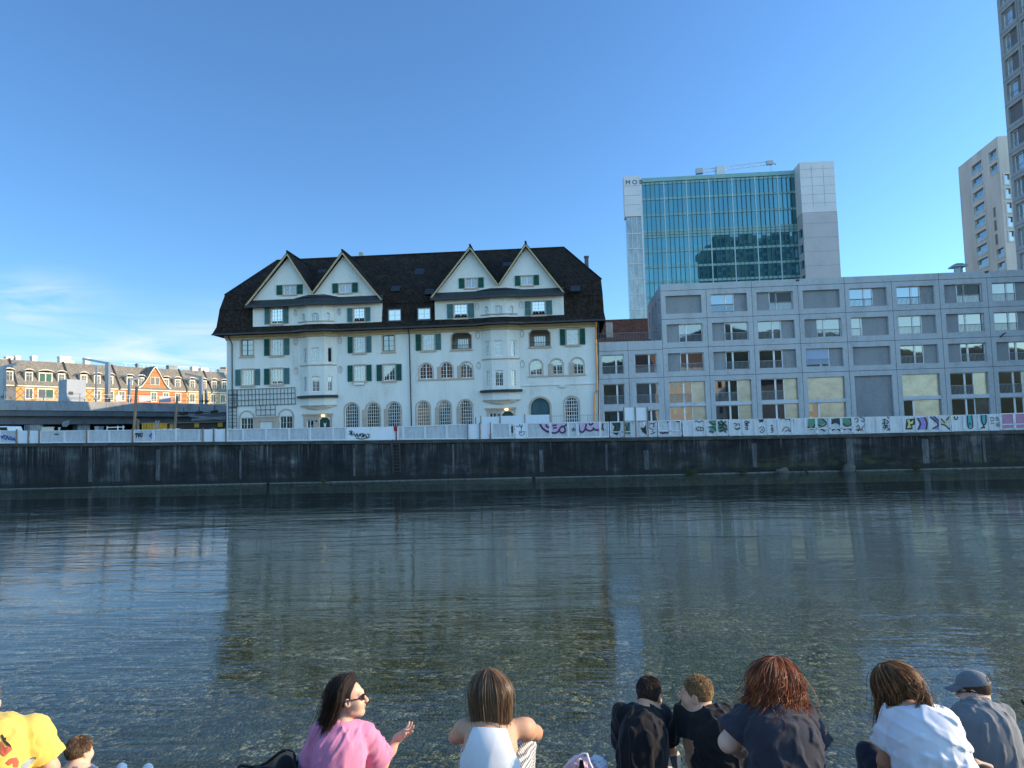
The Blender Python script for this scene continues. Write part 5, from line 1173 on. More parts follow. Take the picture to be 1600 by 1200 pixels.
# white van and clutter behind the fence
vp = at(5,672,71); van = empty('delivery_van', (vp.x,71,zq(vp.x)), 'white van parked behind the fence at the left edge of the photo', 'van')
zv_ = at(5,665.8,71).z; z0 = zq(vp.x)-.1; x0 = at(-22,670,71).x; x1 = at(15.5,670,71).x; m = MB(); pr = [(x0,z0+.35),(x1+.75,z0+.35),(x1+.7,z0+.95),(x1+.1,z0+1.15),(x1-.25,zv_-.05),(x1-.6,zv_),(x0,zv_)]
FVN = Frame(0,71,1,0); m.fprism(FVN, pr, -1.9, 0); m.build('body', M_WHITE, van, bevel=.05)
m = MB(); m.fprism(FVN, [(x1-1.5,z0+1.15),(x1-.1,z0+1.15),(x1-.38,zv_-.12),(x1-1.5,zv_-.12)], -.02, .012); m.build('window', G_DARK, van)
for cx in (x0+.8, x1-.1): m = MB(); m.tube([(cx,70.95,z0+.3),(cx,71.2,z0+.3)], .34, 16); m.build('wheel', M_BLACK, van)
for k, (px0,px1,py0,py1,Y,nm,lab,cat) in enumerate(((65,76,667,672,72,'pallet_box','cream box behind the fence right of the first viaduct pier','box'),(38,62,664,672,74,'wire_cage','grey wire mesh cage behind the fence in front of the first pier','cage'),(148,154,666,672,73,'equipment_case','small grey case behind the fence below the second pier','case'),(91,93,668,672,71,'marker_post','pale short marker post behind the fence','post'))):
    a = at(px0,py1,Y); b_ = at(px1,py0,Y); m = MB()
    if nm == 'wire_cage':
        for i in range(9): x = a.x+(b_.x-a.x)*i/8; m.box(x-.02,x+.02,Y,Y+.04,3.5,b_.z)
        for z in np.linspace(a.z,b_.z,4): m.box(a.x,b_.x,Y+.041,Y+.08,z-.02,z+.02)
    else: m.box(a.x,b_.x,Y,Y+.8 if px1-px0 > 3 else Y+.1,3.5,b_.z-.08); m.box(a.x-.04,b_.x+.04,Y-.04,Y+.84 if px1-px0>3 else Y+.14,b_.z-.078,b_.z)
    tag(m.build(nm, M_GMETAL if k in (1,2) else M_CREAM), lab, cat)
m = MB(); a = at(167,668,72); b_ = at(194,668,72); m.box(a.x,b_.x,72,72.08,a.z-.05,a.z+.05)
for px in (168,184.5,193): x = at(px,668,72).x; m.box(x-.04,x+.04,71.9,72,3.5,a.z+.15)
tag(m.build('site_barrier', M_WHITE), 'white rail barrier behind the fence left of the tall pole', 'barrier', 'barriers behind the fence')
for px0, px1, lab in ((248,282,'red and white slatted barrier showing above the fence by the slim pole'),(328,339,'short red and white barrier above the fence beside the white boards'),(344,353,'red and white barrier end above the fence at the corner of the white house')):
    Y = QY+.5; a = at(px0,674,Y); b_ = at(px1,672,Y); m = MB(); m.box(a.x,b_.x,Y,Y+.05,a.z-.05,a.z+.22); o = tag(m.build('safety_barrier', M_WHITE), lab, 'barrier', 'barriers behind the fence'); m = MB(); x = a.x; n = 0; ORG[o] = Vector((0,0,0))
    while x < b_.x-.2:
        m.hexa([(x,Y-.02,a.z-.04),(x+.3,Y-.02,a.z-.04),(x+.3,Y-.001,a.z-.04),(x,Y-.001,a.z-.04),(x+.12,Y-.02,a.z+.2),(x+.42,Y-.02,a.z+.2),(x+.42,Y-.001,a.z+.2),(x+.12,Y-.001,a.z+.2)]); x += .62
    m.build('red_stripes', M_RED, o)
# near bank houses behind the photographer (mirrored in the windows) 
for k, (x, y, w_, d, h_, a, c) in enumerate(((-58,-42,26,14,15,R(28),(.62,.56,.44)),(-24,-40,22,14,19,R(32),(.66,.62,.52)),(8,-44,24,14,16,R(30),(.60,.50,.36)),(42,-40,24,14,20,R(34),(.62,.58,.50)),(78,-46,26,14,15,R(30),(.60,.52,.42)))):
    fr = Frame(x, y, -math.cos(a), math.sin(a)); o = empty('riverside_house', (x,y,2), ['cream','pale','sand coloured','light grey','terracotta'][k]+' plastered house on the near bank behind the seated people', 'house', 'houses on the near bank')
    q = MB(); q.fbox(fr, 0, w_, -d, 0, 0, h_); q.build('wall', pm('near_plaster_%d'%k, c, .9, .1, .5), o); q = MB(); P = fr.p
    q.raw([P(-.5,.5,h_),P(w_+.5,.5,h_),P(w_+.5,-d-.5,h_),P(-.5,-d-.5,h_),P(3,-d/2,h_+5),P(w_-3,-d/2,h_+5)],[(0,1,5,4),(1,2,5),(2,3,4,5),(3,0,4),(0,3,2,1)]); q.build('roof', pm('near_roof',(.13,.085,.06),.9,.2,1), o)
    q = MB(); n = int(w_/3.2)
    for i in range(n):
        for j in range(int(h_/3.3)): q.fbox(fr, 1.2+i*3.2, 2.6+i*3.2, -.05, .02, 1.2+j*3.3, 3.0+j*3.3)
    q.build('windows', G_DARK, o)
# ---------------------------------------------------------------- fence of boards along the quay
FY = QY+.35; FF_ = Frame(0, FY, 1, 0)
def mat_board(name, col, streak=.3):
    t = NT(name); n = t.noise(t.pos((3,1,.25)), 2.2, 5, .65); n2 = t.noise(t.pos(), 3, 4)
    f = t.math('ADD', t.math('MULTIPLY', n, .65), t.math('MULTIPLY', n2, .35))
    t.bsdf(t.ramp(f, [(.3, tuple(c*(1-streak) for c in col)), (.55, col), (.8, tuple(min(1,c*1.1) for c in col))]), .75, 0, .25); return t.m
M_FGREY = mat_board('weathered_fence_sheet', (.47,.49,.50), .34); M_FWHITE = mat_board('new_white_board', (.68,.70,.72), .07); M_FRAME = mat_board('white_fence_frame', (.64,.66,.68), .14); M_FDIRTY = mat_board('scuffed_white_board', (.55,.57,.58), .28)
INK = {k: pm('spray_'+k, c, .6, .12, 4) for k, c in dict(black=(.02,.02,.024), blue=(.04,.08,.30), pink=(.50,.36,.48), lilac=(.22,.20,.46), green=(.08,.22,.14), dark=(.03,.06,.045), yellow=(.50,.46,.16), teal=(.03,.30,.32), magenta=(.33,.17,.27), purple=(.045,.03,.07), orange=(.60,.24,.14), white=(.75,.76,.78)).items()}
def fx(px): return at(px, 675, FY).x
def fzz(px): x = fx(px); return zq(x)-.02
TOPS = [(0,672.5),(62,673),(355,670.5),(500,668),(640,666.5),(690,663.5),(770,662),(950,659),(1066,656.5),(1260,653),(1412,650),(1530,647.5),(1600,645)]
def top_z(px):
    for (a, ya), (b_, yb) in zip(TOPS, TOPS[1:]):
        if a <= px <= b_: return at(px, ya+(yb-ya)*(px-a)/(b_-a), FY).z
    return at(px, 645, FY).z
def G(px, py): p = at(px, py, FY); return p.x, p.z
def strokes(segs, w, col, parent, o=.035, name='graffiti'):
    """spray lines: list of pixel polylines"""
    m = MB()
    for k, pl in enumerate(segs):
        P = [G(*p) for p in pl]
        if len(P) > 2:                     # smooth the polyline
            Q = []
            for i in range(len(P)-1):
                p0, p1, p2, p3 = P[max(i-1,0)], P[i], P[i+1], P[min(i+2,len(P)-1)]
                for s in range(4):
                    t_ = s/4; Q.append(tuple(.5*((2*p1[j])+(-p0[j]+p2[j])*t_+(2*p0[j]-5*p1[j]+4*p2[j]-p3[j])*t_**2+(-p0[j]+3*p1[j]-3*p2[j]+p3[j])*t_**3) for j in (0,1)))
            Q.append(P[-1]); P = Q
        L_, R_ = [], []
        for i, p in enumerate(P):
            a = P[max(i-1,0)]; b_ = P[min(i+1,len(P)-1)]; d = math.hypot(b_[0]-a[0], b_[1]-a[1]) or 1; nx_, nz_ = -(b_[1]-a[1])/d*w/2, (b_[0]-a[0])/d*w/2
            L_.append((p[0]+nx_, p[1]+nz_)); R_.append((p[0]-nx_, p[1]-nz_))
        oo = o+.0012*k; n = len(P)
        m.raw([FF_.p(u,oo,z) for u,z in L_]+[FF_.p(u,oo,z) for u,z in R_], [(i,i+1,n+i+1,n+i) for i in range(n-1)])
    return m.build(name, INK[col], parent)
def blob(pts, col, parent, o=.026, name='graffiti'):
    m = MB(); P = [G(*p) for p in pts]; b = len(m.v); m.v += [FF_.p(u,o,z) for u,z in P]
    for t in tessellate_polygon([[Vector((u,z,0)) for u,z in P]]): m.f.append(tuple(b+i for i in t))
    return m.build(name, INK[col], parent)
GRP = 'panels of the quay fence'
PANELS = {}
def panel_f(xa, xb, kind, lab, zoff=0.0, key=None):
    """one fence panel between two photo columns: framed sheet, plain board or scuffed board"""
    a, b_ = fx(xa)+.012, fx(xb)-.012; c = (xa+xb)/2; za, zb = fzz(xa), fzz(xb); ta, tb = top_z(xa), top_z(xb); z0 = min(za,zb); zt0 = (ta+tb)/2
    o = empty('fence_panel', (( a+b_)/2, FY, z0), lab, 'fence panel', GRP)
    bm_ = {'f':M_FGREY,'w':M_FWHITE,'d':M_FDIRTY,'l':M_FGREY}[kind]
    m = MB(); m.hexa([(a,FY,za+.02),(b_,FY,zb+.02),(b_,FY+.05,zb+.02),(a,FY+.05,za+.02),(a,FY,ta),(b_,FY,tb),(b_,FY+.05,tb),(a,FY+.05,ta)]); m.build('board', bm_, o)
    if kind in ('f','d','l'):
        m = MB(); w_ = .085 if kind != 'd' else .05
        def q(x0,x1,s0,e0,s1,e1): m.hexa([(x0,FY-.05,s0),(x1,FY-.05,s1),(x1,FY-.002,s1),(x0,FY-.002,s0),(x0,FY-.05,e0),(x1,FY-.05,e1),(x1,FY-.002,e1),(x0,FY-.002,e0)])
        if kind == 'f':
            q(a,b_,ta-.07,ta+.01,tb-.07,tb+.01); q(a,b_,za+.03,za+.13,zb+.03,zb+.13)
        if kind == 'l':
            q(a,b_,ta-.07,ta+.01,tb-.07,tb+.01); k_ = .33; q(a,b_,za+(ta-za)*k_,za+(ta-za)*k_+.07,zb+(tb-zb)*k_,zb+(tb-zb)*k_+.07)
        q(a,a+w_,za+.131,ta-.071,za+.131,ta-.071)
        if kind == 'd': m.build('upright', M_FRAME, o); m = MB()
        q(b_-w_,b_,zb+.131,tb-.071,zb+.131,tb-.071); m.build('upright' if kind == 'd' else 'frame', M_FRAME, o)
    PANELS[key or xa] = o; return o
def post_f(px, lab='brown timber post', z1=.12, zoff=0):
    x = fx(px); m = MB(); m.box(x-.055,x+.055,FY-.14,FY-.055,zq(x)-.02,top_z(px)+z1)
    tag(m.build('timber_post', M_WOOD), 'short brown timber post fixed to the fence between its white boards', 'post', 'timber posts of the fence')
PL = 'weathered grey panel with white frame in the quay fence'; PWH = 'plain clean white board in the lower row of the quay fence'
L1 = [(-14,0,'f',PL),(0,27,'f','grey fence panel with large blue spray scrawl at the left edge'),(27.5,45,'w',PWH),(46,62,'w',PWH),(63,101,'f','grey fence panel with a tiny grey tag near its top'),(101,136,'f',PL),(137,171,'f',PL),(171,207,'f',PL),(209,240,'f','grey fence panel with black and blue tags right of the tall timber pole'),(240,275,'f',PL),(275,311,'f',PL),(311,317,'f',PL),(318,334,'w',PWH),(335,353,'w',PWH),
 (355,380,'f',PL),(380,416,'f',PL),(416,452,'f',PL),(452,484,'f',PL),(484,520,'f',PL),(520,541,'f',PL),(541,579,'w','long white board with black star and scrawled word below the arched windows'),(579,615,'w',PWH),
 (621,630,'f',PL),(630,664,'f',PL),(664,698,'f',PL),(698,730,'f',PL),(732,749,'w',PWH),(751,764,'w',PWH),(769,797,'f','grey framed fence panel right of the plain white boards under the second bay'),(797,804,'f','narrow fence panel with a dark green patch'),(805,822,'w','white fence board with a thin curl and heart drawn in black'),(823,860,'f','grey fence panel with the left half of a pink bubble letter'),(860,888,'f','fence panel with the right half of a pink bubble letter and dark loops'),(888,902,'f','narrow grey fence panel with a small black scribble between two pink letters'),(903,938,'f','fence panel with wide pink bubble letter in dark outline'),(938,952,'f','narrow grey fence panel with the end of a pink letter and red splash')]
for a, b_, k, lab in L1: panel_f(a, b_, k, lab)
for px in (27.2,45.5,62.4,136.5,207.8,317.6,334.5,353.8,731,750,766.5): post_f(px)
R1 = [(953,972,'l','low grey fence panel with dark olive graffiti and white rail'),(972,987,'l','fence panel with dark and mid green graffiti beside the raised white boards'),(987,1000,'d','scuffed white fence panel partly hidden by a raised white board'),(1000,1012,'d','scuffed fence panel with black pointed shape under the raised board'),(1012,1027,'d','scuffed fence panel with fine black drawn face'),(1028,1047,'l','grey fence panel with white rails and small purple scribble'),(1047,1065,'l','grey fence panel with double white rails and dark top corner'),(1066.5,1083.5,'d','plain scuffed white fence panel left of the scribbled faces'),(1083.5,1101.5,'d','scuffed panel with two round scribbled faces'),(1102,1120.5,'d','fence panel painted green with black curves, white post in it'),(1120.5,1138.5,'d','fence panel with green leaf shapes outlined in black'),(1139,1161,'d','scuffed panel with small double face scribble'),(1161,1179,'d','scuffed panel with a black vertical word'),(1179,1199,'d','scuffed panel with a black star shape and head outline'),(1199,1216,'d','scuffed panel with small black vertical letters at its foot'),(1216,1237.5,'d','scuffed panel with cloud outline and a sitting scribble'),(1237.5,1258,'d','scuffed white panel with one orange strap mark'),(1258,1276,'l','fence panel with bright green shape cut by white posts'),(1276,1297,'l','fence panel with green shape and black curved tail'),(1297,1315,'l','fence panel with dark green loops above white rail'),(1315,1333,'l','fence panel with green wing shape and white rail'),(1333,1353.5,'d','scuffed panel covered with loose black looping lines'),(1353.5,1370.5,'d','blank scuffed grey panel between two scribbled ones'),(1370.5,1392,'d','scuffed panel with dense black script from top to bottom'),(1392,1412,'d','blank panel with a soft dark smudge'),(1412,1432,'d','panel with yellow and black angular lettering'),(1432,1452,'d','panel with lilac block shape and brown edge'),(1452,1469,'d','panel with lilac ribbon outlined in black'),(1469,1486,'d','panel with yellow bands crossing on black'),(1487,1506.5,'d','scuffed panel with a small black U'),(1506.5,1530,'d','panel with tall teal letter I outlined in black'),(1530,1547,'d','panel with pointed teal letter outlined in black'),(1547,1564,'d','scuffed panel with the black words TO and BLIP'),(1564,1586,'l','magenta painted panel with white rails'),(1586,1608,'l','magenta painted panel at the right edge of the photo')]
for a, b_, k, lab in R1: panel_f(a, b_, k, lab)
S_ = strokes
def K(key): return PANELS[key]
S_([[(0,679),(4,685),(6,680),(9,687),(12,681),(14,687),(17,682),(20,688),(22,684),(25,690)],[(2,684),(8,680),(13,685),(19,687),(24,687)]], .10, 'blue', K(0))
S_([[(85,680),(87,677.5),(88,680),(90,677.5),(92,680)],[(86,679),(93,678)]], .05, 'black', K(63))
S_([[(211,679),(214,677),(213,684)],[(214,680),(216,677),(217,683),(219,678),(221,683),(223,679)],[(212,678),(224,677)]], .09, 'black', K(209)); S_([[(233,682),(237,677),(240,680),(238,684),(235,681),(240,677)]], .07, 'blue', K(209))
S_([[(545,679),(552,674)],[(546,673),(552,680)],[(549,672),(549,681)],[(553,676),(556,682),(558,677),(560,683),(563,677)],[(563,681),(566,677),(567,683),(564,682)],[(569,677),(568,683),(571,679),(573,683)],[(574,678),(577,679),(575,684),(572,683)],[(556,684),(566,686),(577,683)]], .085, 'black', K(541))
blob([(797.5,666.5),(804,664.5),(804.5,672),(801,677),(798,675)], 'dark', K(797))
S_([[(806,665),(810,667),(812,663)],[(812,663),(814,668),(816,663),(815,670),(814,675)],[(814,676),(811.5,674),(812.5,679),(815,680.5),(819,678),(819,674),(816,675),(814,677)]], .045, 'black', K(805))
blob([(844,662.5),(860,662),(860,675.5),(853,673),(847,668)], 'pink', K(823)); blob([(860,662),(886,661),(885,672),(880,676),(872,674),(862,676)], 'pink', K(860))
S_([[(844,662.5),(847,668),(853,673),(860,675.5)],[(853,663),(855,667),(860,667.5)]], .17, 'purple', K(823)); S_([[(860,675.5),(868,676.5),(873,673),(876,668),(881,667),(883,673),(879,676.5),(874,674)],[(877,665.5),(882,666),(886,661.5)],[(863,665),(870,664)],[(864,669),(870,668)]], .15, 'purple', K(860))
S_([[(893,672),(897,668),(896,672),(900,670)],[(894,674),(898,672)]], .06, 'dark', K(888))
blob([(903.5,661),(937,659.5),(937,672),(930,669),(922,673),(914,670),(908,675),(904,672)], 'pink', K(903)); S_([[(904,661),(905,671),(908,675),(912,674),(915,668),(916,662)],[(914,669),(919,672.5),(925,672.5),(928,668)],[(927,669),(931,672),(936,671)],[(920,661.5),(923,664),(927,661)]], .15, 'purple', K(903))
S_([[(938,671),(941,668),(942,662)],[(942,669),(943,673)]], .13, 'purple', K(938)); blob([(939,660.5),(944,660),(942,665),(939,666)], 'orange', K(938))
blob([(956,661),(970,660),(969,668),(965,680),(958,674),(960,667)], 'dark', K(953)); S_([[(957,661),(962,668),(958,675),(964,679)],[(966,661),(968,670),(964,678)]], .10, 'black', K(953)); blob([(975,661),(985,660),(984,672),(982,679),(976,676),(978,668)], 'green', K(972)); S_([[(976,662),(979,669),(976,678)],[(983,661),(981,670),(984,678)]], .10, 'dark', K(972))
blob([(1000,667),(1005,669),(1009,664),(1010,679),(1004,675)], 'black', K(1000)); blob([(1004,660),(1009,659),(1007,668)], 'white', K(1000), .03)
S_([[(1015,663),(1019,661),(1022,665),(1020,668)],[(1014,667),(1017,670),(1022,672)],[(1018,674),(1023,676),(1016,678)],[(1021,662),(1024,660)]], .06, 'black', K(1012))
S_([[(1031,677),(1034,674.5),(1036,677.5),(1039,674.5),(1042,677),(1045,675)],[(1033,677.5),(1044,676)]], .09, 'purple', K(1028)); blob([(1041,657.5),(1046.5,657.3),(1045,660.5),(1043,661)], 'dark', K(1028)); blob([(1055,657.5),(1063,657),(1061,660),(1058,660)], 'black', K(1047))
S_([[(1086,659),(1089,657.5),(1092,660),(1096,657.5),(1099,659)],[(1087,671),(1090,667),(1094,668),(1095,672),(1090,673),(1088,670)],[(1094,667.5),(1098,668),(1099,672),(1095,673)],[(1090,670),(1092,670.5)]], .06, 'black', K(1083.5))
blob([(1108,657),(1120,656.5),(1120,674),(1112,676),(1108,672),(1113,666)], 'green', K(1102)); S_([[(1108,659),(1114,663),(1119,662)],[(1107,668),(1113,667),(1119,672)],[(1108,674),(1115,676)]], .13, 'dark', K(1102))
blob([(1121,658),(1128,656.5),(1134,662),(1137,668),(1134,673),(1125,676),(1121,672)], 'green', K(1120.5)); S_([[(1121,659),(1127,664),(1134,658)],[(1123,665),(1130,663),(1136,666)],[(1122,669),(1129,668),(1137,672)],[(1124,674),(1131,672),(1134,676)],[(1126,657),(1130,663),(1125,670)]], .12, 'black', K(1120.5))
S_([[(1146,663),(1149,661),(1151,664),(1148,666)],[(1152,663),(1155,662),(1155,666)],[(1147,668),(1151,670),(1156,668),(1154,671),(1149,671)]], .06, 'black', K(1139))
S_([[(1163,660),(1167,658),(1168,661),(1164,662),(1168,663)],[(1164,665),(1168,664),(1167,667)],[(1164,669),(1167,668),(1168,671),(1165,671)],[(1170,658),(1170,662)]], .08, 'black', K(1161))
blob([(1184,655.5),(1194,655),(1192,658.5),(1194,660),(1189,659.3),(1186,661),(1186.5,658)], 'black', K(1179)); S_([[(1186,670),(1189,667),(1193,668),(1194,673),(1190,676),(1187,673)],[(1189,670),(1191,671),(1190,673)]], .06, 'black', K(1179))
S_([[(1204,665),(1207,664),(1206,667),(1208,668)],[(1204,669),(1208,670),(1205,671)],[(1205,673),(1208,672),(1207,675),(1204,676)]], .06, 'black', K(1199))
S_([[(1219,656.5),(1221,654),(1226,654),(1229,656),(1233,654.5),(1234,657.5)],[(1222,674),(1225,669),(1229,667),(1233,670),(1235,674),(1230,672),(1227,675)]], .06, 'black', K(1216))
blob([(1239,655),(1240.5,655),(1241,661),(1239.5,661)], 'orange', K(1237.5))
blob([(1263,654),(1276,653.5),(1274,663),(1268,669),(1262,666)], 'green', K(1258)); S_([[(1262,667),(1268,671),(1273,664),(1276,663)]], .12, 'black', K(1258)); blob([(1276,654),(1284,654),(1290,660),(1283,665),(1276,664)], 'green', K(1276)); S_([[(1277,664),(1285,666),(1291,661),(1284,654)],[(1280,668),(1285,672)],[(1283,669),(1289,674)]], .11, 'black', K(1276))
blob([(1299,655),(1314,652.5),(1313,664),(1305,661),(1300,663)], 'dark', K(1297)); S_([[(1299,662),(1304,657),(1311,659),(1313,665)],[(1300,673),(1306,669),(1313,673)]], .11, 'black', K(1297)); blob([(1316,653),(1328,653),(1330,661),(1323,665),(1316,660)], 'green', K(1315)); S_([[(1316,661),(1323,666),(1331,661),(1328,654)],[(1318,671),(1325,669),(1330,672)]], .11, 'black', K(1315))
S_([[(1335,656),(1338,653),(1341,657),(1337,660)],[(1343,653),(1346,652),(1350,655),(1349,659),(1345,657)],[(1338,668),(1341,664),(1343,669),(1340,673),(1346,671),(1349,665)],[(1337,672),(1342,670),(1348,673)],[(1351,663),(1353,668)]], .055, 'black', K(1333))
S_([[(1386,651),(1389,653)],[(1379,656),(1383,655),(1381,659),(1384,660)],[(1385,656),(1388,660),(1384,662)],[(1378,662),(1382,661),(1381,665),(1385,664),(1388,666)],[(1379,668),(1384,667),(1381,671)],[(1386,668),(1390,671),(1385,672)],[(1383,664),(1386,668)]], .08, 'black', K(1370.5))
blob([(1416,655),(1428,654),(1432,651),(1432,662),(1425,665),(1426,671),(1415,671)], 'black', K(1412)); blob([(1417,656),(1421,655.5),(1422,660),(1427,656),(1426,662),(1421,663),(1424,668),(1417,669),(1419,662)], 'yellow', K(1412), .03)
blob([(1433,653),(1444,651.5),(1448,660),(1447,671),(1434,671.5),(1438,662)], 'lilac', K(1432)); S_([[(1433,653),(1438,662),(1434,671.5)],[(1444,652),(1448,660),(1447,671)]], .12, 'black', K(1432)); blob([(1445,652),(1450,651),(1450,659),(1448.5,660)], 'orange', K(1432), .03)
blob([(1453,651),(1459,650.5),(1468,660),(1468,671),(1461,671),(1466,663)], 'lilac', K(1452)); S_([[(1453,651),(1466,663),(1457,670)],[(1459,650.5),(1469,660)]], .11, 'black', K(1452))
blob([(1470,655),(1476,661),(1485,650),(1485,656),(1477,664),(1485,670),(1470,661)], 'yellow', K(1469)); S_([[(1470,663),(1476,664),(1484,671)],[(1470,654),(1476,661)],[(1478,657),(1484,650)]], .10, 'black', K(1469))
S_([[(1491,650.5),(1492,655),(1495,655),(1496,651)]], .09, 'black', K(1487))
blob([(1511,649),(1518,648.7),(1519.5,667),(1513,667.5)], 'teal', K(1506.5)); S_([[(1511,649),(1513,667.5),(1519.5,667),(1518,648.7)],[(1515,660),(1515.5,664)]], .10, 'black', K(1506.5))
blob([(1533,648.5),(1540,648),(1540.5,659),(1537.5,664),(1534,659)], 'teal', K(1530)); S_([[(1533,648.5),(1534,659),(1537.5,664),(1540.5,659),(1540,648)],[(1536,665),(1538,669)],[(1532,669),(1539,667)]], .11, 'black', K(1530))
def word(s, px, py, size, key, rot=0, name='painted_word'):
    a = G(px, py); c = bpy.data.curves.new(name,'FONT'); c.body = s; c.size = size; o_ = bpy.data.objects.new(name, c); COL.objects.link(o_); dg = bpy.context.evaluated_depsgraph_get(); dg.update()
    me = bpy.data.meshes.new_from_object(o_.evaluated_get(dg)); bpy.data.objects.remove(o_); q = MB(); cr, sr = math.cos(rot), math.sin(rot)
    q.raw([FF_.p(a[0]+v.co.x*cr-v.co.y*sr, .036, a[1]+v.co.x*sr+v.co.y*cr) for v in me.vertices], [tuple(p.vertices) for p in me.polygons]); q.build(name, INK['black'], K(key))
word('TO', 1553.5, 664, .50, 1547, R(88)); word('BLIP', 1562.5, 667, .48, 1547, R(88))
for k_, a, b_ in ((1564,1566,1585.5),(1586,1586.5,1606)): blob([(a,647),(b_,646),(b_,668),(a,669)], 'magenta', K(k_), .012)
for key, x in ((1012,1014),(1161,1178),(1199,1214)): blob([(x,659),(x+1.2,659),(x+1.5,666),(x+.3,666)], 'orange', K(key), .04)
# red thing in the gap, raised boards further back
m = MB(); x = fx(617.5); m.box(x-.2,x+.2,FY+.25,FY+.45,top_z(617)-.38,top_z(617)-.05); m.box(x-.24,x+.24,FY+.22,FY+.47,top_z(617)-.048,top_z(617)+.05); m.box(x-.05,x+.05,FY+.3,FY+.4,zq(x)-.1,top_z(617)-.381); tag(m.build('red_gate_box', M_RED), 'small red box standing in the gap of the fence above the iron ladder', 'box')
Y2 = 69.0; GB2 = 'raised white boards behind the fence'
for i, (a, b_, ya, yb, zb) in enumerate(((744,750,653,664,664),(752,780,651.5,664,664),(782,818,650,664,664),(820.5,858.5,648.5,664,664))):
    p, q = at(a, ya, Y2), at(b_, ya-.6, Y2); z0 = at(a, zb, Y2).z-.9; m = MB(); m.hexa([(p.x,Y2,z0),(q.x,Y2,z0),(q.x,Y2+.04,z0),(p.x,Y2+.04,z0),(p.x,Y2,p.z),(q.x,Y2,q.z),(q.x,Y2+.04,q.z),(p.x,Y2+.04,p.z)])
    o = tag(m.build('white_hoarding', M_FWHITE), ['narrow raised white board, leftmost of the row under the second bay','raised white board in front of the second stone doorway','long raised white board below the bay corbel','longest raised white board covering the foot of the teal arched gate'][i], 'board', GB2)
    m = MB(); m.box(p.x-.09, p.x-.01, Y2-.06, Y2+.02, z0, p.z+.1); ORG[o] = Vector((0,0,0)); m.build('timber_stud', M_WOOD, o)
m = MB(); xa, xb = at(860,664,Y2).x, at(945,660,Y2).x
for z in (649.5,661): m.box(xa, xb, Y2, Y2+.03, at(900,z,Y2).z, at(900,z,Y2).z+.04)
n = 26
for i in range(n+1): x = xa+(xb-xa)*i/n; m.box(x-(.03 if i%9==0 else .008), x+(.03 if i%9==0 else .008), Y2-.02, Y2, 3.2, at(900,649.3,Y2).z)
tag(m.build('mesh_fence', M_GMETAL), 'thin wire mesh fence before the arched window at the right end of the white house', 'fence')
Y3 = FY-.22
for i, (a, b_, y0, y1, studs) in enumerate(((975.5,991,637,657.5,(974.8,)),(994,1010.5,637,657.5,(992.5,1011.5)))):
    p, q = at(a,y0,Y3), at(b_,y0-.3,Y3); z0 = at(a,y1,Y3).z; m = MB(); m.hexa([(p.x,Y3,z0),(q.x,Y3,z0),(q.x,Y3+.03,z0),(p.x,Y3+.03,z0),(p.x,Y3,p.z),(q.x,Y3,q.z),(q.x,Y3+.03,q.z),(p.x,Y3+.03,p.z)])
    o = tag(m.build('white_hoarding', M_FWHITE), ['left one of two white boards raised on timber studs before the low wing','right one of two white boards raised on timber studs before the low wing'][i], 'board', GB2); ORG[o] = Vector((0,0,0))
    m = MB()
    for s in studs: x = at(s,650,Y3).x; m.box(x-.05,x+.05,Y3-.06,Y3-.002,zq(x)-.02,p.z+.05)
    m.build('timber_stud', M_WOOD, o)
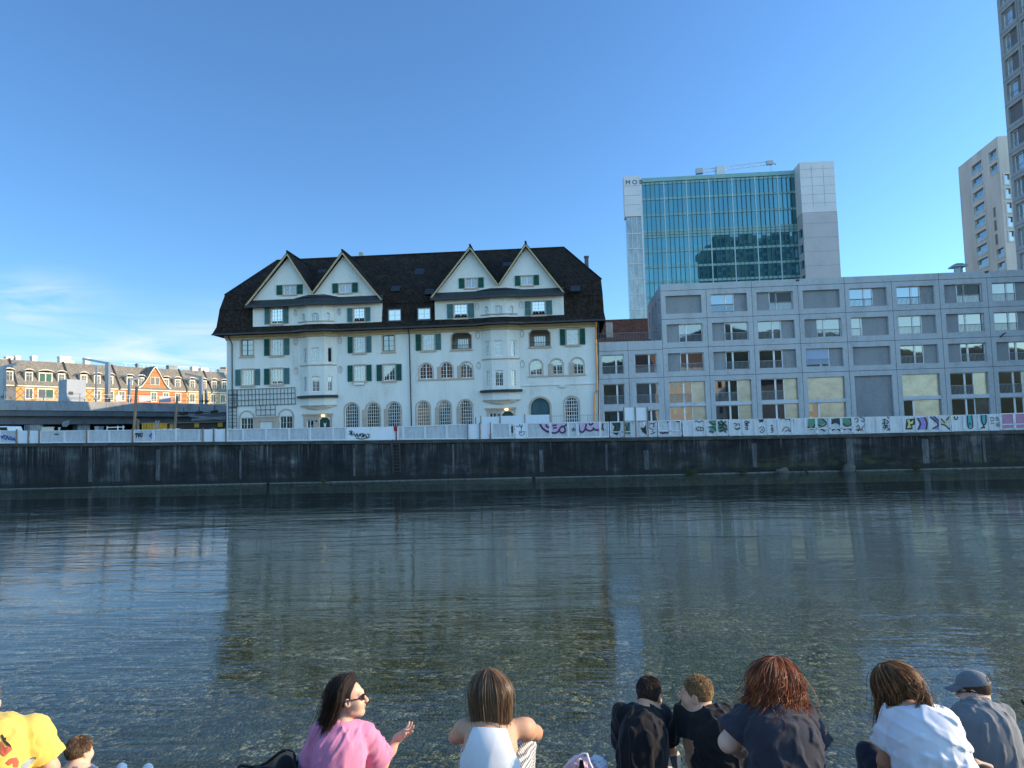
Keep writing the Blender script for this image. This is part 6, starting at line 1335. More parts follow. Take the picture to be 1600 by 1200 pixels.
# ---------------------------------------------------------------- people: smooth distance-field bodies turned into one continuous mesh
def _smin(a, b, k):
    h = np.clip(.5+.5*(b-a)/k, 0, 1); return b+(a-b)*h-k*h*(1-h)
class SDF:
    """list of tapered capsules / ellipsoids blended together, meshed by surface nets"""
    def __init__(s): s.p = []
    def cap(s, a, b, ra, rb=None, k=.03, sub=False, flat=None): s.p.append(('c', np.array(a,float), np.array(b,float), ra, ra if rb is None else rb, k, sub, flat)); return s
    def ell(s, c, r, k=.03, rot=None, sub=False): s.p.append(('e', np.array(c,float), np.array(r,float), rot, None, k, sub, None)); return s
    def chain(s, pts, rs, k=.03):
        for i in range(len(pts)-1): s.cap(pts[i], pts[i+1], rs[i], rs[i+1], k)
        return s
    def bounds(s, pr, inf):
        if pr[0] == 'c': return np.minimum(pr[1]-pr[3], pr[2]-pr[4])-inf, np.maximum(pr[1]+pr[3], pr[2]+pr[4])+inf
        r = np.full(3, pr[2].max()); return pr[1]-r-inf, pr[1]+r+inf
    def dist(s, pr, X, Y, Z):
        if pr[0] == 'c':
            a, b = pr[1], pr[2]; ab = b-a; L = float(ab@ab)+1e-9
            t = np.clip(((X-a[0])*ab[0]+(Y-a[1])*ab[1]+(Z-a[2])*ab[2])/L, 0, 1)
            return np.sqrt((X-a[0]-t*ab[0])**2+(Y-a[1]-t*ab[1])**2+(Z-a[2]-t*ab[2])**2)-(pr[3]+(pr[4]-pr[3])*t)
        x, y, z = X-pr[1][0], Y-pr[1][1], Z-pr[1][2]
        if pr[3] is not None:
            M = np.array(pr[3]).T; x, y, z = M[0,0]*x+M[0,1]*y+M[0,2]*z, M[1,0]*x+M[1,1]*y+M[1,2]*z, M[2,0]*x+M[2,1]*y+M[2,2]*z
        r = pr[2]; k0 = np.sqrt((x/r[0])**2+(y/r[1])**2+(z/r[2])**2); k1 = np.sqrt((x/r[0]**2)**2+(y/r[1]**2)**2+(z/r[2]**2)**2)+1e-9
        return k0*(k0-1)/k1
    def grid(s, h, off=0., pad=.03, clip=None):
        lo = np.min([s.bounds(p, pad+off)[0] for p in s.p if not p[6]], 0); hi = np.max([s.bounds(p, pad+off)[1] for p in s.p if not p[6]], 0)
        if clip is not None: lo = np.maximum(lo, clip[0]); hi = np.minimum(hi, clip[1])
        n = np.ceil((hi-lo)/h).astype(int)+1
        ax = [lo[i]+np.arange(n[i])*h for i in range(3)]; D = np.full(n, .12)
        for p in s.p:
            a, b = s.bounds(p, .12+p[5]); i0 = np.clip(np.floor((a-lo)/h).astype(int), 0, n); i1 = np.clip(np.ceil((b-lo)/h).astype(int)+1, 0, n)
            if (i1 <= i0).any(): continue
            sl = tuple(slice(i0[i], i1[i]) for i in range(3)); X, Y, Z = np.meshgrid(*(ax[i][sl[i]] for i in range(3)), indexing='ij', sparse=True)
            d = s.dist(p, X, Y, Z)
            D[sl] = np.maximum(D[sl], -d) if p[6] else _smin(D[sl], d, p[5])
        return ax, D-off
    def mesh(s, h=.01, off=0., cut=None, disp=None, clip=None):
        ax, D = s.grid(h, off, clip=clip); X, Y, Z = np.meshgrid(*ax, indexing='ij', sparse=True)
        if disp is not None: D = D+disp(X, Y, Z)
        if cut is not None:
            for c in cut(X, Y, Z): D = np.maximum(D, c)
        return nets(ax, D, h)
def nets(ax, D, h):
    D = np.pad(D, 1, constant_values=.2); o = np.array([a[0]-h for a in ax]); n = np.array(D.shape)
    ins = D < 0; c = [ins[i:n[0]-1+i, j:n[1]-1+j, k:n[2]-1+k] for i in (0,1) for j in (0,1) for k in (0,1)]
    cnt = sum(x.astype(np.int8) for x in c); act = (cnt > 0) & (cnt < 8); idx = np.argwhere(act); vid = np.full(act.shape, -1, np.int64); vid[act] = np.arange(len(idx))
    P = np.zeros((len(idx),3)); W_ = np.zeros(len(idx)); cor = np.array([(i,j,k) for i in (0,1) for j in (0,1) for k in (0,1)])
    vals = np.stack([D[idx[:,0]+i, idx[:,1]+j, idx[:,2]+k] for i,j,k in cor], 1)
    for a in range(8):
        for b in range(a+1, 8):
            if np.abs(cor[a]-cor[b]).sum() != 1: continue
            va, vb = vals[:,a], vals[:,b]; m = (va < 0) != (vb < 0); t = np.where(m, va/(va-vb+1e-12), 0)
            P[m] += (cor[a]+(cor[b]-cor[a])*t[:,None])[m]; W_[m] += 1
    V = (idx+P/W_[:,None])*h+o; F = []
    for axis in range(3):
        s0 = [slice(1,-1)]*3; s0[axis] = slice(0,-1); s1 = list(s0); s1[axis] = slice(1,None); a, b = ins[tuple(s0)], ins[tuple(s1)]; cr = np.argwhere(a != b)
        if not len(cr): continue
        base = cr+np.array([1,1,1]); base[:,axis] -= 1; u, v = (axis+1)%3, (axis+2)%3; eu = np.zeros(3,int); eu[u] = 1; ev = np.zeros(3,int); ev[v] = 1
        q = [base-eu-ev, base-ev, base, base-eu]; ids = np.stack([vid[x[:,0],x[:,1],x[:,2]] for x in q], 1); flip = ~a[tuple(cr.T)]; ids[flip] = ids[flip][:,::-1]; F.append(ids[(ids >= 0).all(1)])
    return V, np.concatenate(F)
def put(V, F, name, mat, parent=None, smooth=True, org=None):
    me = bpy.data.meshes.new(name); V = np.asarray(V, float)
    O = ORG[parent] if parent is not None else Vector(org if org is not None else (0,0,0)); Vl = V-np.array(O)
    me.vertices.add(len(Vl)); me.vertices.foreach_set('co', Vl.ravel()); F = np.asarray(F); k = F.shape[1]
    me.loops.add(F.size); me.loops.foreach_set('vertex_index', F.ravel().astype(np.int32)); me.polygons.add(len(F)); me.polygons.foreach_set('loop_start', np.arange(len(F), dtype=np.int32)*k)
    me.polygons.foreach_set('use_smooth', np.full(len(F), smooth)); me.update(calc_edges=True); me.validate()
    me.materials.append(mat); o = bpy.data.objects.new(name, me); COL.objects.link(o)
    if parent is not None: o.parent = parent
    else: o.location = O
    ORG[o] = O; return o
def V3(*a): return np.array(a, float)
def folds(seed, amp=.004, n=10, fr=(45,105), dirs=None):
    """cloth creases: a few warped ridges"""
    rr = np.random.RandomState(seed); W_ = []
    for i in range(n):
        d = rr.normal(size=3); d[2] *= .55; d /= np.linalg.norm(d); e = rr.normal(size=3); W_.append((d, rr.uniform(*fr), rr.uniform(0,6.3), e*rr.uniform(4,8), rr.uniform(0,6.3), rr.uniform(.5,1)))
    def f(X, Y, Z):
        s = 0
        for d, w, ph, e, p2, a in W_:
            mod = .5+.5*np.sin(e[0]*X+e[1]*Y+e[2]*Z+p2)
            s = s+a*mod**3*(np.abs(np.sin((d[0]*X+d[1]*Y+d[2]*Z)*w*.5+ph+.9*np.sin(e[1]*X+e[2]*Y+e[0]*Z)))-.64)
        return -np.clip(-s*amp*2.2, -.001, .011)
    return f
def strands(roots, name, mat, parent, r=.0032, n=3):
    """hair locks as thin tapered tubes; roots = list of point arrays"""
    Vs, Fs = [], []; b = 0
    for P in roots:
        P = np.asarray(P, float); m = len(P); d = np.gradient(P, axis=0); d /= np.linalg.norm(d, axis=1)[:,None]+1e-9
        up = np.cross(P[m//2]-P[0], P[-1]-P[m//2]); ul = np.linalg.norm(up)
        if ul < 1e-7: up = np.cross(d[0], V3(.3,.5,.81)); ul = np.linalg.norm(up)
        x = np.cross(d, (up/ul)[None]); x /= np.linalg.norm(x, axis=1)[:,None]+1e-9; y = np.cross(d, x)
        tp = np.sqrt(np.clip(1-np.linspace(0,1,m)**3, .04, 1))*r
        for k in range(n):
            a = 2*math.pi*k/n; Vs.append(P+(x*math.cos(a)+y*math.sin(a))*tp[:,None])
        i = np.arange(m-1)
        for k in range(n):
            k2 = (k+1)%n; Fs.append(np.stack([b+k*m+i, b+k2*m+i, b+k2*m+i+1, b+k*m+i+1], 1))
        b += n*m
    return put(np.concatenate(Vs), np.concatenate(Fs), name, mat, parent)
def mat_skin(name, c, flush=.35):
    t = NT(name); n = t.noise(t.pos(), 14, 4, .6); n2 = t.noise(t.pos(), 3, 3)
    f = t.math('ADD', t.math('MULTIPLY', n, .4), t.math('MULTIPLY', n2, .6))
    q = t.bsdf(t.ramp(f, [(.32, (c[0]*.88,c[1]*.72,c[2]*.66)), (.52, c), (.75, tuple(min(1,x*1.1) for x in c))]), .58, 0, .3, Subsurface_Weight=.05)
    q.inputs['Subsurface Radius'].default_value = (.02,.008,.004); q.inputs['Subsurface Scale'].default_value = .5
    t.bump(q, t.noise(t.pos(), 160, 3), .12, .003); return t.m
def mat_cloth(name, c, var=.08, check=None, rough=.9, tr=.0):
    t = NT(name); n = t.noise(t.pos(), 9, 5, .6); col = t.ramp(n, [(.3, tuple(x*(1-var) for x in c)), (.7, tuple(min(1,x*(1+var)) for x in c))])
    if check:
        g = t.new('NewGeometry'); sx = t.new('SeparateXYZ'); t.link(g.outputs['Position'], sx.inputs[0]); s = check[0]
        a = t.math('GREATER_THAN', t.math('FRACT', t.math('MULTIPLY', t.math('ADD', sx.outputs[0], t.math('MULTIPLY', sx.outputs[1], .6)), s)), .5); b = t.math('GREATER_THAN', t.math('FRACT', t.math('MULTIPLY', sx.outputs[2], s)), .5)
        col = t.mix(t.math('MULTIPLY', t.math('ADD', a, b), .5), col, check[1])
    q = t.bsdf(col, rough, 0, .2, Sheen_Weight=.15)
    w = t.math('ADD', t.noise(t.pos((1,1,1)), 700, 2), t.math('MULTIPLY', t.noise(t.pos(), 45, 4), .8)); t.bump(q, w, .22, .004); return t.m
def mat_hair(name, lo, mid, hi, rough=.38):
    b = NT(name+'_base'); b.bsdf(b.ramp(b.noise(b.pos((1,1,.2)), 60, 4), [(.35,tuple(x*.6+y*.4 for x,y in zip(lo,mid))),(.65,tuple(x*.2+y*.9 for x,y in zip(lo,mid)))]), .75, 0, .2)
    t = NT(name); g = t.new('NewGeometry'); n = t.noise(t.pos((1,1,.25)), 26, 4, .6)
    f = t.math('ADD', t.math('MULTIPLY', g.outputs['Random Per Island'], .5), t.math('MULTIPLY', n, .5))
    q = t.bsdf(t.ramp(f, [(.15, lo), (.45, mid), (.8, hi)]), rough, 0, .28); t.bump(q, t.noise(t.pos((1,1,.12)), 140, 3), .5, .004); return t.m
SEAT1, SEAT2 = 1.90, 1.42
def W_(px, py, Y): return np.array(at(px, py, Y))
def nrm(v): v = np.asarray(v, float); return v/(np.linalg.norm(v)+1e-9)
def head_basis(fwd, up=(0,0,1), roll=0.):
    f = nrm(fwd); u = np.asarray(up, float); r = nrm(np.cross(f, u)); u = np.cross(r, f)
    if roll: r, u = r*math.cos(roll)+u*math.sin(roll), u*math.cos(roll)-r*math.sin(roll)
    return np.stack([r, f, u], 1)       # columns: right, forward, up
def add_head(s, C, H, k=1.0, ears=True):
    L = lambda x,y,z: C+H@(np.array([x,y,z])*k)
    s.ell(L(0,-.012,.022), V3(.076,.097,.094)*k, .03, H); s.ell(L(0,.030,-.045), V3(.058,.064,.070)*k, .035, H)
    s.ell(L(0,.074,-.095), V3(.022,.018,.017)*k, .022, H); s.ell(L(0,.076,.030), V3(.050,.016,.013)*k, .02, H)
    s.cap(L(0,.090,.014), L(0,.112,-.024), .0075*k, .0125*k, .012); s.ell(L(0,.106,-.030), V3(.016,.010,.008)*k, .008, H)
    s.ell(L(0,.090,-.054), V3(.021,.011,.0065)*k, .007, H); s.ell(L(0,.087,-.067), V3(.018,.011,.007)*k, .008, H)
    for sx in (-1,1):
        s.ell(L(sx*.042,.066,-.022), V3(.026,.02,.02)*k, .025, H); s.ell(L(sx*.050,.040,-.035), V3(.022,.036,.034)*k, .03, H); s.cap(L(sx*.052,.01,-.075), L(sx*.022,.068,-.100), .013*k, .013*k, .03)
        if ears:
            s.ell(L(sx*.079,-.006,-.006), V3(.009,.019,.031)*k, .006, H); s.ell(L(sx*.084,-.001,-.003), V3(.007,.010,.018)*k, .003, H, sub=True)
def add_hand(s, wr, d, palm_n, size=1.0, side=1, curl=.35, spread=.16):
    """palm and five separate fingers; d = pointing direction, palm_n = direction the palm faces, side = +1 thumb on (d x n) side"""
    d = nrm(d); n = nrm(palm_n-d*np.dot(d,palm_n)); x = nrm(np.cross(d, n))*side; z = size
    P = lambda a,b,c: wr+(x*a+d*b+n*c)*z
    s.cap(P(-.004,.0,0), P(.016,.075,0), .024*z, .020*z, .02); s.cap(P(-.006,.01,0), P(-.022,.078,0), .021*z, .017*z, .02); s.cap(P(0,.02,.004), P(0,.07,.002), .022*z, .020*z, .02)
    for i, (off, l) in enumerate(((.030,.070),(.010,.078),(-.011,.073),(-.031,.056))):
        a = (off/.03)*spread; c = curl*(1+.18*i); dirs = []; ang = c*.55; p = P(off,.082-.004*abs(i-1),0); pts = [p]
        for f in (.46,.30,.24):
            v = (d*math.cos(a)+x*math.sin(a))*math.cos(ang)+n*math.sin(ang); p = p+v*l*f*z; pts.append(p); ang += c*.75
        s.chain(pts, [.0098*z,.0088*z,.0080*z,.0066*z], .004)
    t0 = P(.022,.022,.004); v = nrm(d*.62+x*.72+n*.35); t1 = t0+v*.040*z; v2 = nrm(d*.86+x*.34+n*.35); t2 = t1+v2*.030*z; t3 = t2+nrm(d*.95+x*.15+n*.3)*.024*z
    s.chain([t0,t1,t2,t3], [.016*z,.0115*z,.0098*z,.0078*z], .008)
def beyond(X, Y, Z, p, d, rad):        # >0 past the plane at p (normal d) within rad of p
    return np.minimum((X-p[0])*d[0]+(Y-p[1])*d[1]+(Z-p[2])*d[2], rad-np.sqrt((X-p[0])**2+(Y-p[1])**2+(Z-p[2])**2))
class P: pass
def torso(s, q, f, infl=0.):
    """trunk prims between hip and shoulders"""
    sp = nrm(q.neck-q.hip); r = nrm(q.shR-q.shL); fw = nrm(np.cross(sp, r)); Hh = np.stack([r, fw, sp], 1); L = np.linalg.norm(q.neck-q.hip); w = q.w
    bend = q.bend
    c = lambda t, o=0.: q.hip+(q.neck-q.hip)*t-fw*(bend*math.sin(math.pi*t))+fw*o
    s.ell(c(.02), V3(.175*w+infl,.135+infl,.13+infl), .08, Hh); s.ell(c(.32), V3(.145*w+infl,.108*q.dp+infl,.17+infl), .09, Hh)
    s.ell(c(.60), V3(.158*w+infl,.108*q.dp+infl,.165+infl), .07, Hh); s.ell(c(.77), V3(.140*w+infl,.088*q.dp+infl,.085+infl), .05, Hh)
    sh = .046+infl*.6
    s.cap(c(.90), q.shL, .052+infl*.7, sh, .04); s.cap(c(.90), q.shR, .052+infl*.7, sh, .04); s.ell(q.neck-sp*.045, V3(.095*w+infl*.6,.055+infl*.6,.052), .05, Hh)
    q.Ht = Hh; q.c = c; q.sp = sp; q.fw = fw
def make_person(label, q, skin, h=.0085, hands=None, shoes=None, trouser=None, shirt=None, shirt_mat=None, sleeve=.62, sl_r=(.068,.078), neck_cut=.018, fold=1, long_sleeve=False, legs=True, hs=.0065):
    s = SDF(); f = q.f
    torso(s, q, f)
    s.cap(q.neck-q.sp*.02, q.head+q.H@V3(0,-.03,-.07)*q.hk, .058*q.nk, .052*q.nk, .03)
    add_head(s, q.head, q.H, q.hk)
    for sh, el, wr in ((q.shL,q.elL,q.wrL),(q.shR,q.elR,q.wrR)):
        s.cap(sh, el, .050*q.ak, .039*q.ak, .035); s.ell((sh*.7+el*.3), V3(.046,.046,.06)*q.ak, .04); s.cap(el, el*.45+wr*.55, .039*q.ak, .036*q.ak, .03); s.cap(el*.45+wr*.55, wr, .036*q.ak, .026*q.ak, .03)
    for i, (wr, el) in enumerate(((q.wrL,q.elL),(q.wrR,q.elR))):
        hd = (hands or {}).get('LR'[i], {}); d = np.array(hd.get('d', nrm(wr-el)+V3(0,.2,-.1))); n = np.array(hd.get('n', V3(0,0,-1)))
        add_hand(s, wr, d, n, hd.get('size',.95), hd.get('side', 1 if i == 0 else -1), hd.get('curl',.45), hd.get('spread',.10))
    if legs:
        for sx, kn, an in ((-1,q.knL,q.anL),(1,q.knR,q.anR)):
            hp = q.hip+q.Ht[:,0]*sx*.09; s.cap(hp, kn, .088, .060, .05); s.cap(kn, an, .056, .038, .03); s.cap(an+V3(0,-.04,-.05), an+V3(0,.13,-.06), .036, .030, .03)
    Vb, Fb = s.mesh(h); base = (float(q.hip[0]), float(q.hip[1]), float(q.hip[2])-.12)
    body = put(Vb, Fb, 'person', skin, org=base); tag(body, label, 'person', 'people sitting on the river steps'); q.body = body
    if legs and trouser:
        t = SDF(); 
        for sx, kn, an in ((-1,q.knL,q.anL),(1,q.knR,q.anR)):
            hp = q.hip+q.Ht[:,0]*sx*.09; t.cap(hp, kn, .100, .074, .04); t.cap(kn, an, .070, .058, .02)
        t.ell(q.hip+V3(0,0,-.01), V3(.19*q.w,.15,.125), .06, q.Ht); Vt, Ft = t.mesh(.010, disp=folds(5, .003)); put(Vt, Ft, 'trousers', trouser, body)
    if legs and shoes:
        t = SDF()
        for an in (q.anL, q.anR): t.cap(an+V3(0,-.05,-.05), an+V3(0,.15,-.065), .047, .040, .02); t.cap(an+V3(0,0,-.02), an+V3(0,.03,-.05), .045, .045, .02)
        Vt, Ft = t.mesh(.010); put(Vt, Ft, 'shoes', shoes, body)
    if shirt_mat:
        t = SDF(); torso(t, q, f, .016*q.loose); ends = []
        for sh, el, wr in ((q.shL,q.elL,q.wrL),(q.shR,q.elR,q.wrR)):
            if sleeve <= 0: continue
            if long_sleeve: t.cap(sh, el, .062*q.ak, .055*q.ak, .014); t.cap(el, el+(wr-el)*.9, .056*q.ak, .044*q.ak, .025); ends.append((el+(wr-el)*.88, nrm(wr-el), .09))
            else: e = sh+(el-sh)*sleeve; t.cap(sh, e, sl_r[0]*q.ak*.88, sl_r[1]*q.ak, .02); ends.append((e, nrm(el-sh), .15))
        t.ell(q.hip+q.sp*(-.02), V3(.185*q.w+.012,.145+.012,.12), .06, q.Ht)
        nd = nrm(nrm(q.head+q.H@V3(0,-.03,-.07)-q.neck)*.35+q.sp*.65)
        def cut(X, Y, Z):
            out = [beyond(X,Y,Z,e,d,rad) for e,d,rad in ends]; out.append(beyond(X,Y,Z,q.neck+nd*neck_cut,nd,.115)); out.append(-(Z-(q.hip[2]-.10)))
            if shirt: out += shirt(X,Y,Z)
            return out
        Vt, Ft = t.mesh(hs, cut=cut, disp=folds(int(abs(q.hip[0])*100)+3, .006*fold)); q.shirt = put(Vt, Ft, q.shirt_name, shirt_mat, body)
    return body
def std(head, neck, shL, shR, hip, fwd=(0,1,0), face=(0,1,0), up=(0,0,1), roll=0., w=1., hk=1., ak=1., nk=1., loose=1., bend=.03, dp=1., name='t_shirt'):
    shL = np.array(shL)-V3(0,0,.012); shR = np.array(shR)-V3(0,0,.012); q = P(); q.head, q.neck, q.shL, q.shR, q.hip = map(lambda v: np.array(v,float), (head,neck,shL,shR,hip)); q.f = nrm(fwd); q.H = head_basis(face, up, roll); q.w, q.hk, q.ak, q.nk, q.loose, q.bend, q.dp, q.shirt_name = w, hk, ak, nk, loose, bend, dp, name
    r = nrm(np.cross(q.f, V3(0,0,1))); q.r = r
    for sx, n in ((-1,'L'),(1,'R')):
        setattr(q,'kn'+n, q.hip+q.f*.43+r*sx*.13+V3(0,0,-.09)); setattr(q,'an'+n, q.hip+q.f*.48+r*sx*.13+V3(0,0,-.52))
        sh = q.shL if sx < 0 else q.shR; el = sh+q.f*.14+V3(0,0,-.24)+r*sx*.05; setattr(q,'el'+n, el); setattr(q,'wr'+n, el+q.f*.20+V3(0,0,.02)-r*sx*.05)
    return q
# ---- hair
def hair_base(mat): return bpy.data.materials[mat.name+'_base']
def guides(q, L, amax=2.3, n=21, grow=.016, fall=(0,0,-1), flare=.0, tuck=.86, part=0., lens=None, k=1.0, tuckR=9):
    G_ = []
    for i in range(n):
        th = -amax+2*amax*i/(n-1); pts = []
        y0 = -.12+.55*math.sin(th/2)**2; s0 = nrm(V3(part+.06*math.sin(th), y0, 1)); tq = min(th, tuckR); s1 = V3(math.sin(tq), -math.cos(tq), 0.)
        for t in (0.,.2,.4,.6,.8,1.):
            d = nrm(s0*(1-t)+s1*t+ .25*t*(1-t)*V3(0,0,1)); pts.append(q.head+q.H@((V3(0,-.012,.022)+d*(V3(.076,.097,.094)+grow))*q.hk))
        o = q.H@V3(math.sin(th), -math.cos(th), 0); o[2] = 0; Lg = L*(lens(th) if lens else 1); m = 6; p = pts[-1].copy(); g = nrm(fall)
        for j in range(1, m+1):
            t = j/m; p = pts[5]+g*Lg*t+o*(-.035*(1-tuck)/.14*math.sin(min(1,t*1.2)*math.pi/2)*.9+flare*t*t); pts.append(p)
        G_.append(np.array(pts))
    return G_
def smooth_path(P_, m=22):
    P_ = np.asarray(P_); t = np.linspace(0, len(P_)-1, m); i = np.clip(t.astype(int), 0, len(P_)-2); f = (t-i)[:,None]
    p0, p1, p2, p3 = P_[np.maximum(i-1,0)], P_[i], P_[i+1], P_[np.minimum(i+2,len(P_)-1)]
    return .5*(2*p1+(p2-p0)*f+(2*p0-5*p1+4*p2-p3)*f**2+(3*p1-p0-3*p2+p3)*f**3)
def long_hair(q, G_, mat, n=1500, r=.0017, wave=.0, wfreq=3., jit=.010, seed=1, base_r=.018, curl=0., ragged=.12, name='hair'):
    s = SDF(); s.ell(q.head+q.H@(V3(0,-.022,.030)*q.hk), V3(.082,.098,.094)*q.hk, .02, q.H)
    for g in G_:
        rr_ = [base_r*.7]*5+[base_r*.85]*3+[base_r*.8,base_r*.65,base_r*.5,base_r*.3]; s.chain(g, rr_[:len(g)], .02)
    Hm = q.H; fc = q.head+q.H@(V3(0,.050,.0)*q.hk)
    def cut(X, Y, Z):                    # keep the face free
        x = (X-q.head[0])*Hm[0,0]+(Y-q.head[1])*Hm[1,0]+(Z-q.head[2])*Hm[2,0]; y = (X-q.head[0])*Hm[0,1]+(Y-q.head[1])*Hm[1,1]+(Z-q.head[2])*Hm[2,1]; z = (X-q.head[0])*Hm[0,2]+(Y-q.head[1])*Hm[1,2]+(Z-q.head[2])*Hm[2,2]
        return [np.minimum(y-.030*q.hk+np.abs(x)*.12-np.clip(z-.045,0,1)*.5, .15-z)]
    V, F = s.mesh(.0085, cut=cut); base = put(V, F, name, hair_base(mat), q.body)
    rr = np.random.RandomState(seed); R_ = []; A = np.array(G_)
    for i in range(n):
        u = rr.uniform(0, len(G_)-1.001); a = int(u); g = A[a]*(1-(u-a))+A[a+1]*(u-a); k = int(len(g)*1); g = smooth_path(g, 24)
        out = g-(q.head+np.array([0,0,.0])); lz = out@q.H[:,2]; out[:,2] *= .3+.7*np.clip((lz+.07)/.14, 0, 1); out /= np.linalg.norm(out, axis=1)[:,None]+1e-9
        t = np.linspace(0,1,24)[:,None]; ph = rr.uniform(0,6.3); side = nrm(np.cross(out[12], V3(0,0,1))); off = rr.uniform(.75,1.4)*base_r
        fly = 1 if rr.rand() > .035 else 3.2
        g = g+out*off*(1-.45*t**3)+rr.normal(size=3)*jit*t*fly+out*.012*(fly > 1)*t+side*wave*np.sin(wfreq*6.28*t+ph)*np.clip(t*2.2-.5,0,1)+out*wave*np.cos(wfreq*6.28*t+ph)*np.clip(t*2.2-.5,0,1)*.8
        if curl: g = g+(side*np.sin(ph+t*9)+out*np.cos(ph+t*7))*curl*t**2
        m = 24-int(abs(rr.normal())*24*ragged*.5); R_.append(g[rr.randint(0,2):max(12,m)])
    strands(R_, 'hair_locks', mat, base, r); return base
def short_hair(q, mat, n=900, L=.022, seed=1, lo=-.030, zfront=.05, curl=.0, grow=.004, side=.4, comb=(0,-.55,-1), mess=.3, lift=.35, name='hair', r=.0017):
    s = SDF(); s.ell(q.head+q.H@(V3(0,-.014,.026)*q.hk), (V3(.076,.097,.094)+grow)*q.hk, .02, q.H); Hm = q.H
    def loc(X,Y,Z): d = [X-q.head[0],Y-q.head[1],Z-q.head[2]]; return [(d[0]*Hm[0,j]+d[1]*Hm[1,j]+d[2]*Hm[2,j])/q.hk for j in range(3)]
    def cut(X,Y,Z):
        x,y,z = loc(X,Y,Z); line = np.where(y < -.03, -.062, np.where(y < .03, -.062+(y+.03)*1.25, .012+(y-.03)*1.3)); return [(line-z)*.7]
    V, F = s.mesh(.006, cut=cut); base = put(V, F, name, hair_base(mat), q.body); rr = np.random.RandomState(seed); R_ = []
    while len(R_) < n:
        v = nrm(rr.normal(size=3)); p = V3(0,-.014,.026)+v*(V3(.076,.097,.094)+grow); y, z = p[1], p[2]
        line = -.055 if y < -.03 else (-.055+(y+.03)*1.2 if y < .03 else .017+(y-.03)*1.3)
        if z < line+.006: continue
        ln = L*(side+(1-side)*min(1,max(0,(z+.01)/.09)))*rr.uniform(.7,1.2); tng = np.array(comb,float)+V3(p[0]*4,0,0)*max(0,z*8)+rr.normal(size=3)*mess; tng = nrm(tng-v*np.dot(tng,v)); up_ = lift*(.4+.6*max(0,z*9))
        pts = [p+v*(ln*up_*t*(1-.35*t)-.002)+tng*ln*t*(1-up_*.4)+(0 if curl == 0 else V3(math.sin(t*6+len(R_)),math.cos(t*6+len(R_)),math.sin(t*5+2*len(R_)))*curl*t) for t in np.linspace(0,1,6)]
        R_.append(np.array([q.head+q.H@(x*q.hk) for x in pts]))
    strands(R_, 'hair_tufts', mat, base, r); return base
def glasses(q, mat, lens, wide=.0):
    m = MB(); L = lambda x,y,z: tuple(q.head+q.H@(V3(x,y,z)*q.hk))
    for sx in (-1,1):
        c = [(sx*(.036+.027*math.cos(a)), .101-.010*abs(math.cos(a))*(1 if math.cos(a)*1 > 0 else .3), .012+.021*math.sin(a)) for a in np.linspace(0,2*math.pi,15)[:-1]]
        n = len(c); v = [L(x,y,z) for x,y,z in c]+[L(x,y+.004,z) for x,y,z in c]; m.raw(v, [tuple(range(n)), tuple(range(n,2*n))]+[(i,(i+1)%n,n+(i+1)%n,n+i) for i in range(n)])
        m.tube([L(sx*.062,.094,.016),L(sx*.082,.070,.016),L(sx*.087,-.005,.014),L(sx*.083,-.025,.000)], .0042, 5)
    m.tube([L(-.012,.104,.016),L(.012,.104,.016)], .003, 5); return m.build('sunglasses', mat, q.body)
SK1 = mat_skin('skin_light', (.62,.38,.26)); SK2 = mat_skin('skin_tan', (.52,.29,.18)); SK3 = mat_skin('skin_fair', (.66,.42,.32))
M_SUNG = pm('dark_sunglasses', (.025,.012,.010), .15, .1, 4); HB = (.015,.010,.008)
M_JEAN = mat_cloth('navy_trousers', (.018,.022,.035)); M_BLKC = mat_cloth('black_cotton', (.010,.010,.012)); M_SHOE = mat_cloth('white_shoe', (.7,.7,.68))

# ---- woman in pink, talking with a raised hand
Y = 4.75; hip = np.array([at(522,1200,Y-.10).x, Y-.12, SEAT2+.16])
q = std(W_(546.5,1091,Y), W_(536,1127,Y-.03), W_(500,1142,Y-.05), W_(571,1143,Y+.02), hip, fwd=(.45,.9,0), face=(.985,.14,.06), up=(-.10,0,1), w=.94, loose=1.5, bend=.02)
q.elR = W_(597,1194,Y+.16); q.wrR = W_(620.5,1154,Y+.20); q.elL = W_(489,1200,Y-.02); q.wrL = q.elL+V3(.12,.2,-.05)
make_person('woman in pink shirt and sunglasses with dark hair, raising one open hand', q, SK1, h=.0062, hands={'R':dict(d=(.80,.05,.52),n=(-.42,-.35,.72),side=1,curl=.22,spread=.42,size=.98)}, trouser=mat_cloth('cream_trousers',(.62,.60,.54)), shoes=M_SHOE, shirt_mat=mat_cloth('pink_cotton', (.62,.23,.36)), sleeve=.80, sl_r=(.075,.105), fold=1.2)
q.knR = q.knR
long_hair(q, guides(q, .285, amax=1.85, tuckR=1.22, fall=(-.33,-.10,-1), flare=.03, lens=lambda th: 1-.12*abs(th-.3)), mat_hair('dark_brown_hair', (.006,.004,.004), (.020,.012,.009), (.075,.045,.028)), n=2800, wave=.009, wfreq=1.5, jit=.016, seed=3, r=.0014)
glasses(q, M_SUNG, None)
s = SDF(); s.ell(q.head+q.H@V3(0,.0925,-.054), V3(.020,.0105,.0055), .004, q.H); s.ell(q.head+q.H@V3(0,.0905,-.066), V3(.017,.0105,.006), .004, q.H); Vl, Fl = s.mesh(.0035); put(Vl, Fl, 'lips', mat_skin('lips_rose',(.48,.16,.13)), q.body)
m = MB(); e = q.head+q.H@V3(.082,-.004,-.045); m.tube([tuple(e), tuple(e+V3(0,0,-.022))], .0035, 6); m.build('earring', pm('red_bead',(.35,.05,.03),.4,.1,3), q.body)

